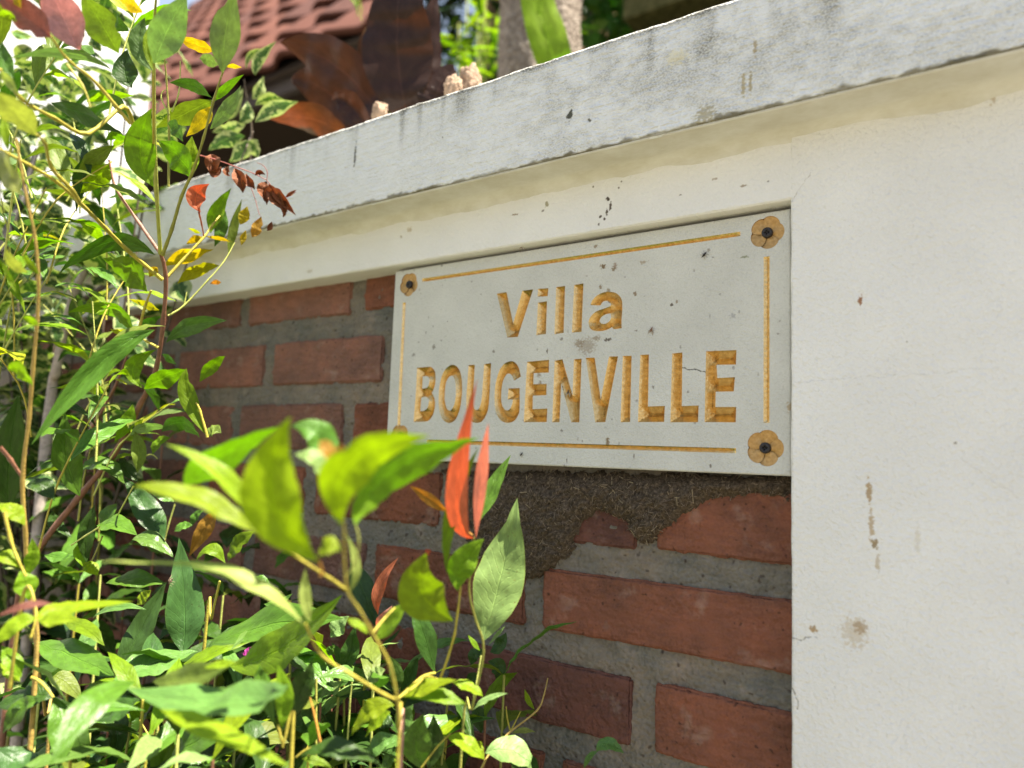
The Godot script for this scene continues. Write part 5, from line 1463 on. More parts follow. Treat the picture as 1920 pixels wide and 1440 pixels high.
	lf("twig", "dry", V(-4403, 547, 1237), V(-4345, 414, 1179), V(-4266, 288, 1108), Vector3(559, -111, 821), 295, 66)
	lf("twig", "dry", V(-4363, 514, 1204), V(-4304, 416, 1151), V(-4205, 260, 1062), Vector3(529, -140, 837), 243, 66)
	lf("twig", "dry", V(-4430, 631, 1266), V(-4470, 659, 1298), V(-4513, 617, 1322), Vector3(526, -570, 631), 140, 66)
	lf("twig", "dry", V(-4345, 414, 1179), V(-4286, 317, 1126), V(-4309, 236, 1132), Vector3(692, -51, 721), 172, 66, [-1, 0.7, 0.47])
	lf("twig", "dry", V(-4708, 709, 1471), V(-4731, 633, 1478), V(-4703, 609, 1455), Vector3(790, -55, 611), 154, 66)
	lf("twig", "dry", V(-4283, 427, 1137), V(-4241, 469, 1112), V(-4194, 501, 1084), Vector3(712, -494, 499), 87, 66)
	lf("twig", "dry", V(-4436, 110, 1206), V(-4410, 146, 1192), V(-4393, 197, 1186), Vector3(825, -304, 477), 121, 66)
	st("main", "yellowgreen", 9, 4, [V(-6190, -1429, 2641), V(-6158, -831, 2625), V(-6083, -133, 2588)])
	lf("main", "green", V(-6143, -691, 2618), V(-6151, -565, 2353), V(-6160, -578, 2088), Vector3(339, 941, 14), 139)
	lf("main", "lime", V(-6128, -552, 2610), V(-5948, -417, 2879), V(-5768, -423, 3148), Vector3(-62, 976, -209), 168)
	lf("main", "green", V(-6113, -412, 2603), V(-6130, -220, 2346), V(-6148, -169, 2090), Vector3(330, 868, 372), 149)
	lf("main", "dullgreen", V(-6098, -272, 2595), V(-6143, -148, 2755), V(-6189, -164, 2915), Vector3(-108, 826, -553), 93)
	lf("main", "limegreen", V(-6083, -133, 2588), V(-6018, -27, 2478), V(-5953, -60, 2368), Vector3(-374, 802, 465), 72)
	st("main", "yellowstem", 9, 4, [V(-5279, -448, 2892), V(-5165, 69, 2719), V(-4962, 458, 2410)])
	lf("main", "olive", V(-5125, 147, 2657), V(-5248, 460, 2715), V(-5371, 633, 2772), Vector3(920, 60, 387), 152)
	lf("main", "olive", V(-5084, 225, 2596), V(-4890, 207, 2348), V(-4696, 50, 2101), Vector3(196, 892, 407), 160)
	lf("main", "dark", V(-5043, 302, 2534), V(-5171, 575, 2585), V(-5298, 707, 2635), Vector3(871, 488, 61), 135)
	lf("main", "lime", V(-5003, 380, 2472), V(-4859, 316, 2288), V(-4715, 113, 2104), Vector3(439, 894, 96), 128)
	lf("main", "lime", V(-4962, 458, 2410), V(-4951, 685, 2466), V(-4941, 772, 2522), Vector3(435, 304, -848), 98)
	st("main", "yellowgreen", 9, 4, [V(-7617, -444, 2394), V(-7650, 108, 2235), V(-7705, 535, 1966)])
	lf("main", "dullgreen", V(-7661, 194, 2181), V(-7711, 470, 2392), V(-7761, 606, 2602), Vector3(522, 684, -509), 160)
	lf("main", "limeyellow", V(-7672, 279, 2127), V(-7560, 342, 1858), V(-7448, 265, 1590), Vector3(78, 945, 317), 146)
	lf("main", "olive", V(-7683, 364, 2073), V(-7752, 587, 2168), V(-7821, 670, 2263), Vector3(861, 362, -357), 109)
	lf("main", "green", V(-7694, 450, 2020), V(-7719, 438, 1830), V(-7744, 287, 1641), Vector3(199, 949, -246), 99)
	lf("main", "green", V(-7705, 535, 1966), V(-7742, 743, 2086), V(-7779, 812, 2207), Vector3(498, 155, -853), 105)
	st("main", "limestem", 9, 4, [V(-4750, 765, 2567), V(-4717, 1359, 2513), V(-4642, 2029, 2388)])
	lf("main", "limegreen", V(-4702, 1493, 2488), V(-4395, 1614, 2398), V(-4088, 1595, 2309), Vector3(-473, 875, 107), 165)
	lf("main", "limeyellow", V(-4687, 1627, 2463), V(-4940, 1878, 2598), V(-5193, 1989, 2733), Vector3(575, 703, 419), 178)
	lf("main", "dullgreen", V(-4672, 1761, 2438), V(-4490, 1880, 2399), V(-4307, 1859, 2360), Vector3(-505, 772, 385), 101)
	lf("main", "olive", V(-4657, 1895, 2413), V(-4811, 2021, 2383), V(-4964, 2007, 2353), Vector3(342, 928, 149), 89)
	lf("main", "green", V(-4642, 2029, 2388), V(-4493, 2150, 2466), V(-4344, 2131, 2545), Vector3(-695, 687, -212), 93)
	st("main", "limestem", 9, 4, [V(-5752, 185, 2692), V(-5806, 709, 2884), V(-5911, 1140, 3255)])
	lf("main", "green", V(-5827, 795, 2958), V(-5611, 1023, 2985), V(-5394, 1111, 3012), Vector3(-540, 821, 187), 144)
	lf("main", "olive", V(-5848, 881, 3033), V(-6063, 895, 3276), V(-6277, 770, 3519), Vector3(-107, 882, 459), 163)
	lf("main", "lime", V(-5869, 967, 3107), V(-5722, 1177, 3109), V(-5575, 1247, 3111), Vector3(-749, 401, 527), 112)
	lf("main", "lime", V(-5890, 1054, 3181), V(-6036, 1075, 3365), V(-6182, 956, 3550), Vector3(392, 867, 307), 118)
	lf("main", "dullgreen", V(-5911, 1140, 3255), V(-5889, 1349, 3199), V(-5866, 1418, 3143), Vector3(-271, 527, 805), 90)
	st("main", "yellowgreen", 9, 4, [V(-5806, -284, 2662), V(-5865, 268, 2815), V(-5982, 775, 3122)])
	lf("main", "dullgreen", V(-5888, 369, 2876), V(-6104, 615, 2763), V(-6321, 721, 2650), Vector3(216, 972, 96), 160)
	lf("main", "olive", V(-5912, 471, 2938), V(-5691, 583, 3108), V(-5470, 555, 3278), Vector3(46, 996, -80), 144)
	lf("main", "limeyellow", V(-5935, 572, 2999), V(-6141, 683, 2954), V(-6347, 654, 2910), Vector3(368, 917, 152), 111)
	lf("main", "green", V(-5959, 673, 3060), V(-5758, 841, 3132), V(-5557, 869, 3204), Vector3(-576, 813, -80), 124)
	lf("main", "limeyellow", V(-5982, 775, 3122), V(-6156, 839, 3188), V(-6329, 763, 3255), Vector3(73, 984, 161), 94)
	st("main", "limestem", 9, 4, [V(-6192, -1666, 2711), V(-6049, -1109, 2655), V(-5654, -400, 2500)])
	lf("main", "limegreen", V(-5970, -967, 2624), V(-5752, -909, 2403), V(-5535, -991, 2183), Vector3(249, 960, 126), 155)
	lf("main", "limegreen", V(-5891, -825, 2593), V(-5980, -484, 2747), V(-6069, -283, 2902), Vector3(694, 563, -448), 175)
	lf("main", "olive", V(-5812, -684, 2562), V(-5624, -630, 2467), V(-5436, -716, 2373), Vector3(-206, 934, 292), 105)
	lf("main", "green", V(-5733, -542, 2531), V(-5908, -322, 2522), V(-6084, -241, 2513), Vector3(460, 881, -111), 126)
	lf("main", "green", V(-5654, -400, 2500), V(-5480, -372, 2402), V(-5307, -485, 2304), Vector3(91, 987, -133), 100)
	st("main", "yellowstem", 9, 4, [V(-5504, -591, 2604), V(-5607, -46, 2464), V(-5820, 459, 2174)])
	lf("main", "lime", V(-5649, 55, 2406), V(-5811, 80, 2162), V(-5972, -35, 1919), Vector3(-245, 970, 9), 146)
	lf("main", "dark", V(-5692, 156, 2348), V(-5512, 453, 2399), V(-5332, 610, 2450), Vector3(-893, 409, 187), 159)
	lf("main", "dark", V(-5735, 257, 2290), V(-5860, 258, 2113), V(-5986, 119, 1937), Vector3(-235, 971, 32), 110)
	lf("main", "olive", V(-5777, 358, 2232), V(-5727, 563, 2352), V(-5677, 627, 2472), Vector3(-296, 609, -736), 105)
	lf("main", "green", V(-5820, 459, 2174), V(-5953, 494, 2068), V(-6086, 388, 1963), Vector3(-346, 889, 301), 85)
	st("main", "yellowgreen", 9, 4, [V(-6821, -538, 2391), V(-6620, -57, 2520), V(-6269, 258, 2745)])
	lf("main", "lime", V(-6550, 6, 2565), V(-6267, -21, 2472), V(-5985, -188, 2379), Vector3(681, 696, -227), 152)
	lf("main", "olive", V(-6479, 69, 2610), V(-6561, 351, 2728), V(-6642, 493, 2846), Vector3(652, 153, -743), 141)
	lf("main", "dark", V(-6409, 132, 2655), V(-6205, 117, 2692), V(-6001, -38, 2729), Vector3(522, 729, 442), 107)
	lf("main", "dark", V(-6339, 195, 2700), V(-6443, 444, 2844), V(-6547, 554, 2989), Vector3(436, 318, -842), 137)
	lf("main", "dark", V(-6269, 258, 2745), V(-6127, 319, 2694), V(-5985, 239, 2644), Vector3(-276, 825, 493), 76)
	st("main", "yellowstem", 9, 4, [V(-5601, -1159, 2961), V(-5521, -575, 2905), V(-5307, 176, 2758)])
	lf("main", "limegreen", V(-5478, -425, 2876), V(-5204, -314, 2756), V(-4930, -343, 2635), Vector3(164, 978, -128), 154)
	lf("main", "green", V(-5435, -275, 2847), V(-5567, -91, 2959), V(-5699, -47, 3072), Vector3(324, 892, -316), 113)
	lf("main", "lime", V(-5393, -124, 2817), V(-5272, -59, 2577), V(-5152, -133, 2337), Vector3(326, 945, -19), 135)
	lf("main", "limegreen", V(-5350, 26, 2788), V(-5350, 228, 2953), V(-5351, 290, 3119), Vector3(690, 463, -556), 116)
	lf("main", "olive", V(-5307, 176, 2758), V(-5236, 293, 2553), V(-5164, 270, 2348), Vector3(-62, 920, 386), 115)
	st("main", "limestem", 9, 4, [V(-5201, -532, 3043), V(-4956, -78, 3121), V(-4498, 210, 3266)])
	lf("main", "olive", V(-4865, -20, 3150), V(-4723, 140, 2923), V(-4580, 159, 2697), Vector3(287, 901, 325), 146)
	lf("main", "limegreen", V(-4773, 37, 3179), V(-4782, 111, 3402), V(-4792, 45, 3625), Vector3(180, 946, 270), 113)
	lf("main", "olive", V(-4681, 95, 3208), V(-4616, 258, 3032), V(-4550, 281, 2855), Vector3(-300, 712, 635), 112)
	lf("main", "limegreen", V(-4590, 153, 3237), V(-4561, 210, 3414), V(-4531, 128, 3592), Vector3(421, 903, -87), 90)
	lf("main", "olive", V(-4498, 210, 3266), V(-4436, 341, 3138), V(-4374, 331, 3011), Vector3(-319, 820, 476), 84)
	st("main", "limestem", 9, 4, [V(-5430, 289, 3025), V(-5223, 804, 2991), V(-4770, 1275, 2915)])
	lf("main", "olive", V(-5133, 898, 2976), V(-5203, 1205, 2934), V(-5272, 1372, 2892), Vector3(716, 612, 335), 139)
	lf("main", "lime", V(-5042, 993, 2961), V(-4816, 955, 2887), V(-4591, 777, 2814), Vector3(205, 976, -75), 125)
	lf("main", "olive", V(-4951, 1087, 2945), V(-5050, 1425, 2919), V(-5149, 1623, 2893), Vector3(787, 143, 600), 158)
	lf("main", "green", V(-4861, 1181, 2930), V(-4619, 1157, 2901), V(-4377, 993, 2872), Vector3(-110, 945, 309), 126)
	lf("main", "limeyellow", V(-4770, 1275, 2915), V(-4848, 1466, 2874), V(-4927, 1518, 2832), Vector3(509, 364, 780), 88)
	st("main", "yellowstem", 9, 4, [V(-5366, -1379, 2288), V(-5397, -809, 2160), V(-5449, -348, 1942)])
	lf("main", "limegreen", V(-5407, -717, 2117), V(-5608, -563, 2216), V(-5810, -548, 2315), Vector3(416, 899, 135), 126)
	lf("main", "lime", V(-5418, -625, 2073), V(-5248, -550, 1861), V(-5078, -616, 1650), Vector3(387, 913, 127), 137)
	lf("main", "green", V(-5428, -532, 2030), V(-5639, -358, 2113), V(-5849, -324, 2197), Vector3(371, 863, 342), 132)
	lf("main", "limegreen", V(-5439, -440, 1986), V(-5307, -362, 1828), V(-5175, -424, 1670), Vector3(397, 918, -10), 105)
	lf("main", "dullgreen", V(-5449, -348, 1942), V(-5533, -171, 2021), V(-5618, -135, 2100), Vector3(710, 331, -621), 89)
	st("main", "yellowstem", 9, 4, [V(-6085, -1385, 2560), V(-6024, -802, 2639), V(-5909, -265, 2789)])
	lf("main", "limeyellow", V(-6001, -695, 2669), V(-6079, -395, 2488), V(-6156, -236, 2308), Vector3(13, 524, 852), 163)
	lf("main", "dark", V(-5978, -587, 2699), V(-5881, -550, 3022), V(-5784, -653, 3345), Vector3(396, 914, 90), 169)
	lf("main", "dark", V(-5955, -480, 2729), V(-5887, -251, 2532), V(-5819, -161, 2335), Vector3(207, 640, 740), 141)
	lf("main", "olive", V(-5932, -373, 2759), V(-5924, -299, 2944), V(-5917, -364, 3128), Vector3(216, 942, 255), 94)
	lf("main", "dullgreen", V(-5909, -265, 2789), V(-5875, -139, 2669), V(-5840, -153, 2548), Vector3(156, 971, 184), 76)
	st("main", "yellowstem", 9, 4, [V(-5909, -752, 1889), V(-5991, -164, 1894), V(-6221, 643, 1910)])
	lf("main", "olive", V(-6037, -2, 1898), V(-6102, 126, 2167), V(-6168, 114, 2437), Vector3(154, 946, -285), 146)
	lf("main", "olive", V(-6083, 159, 1901), V(-5969, 377, 1681), V(-5854, 456, 1460), Vector3(-224, 755, 617), 153)
	lf("main", "olive", V(-6129, 321, 1904), V(-6234, 454, 2163), V(-6338, 447, 2422), Vector3(-69, 926, -370), 147)
	lf("main", "dullgreen", V(-6175, 482, 1907), V(-6136, 612, 1690), V(-6097, 603, 1473), Vector3(-178, 966, 188), 119)
	lf("main", "limegreen", V(-6221, 643, 1910), V(-6362, 761, 2048), V(-6502, 739, 2185), Vector3(403, 846, -349), 106)
	st("main", "limestem", 9, 4, [V(-6090, -883, 1568), V(-6185, -299, 1580), V(-6464, 538, 1616)])
	lf("main", "green", V(-6241, -132, 1587), V(-6242, 30, 1924), V(-6244, 51, 2260), Vector3(315, 841, -440), 179)
	lf("main", "limeyellow", V(-6296, 36, 1595), V(-6442, 178, 1411), V(-6587, 181, 1227), Vector3(-63, 802, 594), 128)
	lf("main", "green", V(-6352, 203, 1602), V(-6247, 374, 1813), V(-6141, 404, 2024), Vector3(-365, 725, -584), 135)
	lf("main", "green", V(-6408, 370, 1609), V(-6605, 448, 1436), V(-6802, 387, 1263), Vector3(372, 897, 240), 132)
	lf("main", "dullgreen", V(-6464, 538, 1616), V(-6343, 703, 1672), V(-6222, 729, 1728), Vector3(-460, 858, -228), 92)
	st("main", "limestem", 9, 4, [V(-6452, 375, 1987), V(-6519, 965, 2022), V(-6663, 1588, 2097)])
	lf("main", "green", V(-6548, 1090, 2037), V(-6802, 1208, 2084), V(-7056, 1187, 2130), Vector3(-35, 999, -31), 135)
	lf("main", "green", V(-6577, 1214, 2052), V(-6331, 1444, 1958), V(-6085, 1533, 1864), Vector3(-527, 779, 340), 162)
	lf("main", "green", V(-6605, 1339, 2067), V(-6755, 1405, 2209), V(-6905, 1332, 2350), Vector3(471, 770, -431), 104)
	lf("main", "green", V(-6634, 1464, 2082), V(-6496, 1652, 1988), V(-6358, 1701, 1894), Vector3(-573, 724, 385), 112)
	lf("main", "limegreen", V(-6663, 1588, 2097), V(-6805, 1645, 2215), V(-6947, 1562, 2332), Vector3(576, 798, -178), 93)
	st("main", "yellowgreen", 9, 4, [V(-6703, 1173, 2541), V(-6770, 1729, 2682), V(-6887, 2174, 2929)])
	lf("main", "olive", V(-6793, 1818, 2732), V(-6541, 2069, 2805), V(-6288, 2180, 2878), Vector3(-592, 805, 51), 169)
	lf("main", "limegreen", V(-6817, 1907, 2781), V(-7006, 1952, 2898), V(-7195, 1856, 3016), Vector3(72, 971, -227), 111)
	lf("main", "dullgreen", V(-6840, 1996, 2830), V(-6662, 2208, 2914), V(-6484, 2280, 2999), Vector3(-888, 460, 3), 131)
	lf("main", "olive", V(-6863, 2085, 2880), V(-7064, 2159, 2939), V(-7265, 2093, 2998), Vector3(308, 874, 376), 106)
	lf("main", "olive", V(-6887, 2174, 2929), V(-6797, 2324, 2936), V(-6707, 2333, 2942), Vector3(-598, 618, 510), 71)
	st("main", "yellowstem", 9, 4, [V(-5799, -1912, 2484), V(-5644, -1459, 2690), V(-5195, -1015, 3288)])
	lf("main", "green", V(-5554, -1370, 2810), V(-5702, -1201, 3016), V(-5849, -1172, 3222), Vector3(330, 927, -175), 142)
	lf("main", "limeyellow", V(-5464, -1281, 2929), V(-5116, -1262, 2964), V(-4769, -1383, 2998), Vector3(-282, 957, -72), 175)
	lf("main", "limeyellow", V(-5375, -1193, 3049), V(-5507, -1088, 3208), V(-5639, -1124, 3368), Vector3(694, 698, -177), 108)
	lf("main", "olive", V(-5285, -1104, 3169), V(-5026, -1040, 3167), V(-4767, -1116, 3165), Vector3(228, 958, 176), 130)
	lf("main", "green", V(-5195, -1015, 3288), V(-5272, -928, 3474), V(-5350, -981, 3659), Vector3(172, 982, -71), 103)
	st("main", "yellowgreen", 9, 4, [V(-5923, 296, 2339), V(-5816, 785, 2131), V(-5622, 1128, 1755)])
	lf("main", "lime", V(-5777, 853, 2056), V(-5481, 902, 2072), V(-5184, 810, 2089), Vector3(-508, 752, 420), 149)
	lf("main", "dullgreen", V(-5739, 922, 1981), V(-5987, 1129, 1860), V(-6235, 1195, 1738), Vector3(441, 694, 569), 161)
	lf("main", "limeyellow", V(-5700, 991, 1906), V(-5526, 1002, 1812), V(-5352, 873, 1719), Vector3(387, 913, -129), 100)
	lf("main", "green", V(-5661, 1059, 1830), V(-5754, 1215, 1750), V(-5848, 1232, 1670), Vector3(637, 755, 155), 85)
	lf("main", "green", V(-5622, 1128, 1755), V(-5474, 1168, 1715), V(-5326, 1068, 1675), Vector3(207, 974, 91), 77)
	st("main", "yellowgreen", 9, 4, [V(-6015, -1356, 2887), V(-5829, -826, 2835), V(-5278, -149, 2683)])
	lf("main", "limegreen", V(-5718, -691, 2805), V(-5819, -395, 2720), V(-5920, -239, 2636), Vector3(764, 72, 642), 144)
	lf("main", "green", V(-5608, -556, 2774), V(-5304, -554, 2857), V(-4999, -692, 2940), Vector3(-120, 987, -108), 159)
	lf("main", "olive", V(-5498, -420, 2744), V(-5572, -260, 2615), V(-5647, -239, 2486), Vector3(401, 908, 122), 96)
	lf("main", "dullgreen", V(-5388, -285, 2713), V(-5220, -176, 2874), V(-5052, -207, 3035), Vector3(106, 970, 218), 121)
	lf("main", "limegreen", V(-5278, -149, 2683), V(-5279, -44, 2463), V(-5279, -78, 2244), Vector3(-112, 963, 245), 115)
	st("main", "limestem", 9, 4, [V(-5726, -2435, 1942), V(-5505, -1953, 1856), V(-5038, -1568, 1675)])
	lf("main", "limeyellow", V(-5411, -1876, 1820), V(-5439, -1635, 1592), V(-5466, -1535, 1363), Vector3(-153, 960, 235), 153)
	lf("main", "olive", V(-5318, -1799, 1784), V(-5096, -1741, 1949), V(-4873, -1823, 2115), Vector3(-261, 960, 103), 139)
	lf("main", "dullgreen", V(-5225, -1722, 1748), V(-5202, -1612, 1491), V(-5179, -1642, 1235), Vector3(252, 840, 480), 133)
	lf("main", "green", V(-5132, -1645, 1711), V(-5013, -1457, 1888), V(-4894, -1409, 2064), Vector3(-209, 726, -655), 130)
	lf("main", "green", V(-5038, -1568, 1675), V(-5011, -1523, 1525), V(-4984, -1617, 1375), Vector3(473, 857, -206), 76)
	st("main", "yellowstem", 9, 4, [V(-6127, -2685, 1751), V(-6013, -2115, 1820), V(-5733, -1451, 1990)])
	lf("main", "limegreen", V(-5957, -1982, 1854), V(-5789, -1842, 1634), V(-5621, -1841, 1414), Vector3(291, 955, 61), 147)
	lf("main", "limegreen", V(-5901, -1850, 1888), V(-6025, -1714, 2067), V(-6148, -1718, 2247), Vector3(283, 851, -443), 119)
	lf("main", "dark", V(-5845, -1717, 1922), V(-5704, -1619, 1785), V(-5563, -1662, 1648), Vector3(-215, 886, 410), 102)
	lf("main", "dark", V(-5789, -1584, 1956), V(-5835, -1455, 2153), V(-5881, -1467, 2351), Vector3(313, 874, -371), 111)
	lf("main", "limeyellow", V(-5733, -1451, 1990), V(-5593, -1355, 1927), V(-5453, -1400, 1864), Vector3(-41, 904, 426), 82)
	st("main", "limestem", 9, 4, [V(-6870, -2213, 1706), V(-6752, -1648, 1629), V(-6526, -1143, 1482)])
	lf("main", "olive", V(-6707, -1547, 1599), V(-6885, -1294, 1510), V(-7063, -1180, 1421), Vector3(262, 636, 726), 146)
	lf("main", "olive", V(-6661, -1446, 1570), V(-6398, -1365, 1648), V(-6135, -1423, 1725), Vector3(-97, 957, 274), 139)
	lf("main", "green", V(-6616, -1345, 1541), V(-6794, -1158, 1508), V(-6972, -1111, 1475), Vector3(610, 793, -2), 116)
	lf("main", "olive", V(-6571, -1244, 1511), V(-6390, -1182, 1491), V(-6209, -1260, 1470), Vector3(254, 962, -96), 92)
	lf("main", "dark", V(-6526, -1143, 1482), V(-6658, -944, 1460), V(-6790, -885, 1438), Vector3(642, 708, 295), 104)
	st("main", "yellowgreen", 9, 4, [V(-6808, -1589, 1336), V(-6933, -1067, 1495), V(-7261, -482, 1916)])
	lf("main", "dark", V(-6998, -950, 1579), V(-7246, -937, 1602), V(-7494, -1064, 1625), Vector3(-266, 933, 241), 125)
	lf("main", "dullgreen", V(-7064, -833, 1663), V(-6882, -551, 1745), V(-6701, -408, 1826), Vector3(-919, 377, -112), 157)
	lf("main", "limegreen", V(-7129, -716, 1748), V(-7379, -712, 1941), V(-7628, -849, 2135), Vector3(15, 770, 638), 159)
	lf("main", "green", V(-7195, -599, 1832), V(-7143, -340, 1762), V(-7091, -220, 1692), Vector3(-108, 92, 990), 118)
	lf("main", "olive", V(-7261, -482, 1916), V(-7366, -481, 2104), V(-7471, -619, 2291), Vector3(3, 950, 311), 109)
	st("main", "yellowgreen", 9, 4, [V(-6276, -1726, 1623), V(-6375, -1154, 1701), V(-6669, -343, 1934)])
	lf("main", "olive", V(-6433, -991, 1748), V(-6528, -803, 1582), V(-6623, -755, 1416), Vector3(166, 827, 537), 121)
	lf("main", "dark", V(-6492, -829, 1794), V(-6453, -754, 2096), V(-6413, -819, 2397), Vector3(442, 835, -328), 153)
	lf("main", "lime", V(-6551, -667, 1841), V(-6564, -398, 1653), V(-6577, -268, 1466), Vector3(337, 298, 893), 148)
	lf("main", "limeyellow", V(-6610, -505, 1887), V(-6633, -462, 2075), V(-6656, -559, 2263), Vector3(-39, 998, 58), 95)
	lf("main", "limegreen", V(-6669, -343, 1934), V(-6652, -159, 1822), V(-6635, -115, 1710), Vector3(-185, 536, 824), 92)
	st("main", "yellowgreen", 9, 4, [V(-6785, -2764, 1570), V(-6543, -2313, 1664), V(-5969, -1956, 1888)])
	lf("main", "olive", V(-6428, -2242, 1709), V(-6399, -2237, 2055), V(-6369, -2373, 2402), Vector3(-212, 912, 351), 175)
	lf("main", "dullgreen", V(-6313, -2170, 1754), V(-6195, -2025, 1594), V(-6076, -2020, 1435), Vector3(-367, 807, 463), 112)
	lf("main", "green", V(-6198, -2099, 1798), V(-6157, -2105, 2076), V(-6115, -2252, 2354), Vector3(-46, 991, 130), 142)
	lf("main", "lime", V(-6084, -2027, 1843), V(-6025, -1830, 1721), V(-5966, -1774, 1598), Vector3(266, 312, 912), 104)
	lf("main", "olive", V(-5969, -1956, 1888), V(-5936, -1909, 2029), V(-5903, -2002, 2170), Vector3(320, 906, -278), 73)
	st("main", "yellowstem", 9, 4, [V(-4936, -2795, 2697), V(-4786, -2238, 2662), V(-4366, -1512, 2563)])
	lf("main", "green", V(-4702, -2092, 2642), V(-4789, -1844, 2353), V(-4875, -1736, 2063), Vector3(570, 698, 435), 183)
	lf("main", "green", V(-4618, -1947, 2622), V(-4380, -1863, 2854), V(-4142, -1919, 3086), Vector3(126, 991, -36), 168)
	lf("main", "green", V(-4534, -1802, 2603), V(-4660, -1609, 2477), V(-4786, -1555, 2351), Vector3(605, 683, 409), 118)
	lf("main", "dark", V(-4450, -1657, 2583), V(-4261, -1598, 2780), V(-4072, -1680, 2976), Vector3(313, 949, 43), 137)
	lf("main", "lime", V(-4366, -1512, 2563), V(-4417, -1391, 2453), V(-4468, -1411, 2343), Vector3(-151, 568, 809), 73)
	st("main", "yellowgreen", 9, 4, [V(-6070, -2896, 1692), V(-5969, -2327, 1779), V(-5721, -1666, 1993)])
	lf("main", "lime", V(-5919, -2195, 1822), V(-5709, -2068, 1724), V(-5499, -2082, 1625), Vector3(-134, 794, 593), 124)
	lf("main", "green", V(-5870, -2063, 1864), V(-5984, -1882, 2008), V(-6098, -1842, 2151), Vector3(150, 867, -475), 115)
	lf("main", "lime", V(-5820, -1930, 1907), V(-5627, -1834, 1808), V(-5434, -1877, 1710), Vector3(-208, 931, 300), 112)
	lf("main", "dark", V(-5770, -1798, 1950), V(-5881, -1631, 2098), V(-5991, -1605, 2246), Vector3(708, 695, -125), 112)
	lf("main", "olive", V(-5721, -1666, 1993), V(-5595, -1589, 1938), V(-5469, -1653, 1883), Vector3(-43, 881, 471), 71)
	st("main", "limestem", 9, 4, [V(-4665, -2093, 2456), V(-4646, -1498, 2509), V(-4602, -839, 2627)])
	lf("main", "lime", V(-4637, -1366, 2533), V(-4641, -1218, 2770), V(-4646, -1210, 3008), Vector3(-141, 853, -502), 131)
	lf("main", "olive", V(-4628, -1234, 2556), V(-4543, -1027, 2324), V(-4458, -960, 2093), Vector3(135, 917, 375), 149)
	lf("main", "green", V(-4619, -1103, 2580), V(-4624, -997, 2771), V(-4628, -1032, 2962), Vector3(306, 952, 29), 101)
	lf("main", "limegreen", V(-4611, -971, 2604), V(-4664, -850, 2462), V(-4717, -869, 2320), Vector3(-122, 891, 437), 86)
	lf("main", "green", V(-4602, -839, 2627), V(-4561, -748, 2784), V(-4520, -796, 2941), Vector3(264, 949, -170), 85)
	fill_low()
	fill_variegated()

# more leafy shoots deep in the low shrub, each stem with leaves in opposite pairs
func fill_low() -> void:
	var root: Node3D = bases["low"]
	var shapes := []
	for k in 8:
		shapes.append(leaf_mesh(Vector3.ZERO, Vector3(0.028, 0.004 - 0.001 * k, 0.002 * (k % 3)), Vector3(0.058, -0.004 - 0.001 * k, 0.0), Vector3.UP, 0.019, 12.0, [], 100 + k))
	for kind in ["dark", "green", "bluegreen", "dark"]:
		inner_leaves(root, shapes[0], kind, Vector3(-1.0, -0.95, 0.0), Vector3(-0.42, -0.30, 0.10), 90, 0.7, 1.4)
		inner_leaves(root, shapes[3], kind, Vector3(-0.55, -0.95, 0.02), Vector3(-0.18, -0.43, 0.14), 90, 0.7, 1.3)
	shoots(root, 24, Vector2(-0.95, -0.30), Vector2(0.02, 0.16), Vector2(-0.47, -0.33))
	shoots(root, 8, Vector2(-0.95, -0.60), Vector2(0.04, 0.16), Vector2(-0.36, -0.12))
	shoots(bases["bottom"], 17, Vector2(-0.36, -0.20), Vector2(0.05, 0.14), Vector2(-0.47, -0.36))
	shoots(bases["bottom"], 15, Vector2(-0.36, -0.23), Vector2(0.13, 0.26), Vector2(-0.44, -0.36))
	shoots(bases["bottom"], 14, Vector2(-0.50, -0.28), Vector2(0.18, 0.30), Vector2(-0.44, -0.36))

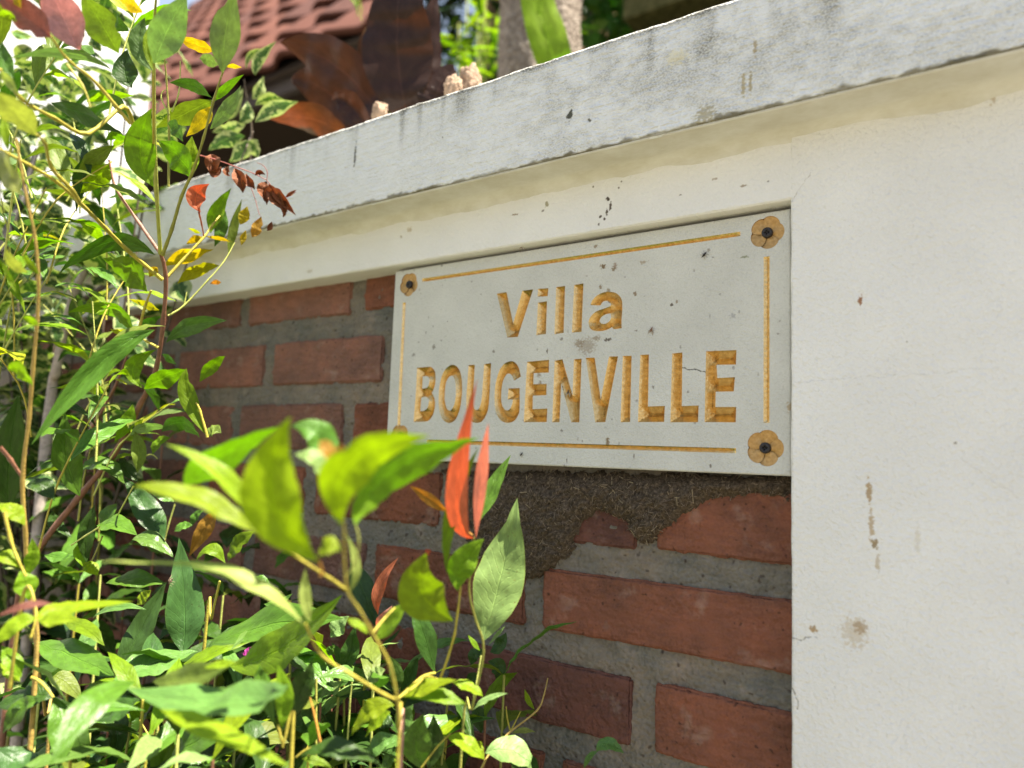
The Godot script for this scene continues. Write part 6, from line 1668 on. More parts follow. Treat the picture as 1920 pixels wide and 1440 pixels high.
# leafy shoots rising from the ground, each with leaves in crossed pairs near its tip
func shoots(root: Node3D, count: int, xr: Vector2, zr: Vector2, tops: Vector2) -> void:
	var shapes := []
	for k in 9:
		var droop := 0.006 + 0.0022 * k
		shapes.append(leaf_mesh(Vector3.ZERO, Vector3(0.034, 0.007 - droop * 0.4, 0.003 * (k % 3 - 1)), Vector3(0.068, -droop, 0.004 * (k % 2)), Vector3.UP, 0.0165 + 0.001 * (k % 4), 20.0 + 4.0 * (k % 3), [], 130 + k * 13))
	for i in count:
		var x := rng.randf_range(xr.x, xr.y)
		var z := rng.randf_range(zr.x, zr.y)
		var top := rng.randf_range(tops.x, tops.y)
		var lean := Vector3(rng.randf_range(-0.05, 0.05), 0, rng.randf_range(-0.02, 0.04))
		var tip := Vector3(x, top, z)
		var pts := [Vector3(x, GROUND, z) - lean * 2.0, Vector3(x, lerpf(GROUND, top, 0.6), z) - lean * 0.8, Vector3(x, lerpf(GROUND, top, 0.86), z) - lean * 0.25, tip]
		part("stem", tube(pts.map(func(p): return p - pts[0]), 0.0022, 0.0009, 6), mats[["yellowstem", "limestem", "olivegreen", "bark"][i % 4]], root, pts[0] - root.position)
		var spin := rng.randf() * TAU
		var fresh := rng.randf() < 0.25
		for k in 3:
			var p := tip.lerp(pts[2], k * 0.32) if k < 3 else tip
			for side in 2:
				var kind: String = ["green", "dark", "bluegreen", "green", "bluegreen", "dark", "sheen", "olive"][rng.randi() % 8]
				if k == 0 and fresh:
					kind = ["lime", "limegreen", "limegreen", "palegreen"][rng.randi() % 4]
				var choices: Array = mats[kind]
				var m := part("leaf", shapes[rng.randi() % 9], choices[rng.randi() % 3], root, p - root.position)
				var big := (0.75 + 0.26 * k) * rng.randf_range(0.8, 1.4)
				m.basis = Basis(Vector3.UP, spin + PI * side + PI / 2 * k + rng.randf_range(-0.4, 0.4)) * Basis(Vector3(0, 0, 1), rng.randf_range(-0.35, 0.9) - 0.25 * k) * Basis(Vector3(1, 0, 0), rng.randf_range(-0.5, 0.5)) * Basis.from_scale(Vector3.ONE * big)

func fill_variegated() -> void:
	var root: Node3D = bases["var"]
	var shapes := []
	for k in 6:
		shapes.append(leaf_mesh(Vector3.ZERO, Vector3(0.03, 0.004, 0.003 * (k % 3)), Vector3(0.06, -0.006, 0.0), Vector3.UP, 0.028, 8.0, [], 200 + k, 14, 0.5))
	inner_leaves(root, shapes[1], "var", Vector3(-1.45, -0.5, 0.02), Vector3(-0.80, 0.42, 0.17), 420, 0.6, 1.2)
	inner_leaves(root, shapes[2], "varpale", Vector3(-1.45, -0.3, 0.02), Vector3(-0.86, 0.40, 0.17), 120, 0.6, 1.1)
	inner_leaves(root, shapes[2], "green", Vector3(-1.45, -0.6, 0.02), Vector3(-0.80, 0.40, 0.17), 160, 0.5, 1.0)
	for i in 27:
		var x := rng.randf_range(-1.3, -0.72)
		var z := rng.randf_range(0.02, 0.16)
		var top := rng.randf_range(-0.12, 0.42) 
		if i > 15:
			x = rng.randf_range(-1.3, -0.95)
			top = rng.randf_range(-0.45, -0.1)
		var p1 := Vector3(x + rng.randf_range(-0.08, 0.08), top, z)
		var p0 := Vector3(-0.95 + (x + 0.95) * 0.5, -0.5, 0.08)
		part("stem", tube([p0 - p0, p0.lerp(p1, 0.6) + Vector3(0.01, 0.02, 0) - p0, p1 - p0], 0.0025, 0.001, 6), mats.darkbark, root, p0 - root.position)
		for k in 9:
			var p := p0.lerp(p1, 1.0 - k * 0.06)
			var m := part("leaf", shapes[rng.randi() % 6], mats[["var", "varpale", "var"][rng.randi() % 3]][rng.randi() % 3], root, p - root.position)
			m.basis = Basis(Vector3.UP, rng.randf() * TAU) * Basis(Vector3(0, 0, 1), rng.randf_range(-0.9, 0.6)) * Basis(Vector3(1, 0, 0), rng.randf_range(-0.7, 0.7)) * Basis.from_scale(Vector3.ONE * rng.randf_range(0.7, 1.25))

# the uncountable inner leaves of a dense shrub, in one part
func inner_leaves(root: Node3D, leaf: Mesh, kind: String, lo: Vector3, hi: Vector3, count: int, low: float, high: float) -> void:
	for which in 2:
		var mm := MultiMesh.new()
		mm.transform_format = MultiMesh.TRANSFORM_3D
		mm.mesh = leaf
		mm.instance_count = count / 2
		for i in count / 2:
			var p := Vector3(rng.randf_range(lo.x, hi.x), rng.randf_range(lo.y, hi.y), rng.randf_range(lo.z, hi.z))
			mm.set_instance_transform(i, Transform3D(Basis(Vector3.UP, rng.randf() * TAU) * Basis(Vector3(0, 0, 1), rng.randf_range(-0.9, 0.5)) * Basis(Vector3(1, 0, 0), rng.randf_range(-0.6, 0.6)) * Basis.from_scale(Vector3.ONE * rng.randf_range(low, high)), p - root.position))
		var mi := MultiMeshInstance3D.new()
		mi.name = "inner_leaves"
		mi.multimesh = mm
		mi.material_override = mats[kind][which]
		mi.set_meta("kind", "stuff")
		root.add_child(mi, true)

func foliage_mass(called: String, label: String, lo: Vector3, hi: Vector3, count: int, leaf: Mesh, shades: Array, mat: StandardMaterial3D, big: float, category := "hedge") -> void:
	var o := thing(called, label, category, Vector3((lo.x + hi.x) / 2, lo.y, (lo.z + hi.z) / 2))
	var f := noise(3.0, 301, 3)
	var mm := MultiMesh.new()
	mm.transform_format = MultiMesh.TRANSFORM_3D
	mm.use_colors = true
	mm.mesh = leaf
	var places := []
	var tints := []
	var tries := 0
	while places.size() < count and tries < count * 6:
		tries += 1
		var p := Vector3(rng.randf_range(lo.x, hi.x), rng.randf_range(lo.y, hi.y), rng.randf_range(lo.z, hi.z))
		if f.get_noise_3dv(p * 2.0) < -0.12:
			continue
		places.append(Transform3D(Basis(Vector3.UP, rng.randf() * TAU) * Basis(Vector3(0, 0, 1), rng.randf_range(-1.1, 0.7)) * Basis(Vector3(1, 0, 0), rng.randf_range(-0.9, 0.9)) * Basis.from_scale(Vector3.ONE * big * rng.randf_range(0.6, 1.3)), p - o.position))
		tints.append((shades[rng.randi() % shades.size()] as Color))
	mm.instance_count = places.size()
	for i in places.size():
		mm.set_instance_transform(i, places[i])
		mm.set_instance_color(i, tints[i])
	var mi := MultiMeshInstance3D.new()
	mi.name = "foliage"
	mi.multimesh = mm
	mi.material_override = mat
	mi.set_meta("kind", "stuff")
	o.add_child(mi, true)
	for k in 5:
		var x := lerpf(lo.x, hi.x, (k + 0.5) / 5.0)
		var z := (lo.z + hi.z) / 2
		part("stem", tube([Vector3(x, GROUND, z) - o.position, Vector3(x + 0.05, (GROUND + hi.y) / 2, z) - o.position, Vector3(x, lerpf(lo.y, hi.y, 0.8), z) - o.position], 0.02, 0.006), mats.darkbark, o)

func build_behind() -> void:
	# planting bed behind the wall
	structure("planting_bed", slab(Vector3(-3.4, GROUND, -1.2), Vector3(1.3, 0.02, -0.205), 0.01, 0.06, 0.02, 6.0, 81, Rect2(0, 0, 1, 1), true), mats.soil)
	# broad-leaved red plant
	var c := thing("cordyline", "broad-leaved dark red plant glowing orange, behind the coping", "plant", Vector3(-0.56, 0.02, -0.26))
	wall_leaf(c, V(-5379, 2534, -1643), V(-5442, 3525, -1354), V(-5238, 4756, -1223), Vector3(0.5500, -0.3000, 0.7500), 0.1013, mats.cordyline, 18, 0.50)
	wall_leaf(c, V(-5820, 2573, -1573), V(-6524, 3522, -1330), V(-7489, 4037, -956), Vector3(0.4000, -0.5500, 0.7000), 0.0767, mats.cordyline, 15, 0.50)
	wall_leaf(c, V(-6055, 2308, -1195), V(-6723, 2691, -985), V(-7423, 2781, -788), Vector3(0.5000, -0.6000, 0.6000), 0.0434, mats.cordyline_orange, 10, 0.50)
	wall_leaf(c, V(-5669, 2319, -1219), V(-5922, 2699, -994), V(-6115, 2726, -855), Vector3(0.5000, -0.3000, 0.7500), 0.0430, mats.cordyline, 40, 0.50)
	wall_leaf(c, V(-5145, 2496, -1689), V(-5034, 2995, -1767), V(-4888, 3405, -1881), Vector3(0.5000, -0.2000, 0.8000), 0.0545, mats.cordyline, 20, 0.50)
	wall_leaf(c, V(-6016, 2869, -1890), V(-6352, 3718, -1673), V(-6342, 4402, -1719), Vector3(0.5000, -0.3000, 0.8000), 0.0313, mats.cordyline_orange, 10, 0.50)
	wall_leaf(c, V(-5441, 2960, -2161), V(-5546, 3746, -2052), V(-5424, 4780, -2072), Vector3(0.8000, -0.2000, 0.5000), 0.0463, mats.cordyline, 16, 0.50)
	wall_leaf(c, V(-6454, 2711, -1848), V(-7106, 3454, -1543), V(-7692, 3695, -1347), Vector3(0.4000, -0.5000, 0.7000), 0.0643, mats.cordyline, 15, 0.50)
	part("stem", tube([Vector3.ZERO, Vector3(0.005, 0.12, 0.03), Vector3(0.01, 0.26, 0.09)], 0.012, 0.008), mats.darkbark, c)
	# pale stones on the wall
	stone("peach-coloured rock with a pointed top on the coping, left of a taller one", Vector3(-0.4104, 0.2411, -0.1000), Vector3(0.0105, 0.0166, 0.0096), 850)
	stone("peach-coloured pointed rock on the coping nearest the trunk", Vector3(-0.4025, 0.2534, -0.1200), Vector3(0.0143, 0.0220, 0.0130), 880)
	stone("small tan rock lying on the coping below the red leaves", Vector3(-0.5231, 0.2358, -0.0900), Vector3(0.0097, 0.0136, 0.0088), 712)
	# house with clay tile roof
	var house := thing("tiled_house", "small house with wavy terracotta roof tiles beyond the wall", "house", Vector3(-3.2, GROUND, -2.4))
	var slope := deg_to_rad(54)
	var ey := 1.60
	var ez := -1.5
	part("wall", slab(Vector3(-5.0, 0, -2.0) , Vector3(0.9, 2.85, -0.12), 0.01, 0.5, 0.0, 1.0, 1), mats.housewall, house, Vector3(0, 0, 0))
	part("fascia", slab(Vector3(-5.0, 0, -0.02), Vector3(1.2, 0.09, 0.02), 0.004, 0.3, 0.0, 1.0, 1, Rect2(0, 0, 1, 1), true), mats.fascia, house, Vector3(0, ey - GROUND - 0.10, ez + 2.4 - 0.06))
	part("soffit", slab(Vector3(-5.0, 0, -0.9), Vector3(1.2, 0.02, 0), 0.004, 0.3, 0.0, 1.0, 1, Rect2(0, 0, 1, 1), true), mats.soffit, house, Vector3(0, ey - GROUND - 0.03, ez + 2.4 - 0.09))
	var roof := Node3D.new()
	roof.name = "roof"
	house.add_child(roof, true)
	roof.position = Vector3(0, ey - GROUND, ez + 2.4)
	var under := BoxMesh.new()
	under.size = Vector3(6.6, 0.02, 5.2)
	var us := part("roof_deck", under, mats.soffit, roof, Vector3(-2.1, sin(slope) * 2.6 - 0.035, -cos(slope) * 2.6))
	us.rotation.x = slope
	# one wavy tile: s-shaped across, thick lip at the lower end
	var tm := MB.new()
	tm.weld = false
	var na := 12
	var tw := 0.31
	var tl := 0.40
	for layer in 2:
		for j in 4:
			for i in na + 1:
				var u := float(i) / na
				var s: float = [0.0, 0.03, 0.5, 1.0][j]
				var wav := 0.019 * sin(u * TAU) + 0.004 * sin(u * TAU * 2.0)
				var lip := 0.045 * (1.0 - s)
				tm.vert(Vector3((u - 0.5) * tw * 1.04, wav + lip - layer * (0.034 if j == 0 else 0.014) - (0.006 if j == 0 and layer == 0 else 0.0), -s * tl * 1.25), Vector2(u, s))
	var per := 4 * (na + 1)
	for j in 3:
		for i in na:
			var a := j * (na + 1) + i
			tm.quad(a, a + na + 1, a + na + 2, a + 1)
			tm.quad(per + a, per + a + 1, per + a + na + 2, per + a + na + 1)
	for i in na:
		tm.quad(per + i, i, i + 1, per + i + 1)
	var tile := tm.done()
	for row in 14:
		for col in 20:
			var x := 0.95 - col * tw
			var t := part("tile", tile, mats.tiles[(row * 7 + col * 3 + row * col) % 3], roof, Vector3(x + rng.randf_range(-0.004, 0.004), sin(slope) * row * tl * 0.93 + 0.01, -cos(slope) * row * tl * 0.93))
			t.rotation = Vector3(slope + rng.randf_range(-0.012, 0.012), rng.randf_range(-0.015, 0.015), 0)
	# white wall of the neighbouring building, running away from the street
	var nb := thing("white_building", "sunlit white building wall at the upper left behind the leaves", "building", Vector3(-2.62, GROUND, -0.3))
	part("wall", slab(Vector3(-0.6, 0, -0.50), Vector3(0.12, 4.2, 1.6), 0.01, 0.2, 0.003, 3.0, 92, Rect2(0, 0, 1, 1), true), mats.whitewash, nb)
	part("drain_pipe", tube([Vector3(0.16, 0, 0.17), Vector3(0.16, 2.0, 0.17), Vector3(0.16, 4.2, 0.17)], 0.02, 0.02, 12), mats.pipe, nb)
	part("string_course", slab(Vector3(-0.61, 0, -0.52), Vector3(0.15, 0.09, 1.6), 0.006, 0.2, 0.0, 1.0, 1, Rect2(0, 0, 1, 1), true), mats.whitewash, nb, Vector3(0, 1.75, 0))
	# tree trunk with rough bark, beyond the wall
	var tree := thing("tree", "thick grey tree trunk with rough bark, lit on its right side", "tree", Vector3(-0.7709, -1.3500, -0.8174))
	var tr := MB.new()
	tr.weld = false
	var bf := noise(9.0, 88, 4)
	var bg := noise(34.0, 89, 3)
	for j in 121:
		var y := j * 0.03
		for k in 64:
			var a := TAU * k / 64
			var r := (0.108 - 0.006 * y) * (1.0 + 0.5 * exp(-y * 5.0))
			r *= 1.0 + 0.10 * bf.get_noise_3d(cos(a) * 0.25, y * 0.5, sin(a) * 0.25) + 0.10 * bg.get_noise_3d(cos(a) * 0.15, y * 0.12, sin(a) * 0.15)
			tr.vert(Vector3(cos(a) * r + 0.02 * sin(y * 1.4), y, sin(a) * r), Vector2(k / 64.0, y))
	for j in 120:
		for k in 64:
			tr.quad(j * 64 + k, j * 64 + (k + 1) % 64, (j + 1) * 64 + (k + 1) % 64, (j + 1) * 64 + k)
	part("trunk", tr.done(), mats.treebark, tree)
	# crown high above the frame, with limbs
	for k in 5:
		var a := TAU * k / 5.0
		part("limb", tube([Vector3(0.02, 3.4, 0), Vector3(cos(a) * 0.4, 3.9, sin(a) * 0.4), Vector3(cos(a) * 1.0, 4.5, sin(a) * 1.0)], 0.05, 0.015), mats.treebark, tree)
	# strap-leaved plant in front of the trunk
	var b := thing("banana_plant", "upright bright green strap leaf in front of the tree trunk", "plant", Vector3(-0.52, 0.02, -0.50))
	wall_leaf(b, V(-5340, 4549, -5724), V(-5658, 5906, -5334), V(-6026, 7751, -4848), Vector3(0.5500, -0.8000, 0.5000), 0.0730, mats.banana, 14, 0.45)
	wall_leaf(b, V(-5587, 4638, -5785), V(-5163, 5154, -6020), V(-4838, 5069, -6259), Vector3(0.4000, 0.5000, 0.7000), 0.0300, mats.banana, 15, 0.45)
	part("stem", tube([Vector3.ZERO, Vector3(0.0, 0.2, 0.0), Vector3(-0.005, 0.42, 0.0)], 0.02, 0.012), mats.limestem, b)
	# bamboo with narrow leaves
	var bam := thing("bamboo", "sunlit bamboo with narrow yellow-green leaves left of the trunk", "bamboo", Vector3(-1.30, GROUND, -1.15))
	var blade := []
	for k in 5:
		blade.append(leaf_mesh(Vector3.ZERO, Vector3(0.055, 0.006, 0.004 * k), Vector3(0.11 + 0.01 * k, -0.012, 0.0), Vector3.UP, 0.014, 6.0, [], 400 + k, 8))
	for k in 13:
		var x := rng.randf_range(-0.12, 0.22)
		var z := rng.randf_range(-0.15, 0.12)
		var tip := Vector3(x + rng.randf_range(-0.12, 0.12), rng.randf_range(2.2, 2.75), z)
		part("cane", tube([Vector3(x * 0.4, 0, z * 0.4), Vector3(x * 0.8, 1.3, z), tip], 0.007, 0.002, 7), mats.limestem, bam)
		for i in 22:
			var p := Vector3(x * 0.8, 1.3, z).lerp(tip, rng.randf_range(0.5, 1.0)) + Vector3(rng.randf_range(-0.08, 0.08), rng.randf_range(-0.03, 0.03), rng.randf_range(-0.08, 0.08))
			var m := part("leaf", blade[rng.randi() % 5], mats[["bamboo", "bamboo", "limegreen", "green"][rng.randi() % 4]][rng.randi() % 3], bam, p)
			m.basis = Basis(Vector3.UP, rng.randf() * TAU) * Basis(Vector3(0, 0, 1), rng.randf_range(-1.1, 0.5)) * Basis(Vector3(1, 0, 0), rng.randf_range(-0.6, 0.6)) * Basis.from_scale(Vector3.ONE * rng.randf_range(0.7, 1.3))
	# a thin spray of bamboo hanging in front of the tiles
	var spray := thing("bamboo_spray", "thin hanging spray of pale green leaves in front of the roof tiles", "bamboo", Vector3(-1.0375, 0.8079, -0.4819))
	for k in 7:
		var m := part("leaf", blade[k % 5], mats["bamboo"][k % 3], spray, Vector3(0.01 * k - 0.02, -0.012 * (k % 3), 0.006 * k))
		m.basis = Basis(Vector3.UP, -0.5 + k * 0.35) * Basis(Vector3(0, 0, 1), -0.7 - 0.12 * k)
		m.scale = Vector3.ONE * 0.55
	part("stem", tube([Vector3(0.02, 0.6, -0.1), Vector3(0.01, 0.25, -0.02), Vector3(0, 0, 0.0), Vector3(0.04, -0.02, 0.03)], 0.003, 0.0008, 6), mats.limestem, spray)
	# beige garden wall beyond the bamboo
	var beige := thing("beige_wall", "peach-coloured plaster wall glimpsed between bamboo leaves", "wall", Vector3(-3.4, GROUND, -4.2))
	part("panel", slab(Vector3(-0.2, 0, -0.1), Vector3(1.7, 5.6, 0.0), 0.01, 0.2, 0.004, 3.0, 93, Rect2(0, 0, 1, 1), true), mats.peach, beige)
	beige.rotation.y = 0.6
	# dark hedge and a thatched beam to the right of the trunk
	var small := leaf_mesh(Vector3.ZERO, Vector3(0.02, 0.003, 0), Vector3(0.042, -0.004, 0), Vector3.UP, 0.02, 10.0, [], 500, 4)
	foliage_mass("hedge", "dark green hedge behind the wall right of the trunk", Vector3(-1.5, -0.2, -2.2), Vector3(0.9, 2.3, -1.6), 16000, small, [Color(0.6, 0.95, 0.4), Color(0.8, 1.0, 0.45), Color(0.45, 0.75, 0.45), Color(1.0, 1.0, 0.5)], mats.hedge, 1.7)
	foliage_mass("dark_shrub", "dark shaded shrub at the foot of the bamboo", Vector3(-1.75, -0.2, -1.8), Vector3(-1.1, 1.15, -1.45), 3500, small, [Color(0.35, 0.6, 0.3), Color(0.5, 0.8, 0.35), Color(0.3, 0.5, 0.35)], mats.hedge, 1.3, "shrub")
	foliage_mass("far_hedge", "tall dark hedge beyond the bamboo and the house", Vector3(-4.2, -0.2, -3.5), Vector3(-0.4, 3.9, -2.7), 16000, small, [Color(0.35, 0.6, 0.3), Color(0.5, 0.8, 0.35), Color(0.3, 0.5, 0.35)], mats.hedge, 2.0)
	var beam := thing("timber_beam", "dark olive horizontal timber beam in front of the hedge at the top", "beam", Vector3(-0.6774, 1.2732, -1.5385))
	part("beam_face", slab(Vector3(-0.22, -0.035, -0.05), Vector3(0.6, 0.055, 0.05), 0.006, 0.02, 0.003, 20.0, 94, Rect2(0, 0, 1, 1), true), mats.beam, beam)
	part("leg", slab(Vector3(0.3, -3.2, -0.04), Vector3(0.38, -0.03, 0.04), 0.004, 0.1, 0.002, 10.0, 95, Rect2(0, 0, 1, 1), true), mats.beam, beam)

# fired clay: broad tone changes, dragged grain, dark pits, pale lime smears
func brick_texture(base: Color, seed_: int) -> ImageTexture:
	var size := 448
	var get_ := func(freq: float, k: int, w: int, oct: int) -> PackedByteArray:
		var f := noise(freq, seed_ + k, oct)
		f.fractal_gain = 0.6
		var im := f.get_seamless_image(w, size, false, false, 0.1, true)
		im.convert(Image.FORMAT_L8)
		if w != size:
			im.resize(size, size, Image.INTERPOLATE_CUBIC)
		return im.get_data()
	var broad: PackedByteArray = get_.call(0.008, 1, size, 4)
	var drag: PackedByteArray = get_.call(0.09, 2, size / 4, 4)
	var grain: PackedByteArray = get_.call(0.28, 3, size, 2)
	var lime: PackedByteArray = get_.call(0.016, 4, size, 5)
	var pits: PackedByteArray = get_.call(0.085, 5, size, 2)
	var out := PackedByteArray()
	out.resize(size * size * 3)
	for i in size * size:
		var b := broad[i] / 255.0
		var t := 0.62 + 0.62 * b + 0.36 * (drag[i] / 255.0 - 0.5) + 0.32 * (grain[i] / 255.0 - 0.5)
		var c := Color(base.r * t, base.g * t * (1.12 - 0.24 * b), base.b * t * (1.2 - 0.4 * b))
		c = c.lerp(Color(0.42, 0.33, 0.27), 0.32 * smoothstep(0.6, 0.9, lime[i] / 255.0) * (0.3 + 0.9 * drag[i] / 255.0))
		c = c.lerp(Color(0.035, 0.02, 0.015), 0.8 * smoothstep(0.80, 0.90, pits[i] / 255.0 + 0.12 * (grain[i] / 255.0 - 0.5)))
		c = c.linear_to_srgb()
		out[i * 3] = int(clampf(c.r, 0, 1) * 255)
		out[i * 3 + 1] = int(clampf(c.g, 0, 1) * 255)
		out[i * 3 + 2] = int(clampf(c.b, 0, 1) * 255)
	return ImageTexture.create_from_image(Image.create_from_data(size, size, false, Image.FORMAT_RGB8, out))

func make_materials() -> void:
	leaf_textures()
	var kinds := {
		"lime": [0.40, 0.56, 0.018, 0.75, 1.0, 0.10, 1.0, 0.4], "limebright": [0.50, 0.72, 0.01, 0.9, 1.0, 0.05, 1.0, 0.42], "limepale": [0.52, 0.60, 0.14, 0.9, 1.0, 0.4, 0.9, 0.4],
		"limegreen": [0.27, 0.45, 0.018, 0.7, 1.0, 0.08, 0.95, 0.38], "limeyellow": [0.55, 0.58, 0.03, 1.0, 1.0, 0.1, 1.0, 0.4], "yellow": [0.72, 0.58, 0.03, 1.0, 0.85, 0.08, 1.0, 0.4],
		"ochre": [0.66, 0.38, 0.06, 1.0, 0.6, 0.12, 0.95, 0.42], "green": [0.115, 0.25, 0.025, 0.6, 1.0, 0.12, 0.6, 0.32], "dark": [0.05, 0.115, 0.015, 0.6, 1.0, 0.15, 0.45, 0.34],
		"bluegreen": [0.06, 0.135, 0.03, 0.6, 1.0, 0.25, 0.4, 0.3], "dullgreen": [0.15, 0.25, 0.06, 0.7, 1.0, 0.3, 0.8, 0.45], "olive": [0.25, 0.33, 0.05, 0.8, 1.0, 0.15, 0.9, 0.42],
		"palegreen": [0.32, 0.48, 0.14, 0.8, 1.0, 0.4, 0.75, 0.4], "sheen": [0.14, 0.27, 0.055, 0.7, 1.0, 0.25, 0.5, 0.24], "pink": [0.75, 0.42, 0.42, 1.0, 0.55, 0.5, 0.8, 0.32],
		"redbrown": [0.40, 0.16, 0.12, 1.0, 0.4, 0.3, 0.7, 0.4], "red": [0.92, 0.30, 0.15, 1.0, 0.35, 0.15, 1.0, 0.38], "redpink": [0.98, 0.5, 0.4, 1.0, 0.45, 0.3, 1.0, 0.36],
		"dry": [0.34, 0.13, 0.06, 1.0, 0.5, 0.25, 0.6, 0.6], "brown": [0.42, 0.25, 0.13, 1.0, 0.6, 0.3, 0.6, 0.7], "pinkpetal": [0.75, 0.08, 0.5, 1.0, 0.3, 0.7, 0.9, 0.5], "white": [0.85, 0.83, 0.78, 1.0, 1.0, 0.9, 0.8, 0.5],
		"bamboo": [0.42, 0.60, 0.06, 0.8, 1.0, 0.1, 1.0, 0.4],
	}
	for k in kinds:
		var v: Array = kinds[k]
		var set_ := []
		for i in 3:
			var t: float = [0.88, 1.0, 1.12][i]
			var warm: float = [1.06, 1.0, 0.94][i]
			set_.append(leaf_mat(lin(minf(v[0] * t * warm * 0.98, 0.95), minf(v[1] * t * 0.98, 0.95), minf(v[2] * t / warm * 0.98, 0.95)), Color(v[3], v[4], v[5]).linear_to_srgb(), v[6], v[7], i))
		mats[k] = set_
	mats["var"] = [variegated(0.62, 61), variegated(0.52, 62), variegated(0.7, 63)]
	mats["varpale"] = [variegated(0.3, 64), variegated(0.22, 65), variegated(0.38, 66)]
	var rough := relief(256, 0.06, 3, 4)
	var stems := {"bark": [0.22, 0.10, 0.06], "yellowgreen": [0.34, 0.36, 0.07], "olivegreen": [0.28, 0.28, 0.06], "pinkbrown": [0.38, 0.20, 0.15], "yellowstem": [0.40, 0.34, 0.05], "limestem": [0.45, 0.48, 0.12], "redstem": [0.55, 0.15, 0.08],
		"brownyellow": [0.40, 0.27, 0.07], "greybark": [0.05, 0.045, 0.04], "palebark": [0.40, 0.34, 0.31], "darkbark": [0.10, 0.075, 0.055], "orangestem": [0.62, 0.30, 0.06], "ochrestem": [0.50, 0.33, 0.08], "redtwig": [0.30, 0.08, 0.06]}
	for k in stems:
		var v: Array = stems[k]
		var m := mat_plain(Color.WHITE, 0.55, 0.4)
		m.albedo_texture = mottle(lin(v[0] * 0.7, v[1] * 0.7, v[2] * 0.7), lin(v[0] * 1.25, v[1] * 1.25, v[2] * 1.25), 64, 0.06, 5)
		triplanar(m, 30.0)
		m.heightmap_enabled = true
		m.heightmap_texture = rough
		m.heightmap_scale = 0.03
		mats[k] = m
	mats.coping = coping_material()
	mats.frieze = plaster_material(2048, 104, 131, "frieze")
	mats.post = plaster_material(400, 1600, 151, "post")
	mats.cove = mat_plain(lin(0.74, 0.72, 0.67), 0.8, 0.3)
	mats.cove.albedo_texture = mottle(Color(0.93, 0.92, 0.88), Color(1, 1, 0.99), 256, 0.02, 12)
	mats.plaque = plaque_material()
	var gold := mat_plain(Color.WHITE, 0.27, 0.5)
	gold.albedo_texture = mottle(lin(0.58, 0.385, 0.15), lin(0.86, 0.63, 0.31), 256, 0.05, 14)
	gold.metallic = 0.95
	triplanar(gold, 18.0)
	gold.heightmap_enabled = true
	gold.heightmap_texture = relief(256, 0.09, 15, 3)
	gold.heightmap_scale = 0.022
	mats.gold = gold
	var petal: StandardMaterial3D = gold.duplicate()
	petal.albedo_color = Color(0.84, 0.78, 0.70)
	petal.metallic = 0.5
	petal.roughness = 0.4
	mats.petal = petal
	mats.screw = mat_plain(lin(0.018, 0.014, 0.016), 0.5, 0.5)
	mats.wing = mat_plain(lin(0.35, 0.3, 0.24), 0.5, 0.5)
	mats.insect_dark = mat_plain(lin(0.02, 0.015, 0.012), 0.4, 0.5)
	mats.insect_brown = mat_plain(lin(0.20, 0.10, 0.06), 0.5, 0.5)
	var bricks := []
	var brick_relief := relief(512, 0.09, 17, 5)
	for k in 8:
		var m := mat_plain(Color.WHITE, 0.9, 0.25)
		var a: Array = [[0.195, 0.078, 0.048], [0.165, 0.066, 0.044], [0.225, 0.092, 0.058], [0.15, 0.068, 0.052], [0.25, 0.125, 0.092], [0.20, 0.105, 0.08], [0.27, 0.13, 0.095], [0.19, 0.095, 0.07]][k]
		m.albedo_texture = brick_texture(Color(a[0], a[1], a[2]), 170 + k * 11)
		triplanar(m, 2.7 + k * 0.15)
		m.uv1_offset = Vector3(k * 0.37, k * 0.21, 0)
		m.heightmap_enabled = true
		m.heightmap_texture = brick_relief
		m.heightmap_scale = 0.25
		bricks.append(m)
	mats.bricks = bricks
	var mortar := mat_plain(Color.WHITE, 0.95, 0.2)
	mortar.albedo_texture = brick_texture(Color(0.20, 0.178, 0.148), 19)
	triplanar(mortar, 2.6)
	mortar.heightmap_enabled = true
	mortar.heightmap_texture = relief(512, 0.12, 20, 4)
	mortar.heightmap_scale = 0.3
	mats.mortar = mortar
	var nest := mat_plain(Color.WHITE, 0.95, 0.2)
	nest.albedo_texture = mottle(lin(0.035, 0.027, 0.019), lin(0.20, 0.15, 0.105), 256, 0.08, 23, 0.1, lin(0.01, 0.01, 0.008))
	triplanar(nest, 14.0)
	mats.nest = nest
	var soil := mat_plain(Color.WHITE, 0.95, 0.2)
	soil.albedo_texture = mottle(lin(0.05, 0.04, 0.03), lin(0.14, 0.10, 0.07), 256, 0.04, 27)
	triplanar(soil, 2.0)
	mats.soil = soil
	var paving := mat_plain(Color.WHITE, 0.9, 0.3)
	paving.albedo_texture = mottle(lin(0.10, 0.092, 0.066), lin(0.18, 0.165, 0.12), 256, 0.03, 28)
	triplanar(paving, 0.8)
	mats.paving = paving
	var tiles := []
	for k in 3:
		var m := mat_plain(Color.WHITE, 0.8, 0.3)
		var a: Array = [[0.115, 0.044, 0.03], [0.14, 0.054, 0.036], [0.095, 0.04, 0.03]][k]
		m.albedo_texture = mottle(lin(a[0] * 0.75, a[1] * 0.75, a[2] * 0.75), lin(a[0] * 1.2, a[1] * 1.25, a[2] * 1.3), 256, 0.02, 190 + k)
		triplanar(m, 2.0)
		tiles.append(m)
	mats.tiles = tiles
	mats.housewall = mat_plain(lin(0.09, 0.07, 0.06), 0.9, 0.2)
	mats.soffit = mat_plain(lin(0.06, 0.045, 0.035), 0.9, 0.2)
	mats.fascia = mat_plain(lin(0.10, 0.085, 0.08), 0.7, 0.3)
	var white := mat_plain(Color.WHITE, 0.85, 0.3)
	white.albedo_texture = mottle(Color(0.76, 0.77, 0.78), Color(0.84, 0.84, 0.84), 256, 0.02, 33)
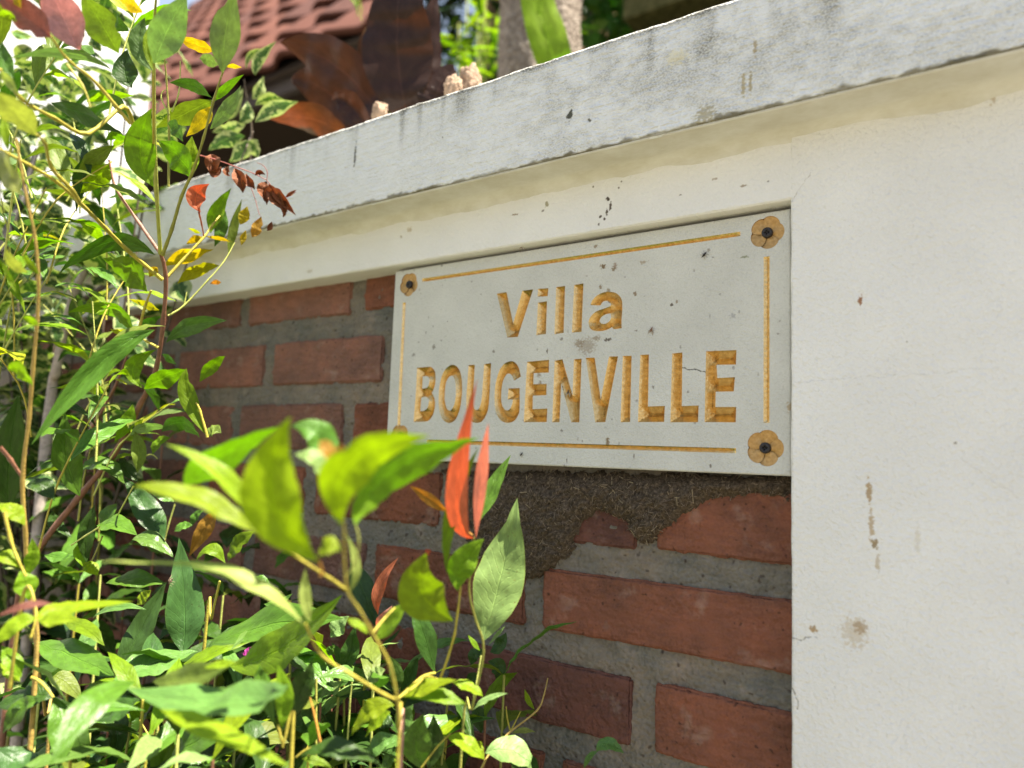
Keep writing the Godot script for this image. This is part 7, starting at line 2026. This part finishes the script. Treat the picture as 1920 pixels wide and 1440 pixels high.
	triplanar(white, 1.0)
	mats.whitewash = white
	mats.pipe = mat_plain(lin(0.45, 0.48, 0.52), 0.4, 0.5)
	var peach := mat_plain(Color.WHITE, 0.9, 0.2)
	peach.albedo_texture = mottle(lin(0.55, 0.34, 0.20), lin(0.72, 0.48, 0.32), 256, 0.03, 35)
	triplanar(peach, 1.5)
	mats.peach = peach
	var tb := mat_plain(Color.WHITE, 0.9, 0.2)
	tb.albedo_texture = mottle(lin(0.14, 0.11, 0.085), lin(0.38, 0.33, 0.28), 512, 0.03, 37, 0.2, lin(0.05, 0.04, 0.03))
	triplanar(tb, 3.0)
	tb.heightmap_enabled = true
	tb.heightmap_texture = relief(512, 0.05, 38, 5)
	tb.heightmap_scale = 1.2
	mats.treebark = tb
	var hd := leaf_mat(lin(0.12, 0.22, 0.06), Color(0.7, 1.0, 0.3), 0.7, 0.4)
	hd.vertex_color_use_as_albedo = true
	mats.hedge = hd
	var bm := mat_plain(Color.WHITE, 0.9, 0.2)
	bm.albedo_texture = mottle(lin(0.05, 0.05, 0.02), lin(0.11, 0.10, 0.045), 256, 0.03, 41)
	triplanar(bm, 4.0)
	mats.beam = bm
	var stone := mat_plain(Color.WHITE, 0.95, 0.2)
	stone.albedo_texture = mottle(lin(0.28, 0.19, 0.13), lin(0.46, 0.34, 0.25), 256, 0.05, 43, 0.15, lin(0.2, 0.14, 0.1))
	triplanar(stone, 12.0)
	stone.heightmap_enabled = true
	stone.heightmap_texture = relief(256, 0.08, 44, 4)
	stone.heightmap_scale = 0.3
	mats.stone = stone
	var cord := leaf_mat(lin(0.06, 0.035, 0.027), Color(1.0, 0.6, 0.13), 0.9, 0.2)
	mats.cordyline = cord
	var cord2 := leaf_mat(lin(0.16, 0.095, 0.03), Color(1.0, 0.5, 0.08), 1.0, 0.35)
	mats.cordyline_orange = cord2
	mats.banana = leaf_mat(lin(0.42, 0.62, 0.04), Color(0.75, 1.0, 0.08), 1.0, 0.35)

func stone(label: String, at: Vector3, size: Vector3, seed_: int) -> void:
	var o := MeshInstance3D.new()
	o.name = numbered("rock")
	var mb := MB.new()
	var f := noise(1.1, seed_, 4)
	for j in 25:
		for k in 36:
			var th := PI * j / 24.0
			var a := TAU * k / 36
			var d := Vector3(sin(th) * cos(a), cos(th), sin(th) * sin(a))
			var r := 1.0 + 0.55 * f.get_noise_3dv(d * 1.3) + 0.12 * f.get_noise_3dv(d * 5.0)
			mb.vert(d * r * size, Vector2(k / 36.0, j / 24.0))
	var id := func(j: int, k: int) -> int:
		var th := PI * j / 24.0
		var a := TAU * (k % 36) / 36
		var d := Vector3(sin(th) * cos(a), cos(th), sin(th) * sin(a))
		var r := 1.0 + 0.55 * f.get_noise_3dv(d * 1.3) + 0.12 * f.get_noise_3dv(d * 5.0)
		return mb.vert(d * r * size)
	for j in 24:
		for k in 36:
			mb.quad(id.call(j, k), id.call(j, k + 1), id.call(j + 1, k + 1), id.call(j + 1, k))
	o.mesh = mb.done()
	o.material_override = mats.stone
	add_child(o, true)
	o.position = at
	tag(o, label, "rock", "rocks lying on the coping")

func _ready() -> void:
	rng.seed = 20240611
	# ---- camera
	var cam := Camera3D.new()
	cam.name = "camera"
	add_child(cam)
	cam.transform = Transform3D(Basis(Vector3(0.8193, 0.0361, -0.5722), Vector3(0.0278, 0.9943, 0.1026), Vector3(0.5727, -0.1000, 0.8137)), Vector3(0.1375, -0.1940, 0.5344))
	var lens := CameraAttributesPhysical.new()
	var fov := 55.501
	lens.frustum_focal_length = 24.0 / (2.0 * tan(deg_to_rad(fov) / 2.0))
	lens.frustum_focus_distance = 0.595
	lens.frustum_near = 0.02
	lens.frustum_far = 300.0
	lens.exposure_aperture = 3.6
	cam.attributes = lens
	cam.keep_aspect = Camera3D.KEEP_HEIGHT
	cam.fov = fov
	cam.near = 0.02
	cam.far = 300.0
	cam.current = true
	# ---- sky, sun, exposure
	var sky_m := ProceduralSkyMaterial.new()
	sky_m.sky_top_color = Color(0.61, 0.69, 0.81)
	sky_m.sky_horizon_color = Color(0.90, 0.90, 0.89)
	sky_m.sky_curve = 0.18
	sky_m.sky_energy_multiplier = 0.66
	sky_m.ground_horizon_color = Color(0.66, 0.64, 0.60)
	sky_m.ground_bottom_color = Color(0.42, 0.40, 0.36)
	sky_m.sun_angle_max = 8.0
	var sky := Sky.new()
	sky.sky_material = sky_m
	var env := Environment.new()
	env.background_mode = Environment.BG_SKY
	env.sky = sky
	env.tonemap_mode = Environment.TONE_MAPPER_LINEAR
	env.tonemap_exposure = 3.95
	env.sdfgi_enabled = true
	env.ssao_enabled = true
	env.ssil_enabled = true
	var we := WorldEnvironment.new()
	we.name = "world_environment"
	we.environment = env
	add_child(we)
	var sun := DirectionalLight3D.new()
	sun.name = "sun"
	sun.light_energy = 1.6
	sun.light_color = Color(1.0, 0.965, 0.90)
	sun.light_angular_distance = 0.53
	sun.shadow_enabled = true
	add_child(sun)
	sun.look_at_from_position(Vector3(0.42, 1.0, -0.10), Vector3.ZERO, Vector3(0, 0, 1))
	make_materials()
	# ---- ground
	var g := PlaneMesh.new()
	g.size = Vector2(300, 300)
	var ground := structure("ground", g, mats.paving)
	ground.position.y = GROUND
	# ---- wall, plaque, nest
	build_wall()
	build_sign()
	build_nest()
	# ---- what stands behind the wall
	build_behind()
	# ---- shrubs in front
	build_plants()
	# ---- small things
	insect("brown dead insect stuck in the gap above the plaque", Vector3(-0.2389, 0.0011, -0.0095), 0.0085, 0.20, mats.insect_brown, false)
	insect("small dark insect with trailing legs near the plaque top right", Vector3(-0.0646, -0.0300, -0.0095), 0.0060, 0.80, mats.insect_dark, false)
	insect("winged insect remains on the plaque right of the lettering Villa", Vector3(-0.1083, -0.0865, -0.0095), 0.0050, 1.20, mats.insect_brown, true)
	insect("tiny dark ant near the bottom edge of the plaque", Vector3(-0.2320, -0.1910, -0.0095), 0.0045, 0.90, mats.insect_dark, false)
	insect("tiny dark mosquito beside the letter N on the plaque", Vector3(-0.1851, -0.1358, -0.0095), 0.0045, 1.40, mats.insect_dark, true)
	insect("pale spiky spider on a large dark green leaf", Vector3(-0.4371, -0.3045, 0.1911), 0.0075, 0.8, mats.stone, false, "spider")
	tag(part("fallen_petal", leaf_mesh(V(-4114, -3682, 1373), V(-4076, -3663, 1349), V(-4041, -3616, 1331), Vector3(0.0935, 0.4661, 0.8798), 0.0082, 20.0, [], 3), mats.pinkpetal[1], self, V(-4114, -3682, 1373)), "magenta petal caught among the lower leaves", "petal", "fallen petals among the leaves")
	tag(part("fallen_petal", leaf_mesh(V(-3515, -3440, 1596), V(-3475, -3488, 1563), V(-3432, -3540, 1526), Vector3(0.8178, 0.5447, 0.1858), 0.0077, 20.0, [], 3), mats.white[1], self, V(-3515, -3440, 1596)), "white curled petal beside a brown leaf among the lower leaves", "petal", "fallen petals among the leaves")
	tag(part("fallen_petal", leaf_mesh(V(-1780, -3379, 1735), V(-1744, -3361, 1711), V(-1710, -3349, 1689), Vector3(0.1309, 0.7244, 0.6768), 0.0059, 20.0, [], 3), mats.white[1], self, V(-1780, -3379, 1735)), "small white petal on a lime leaf near the bottom centre", "petal", "fallen petals among the leaves")
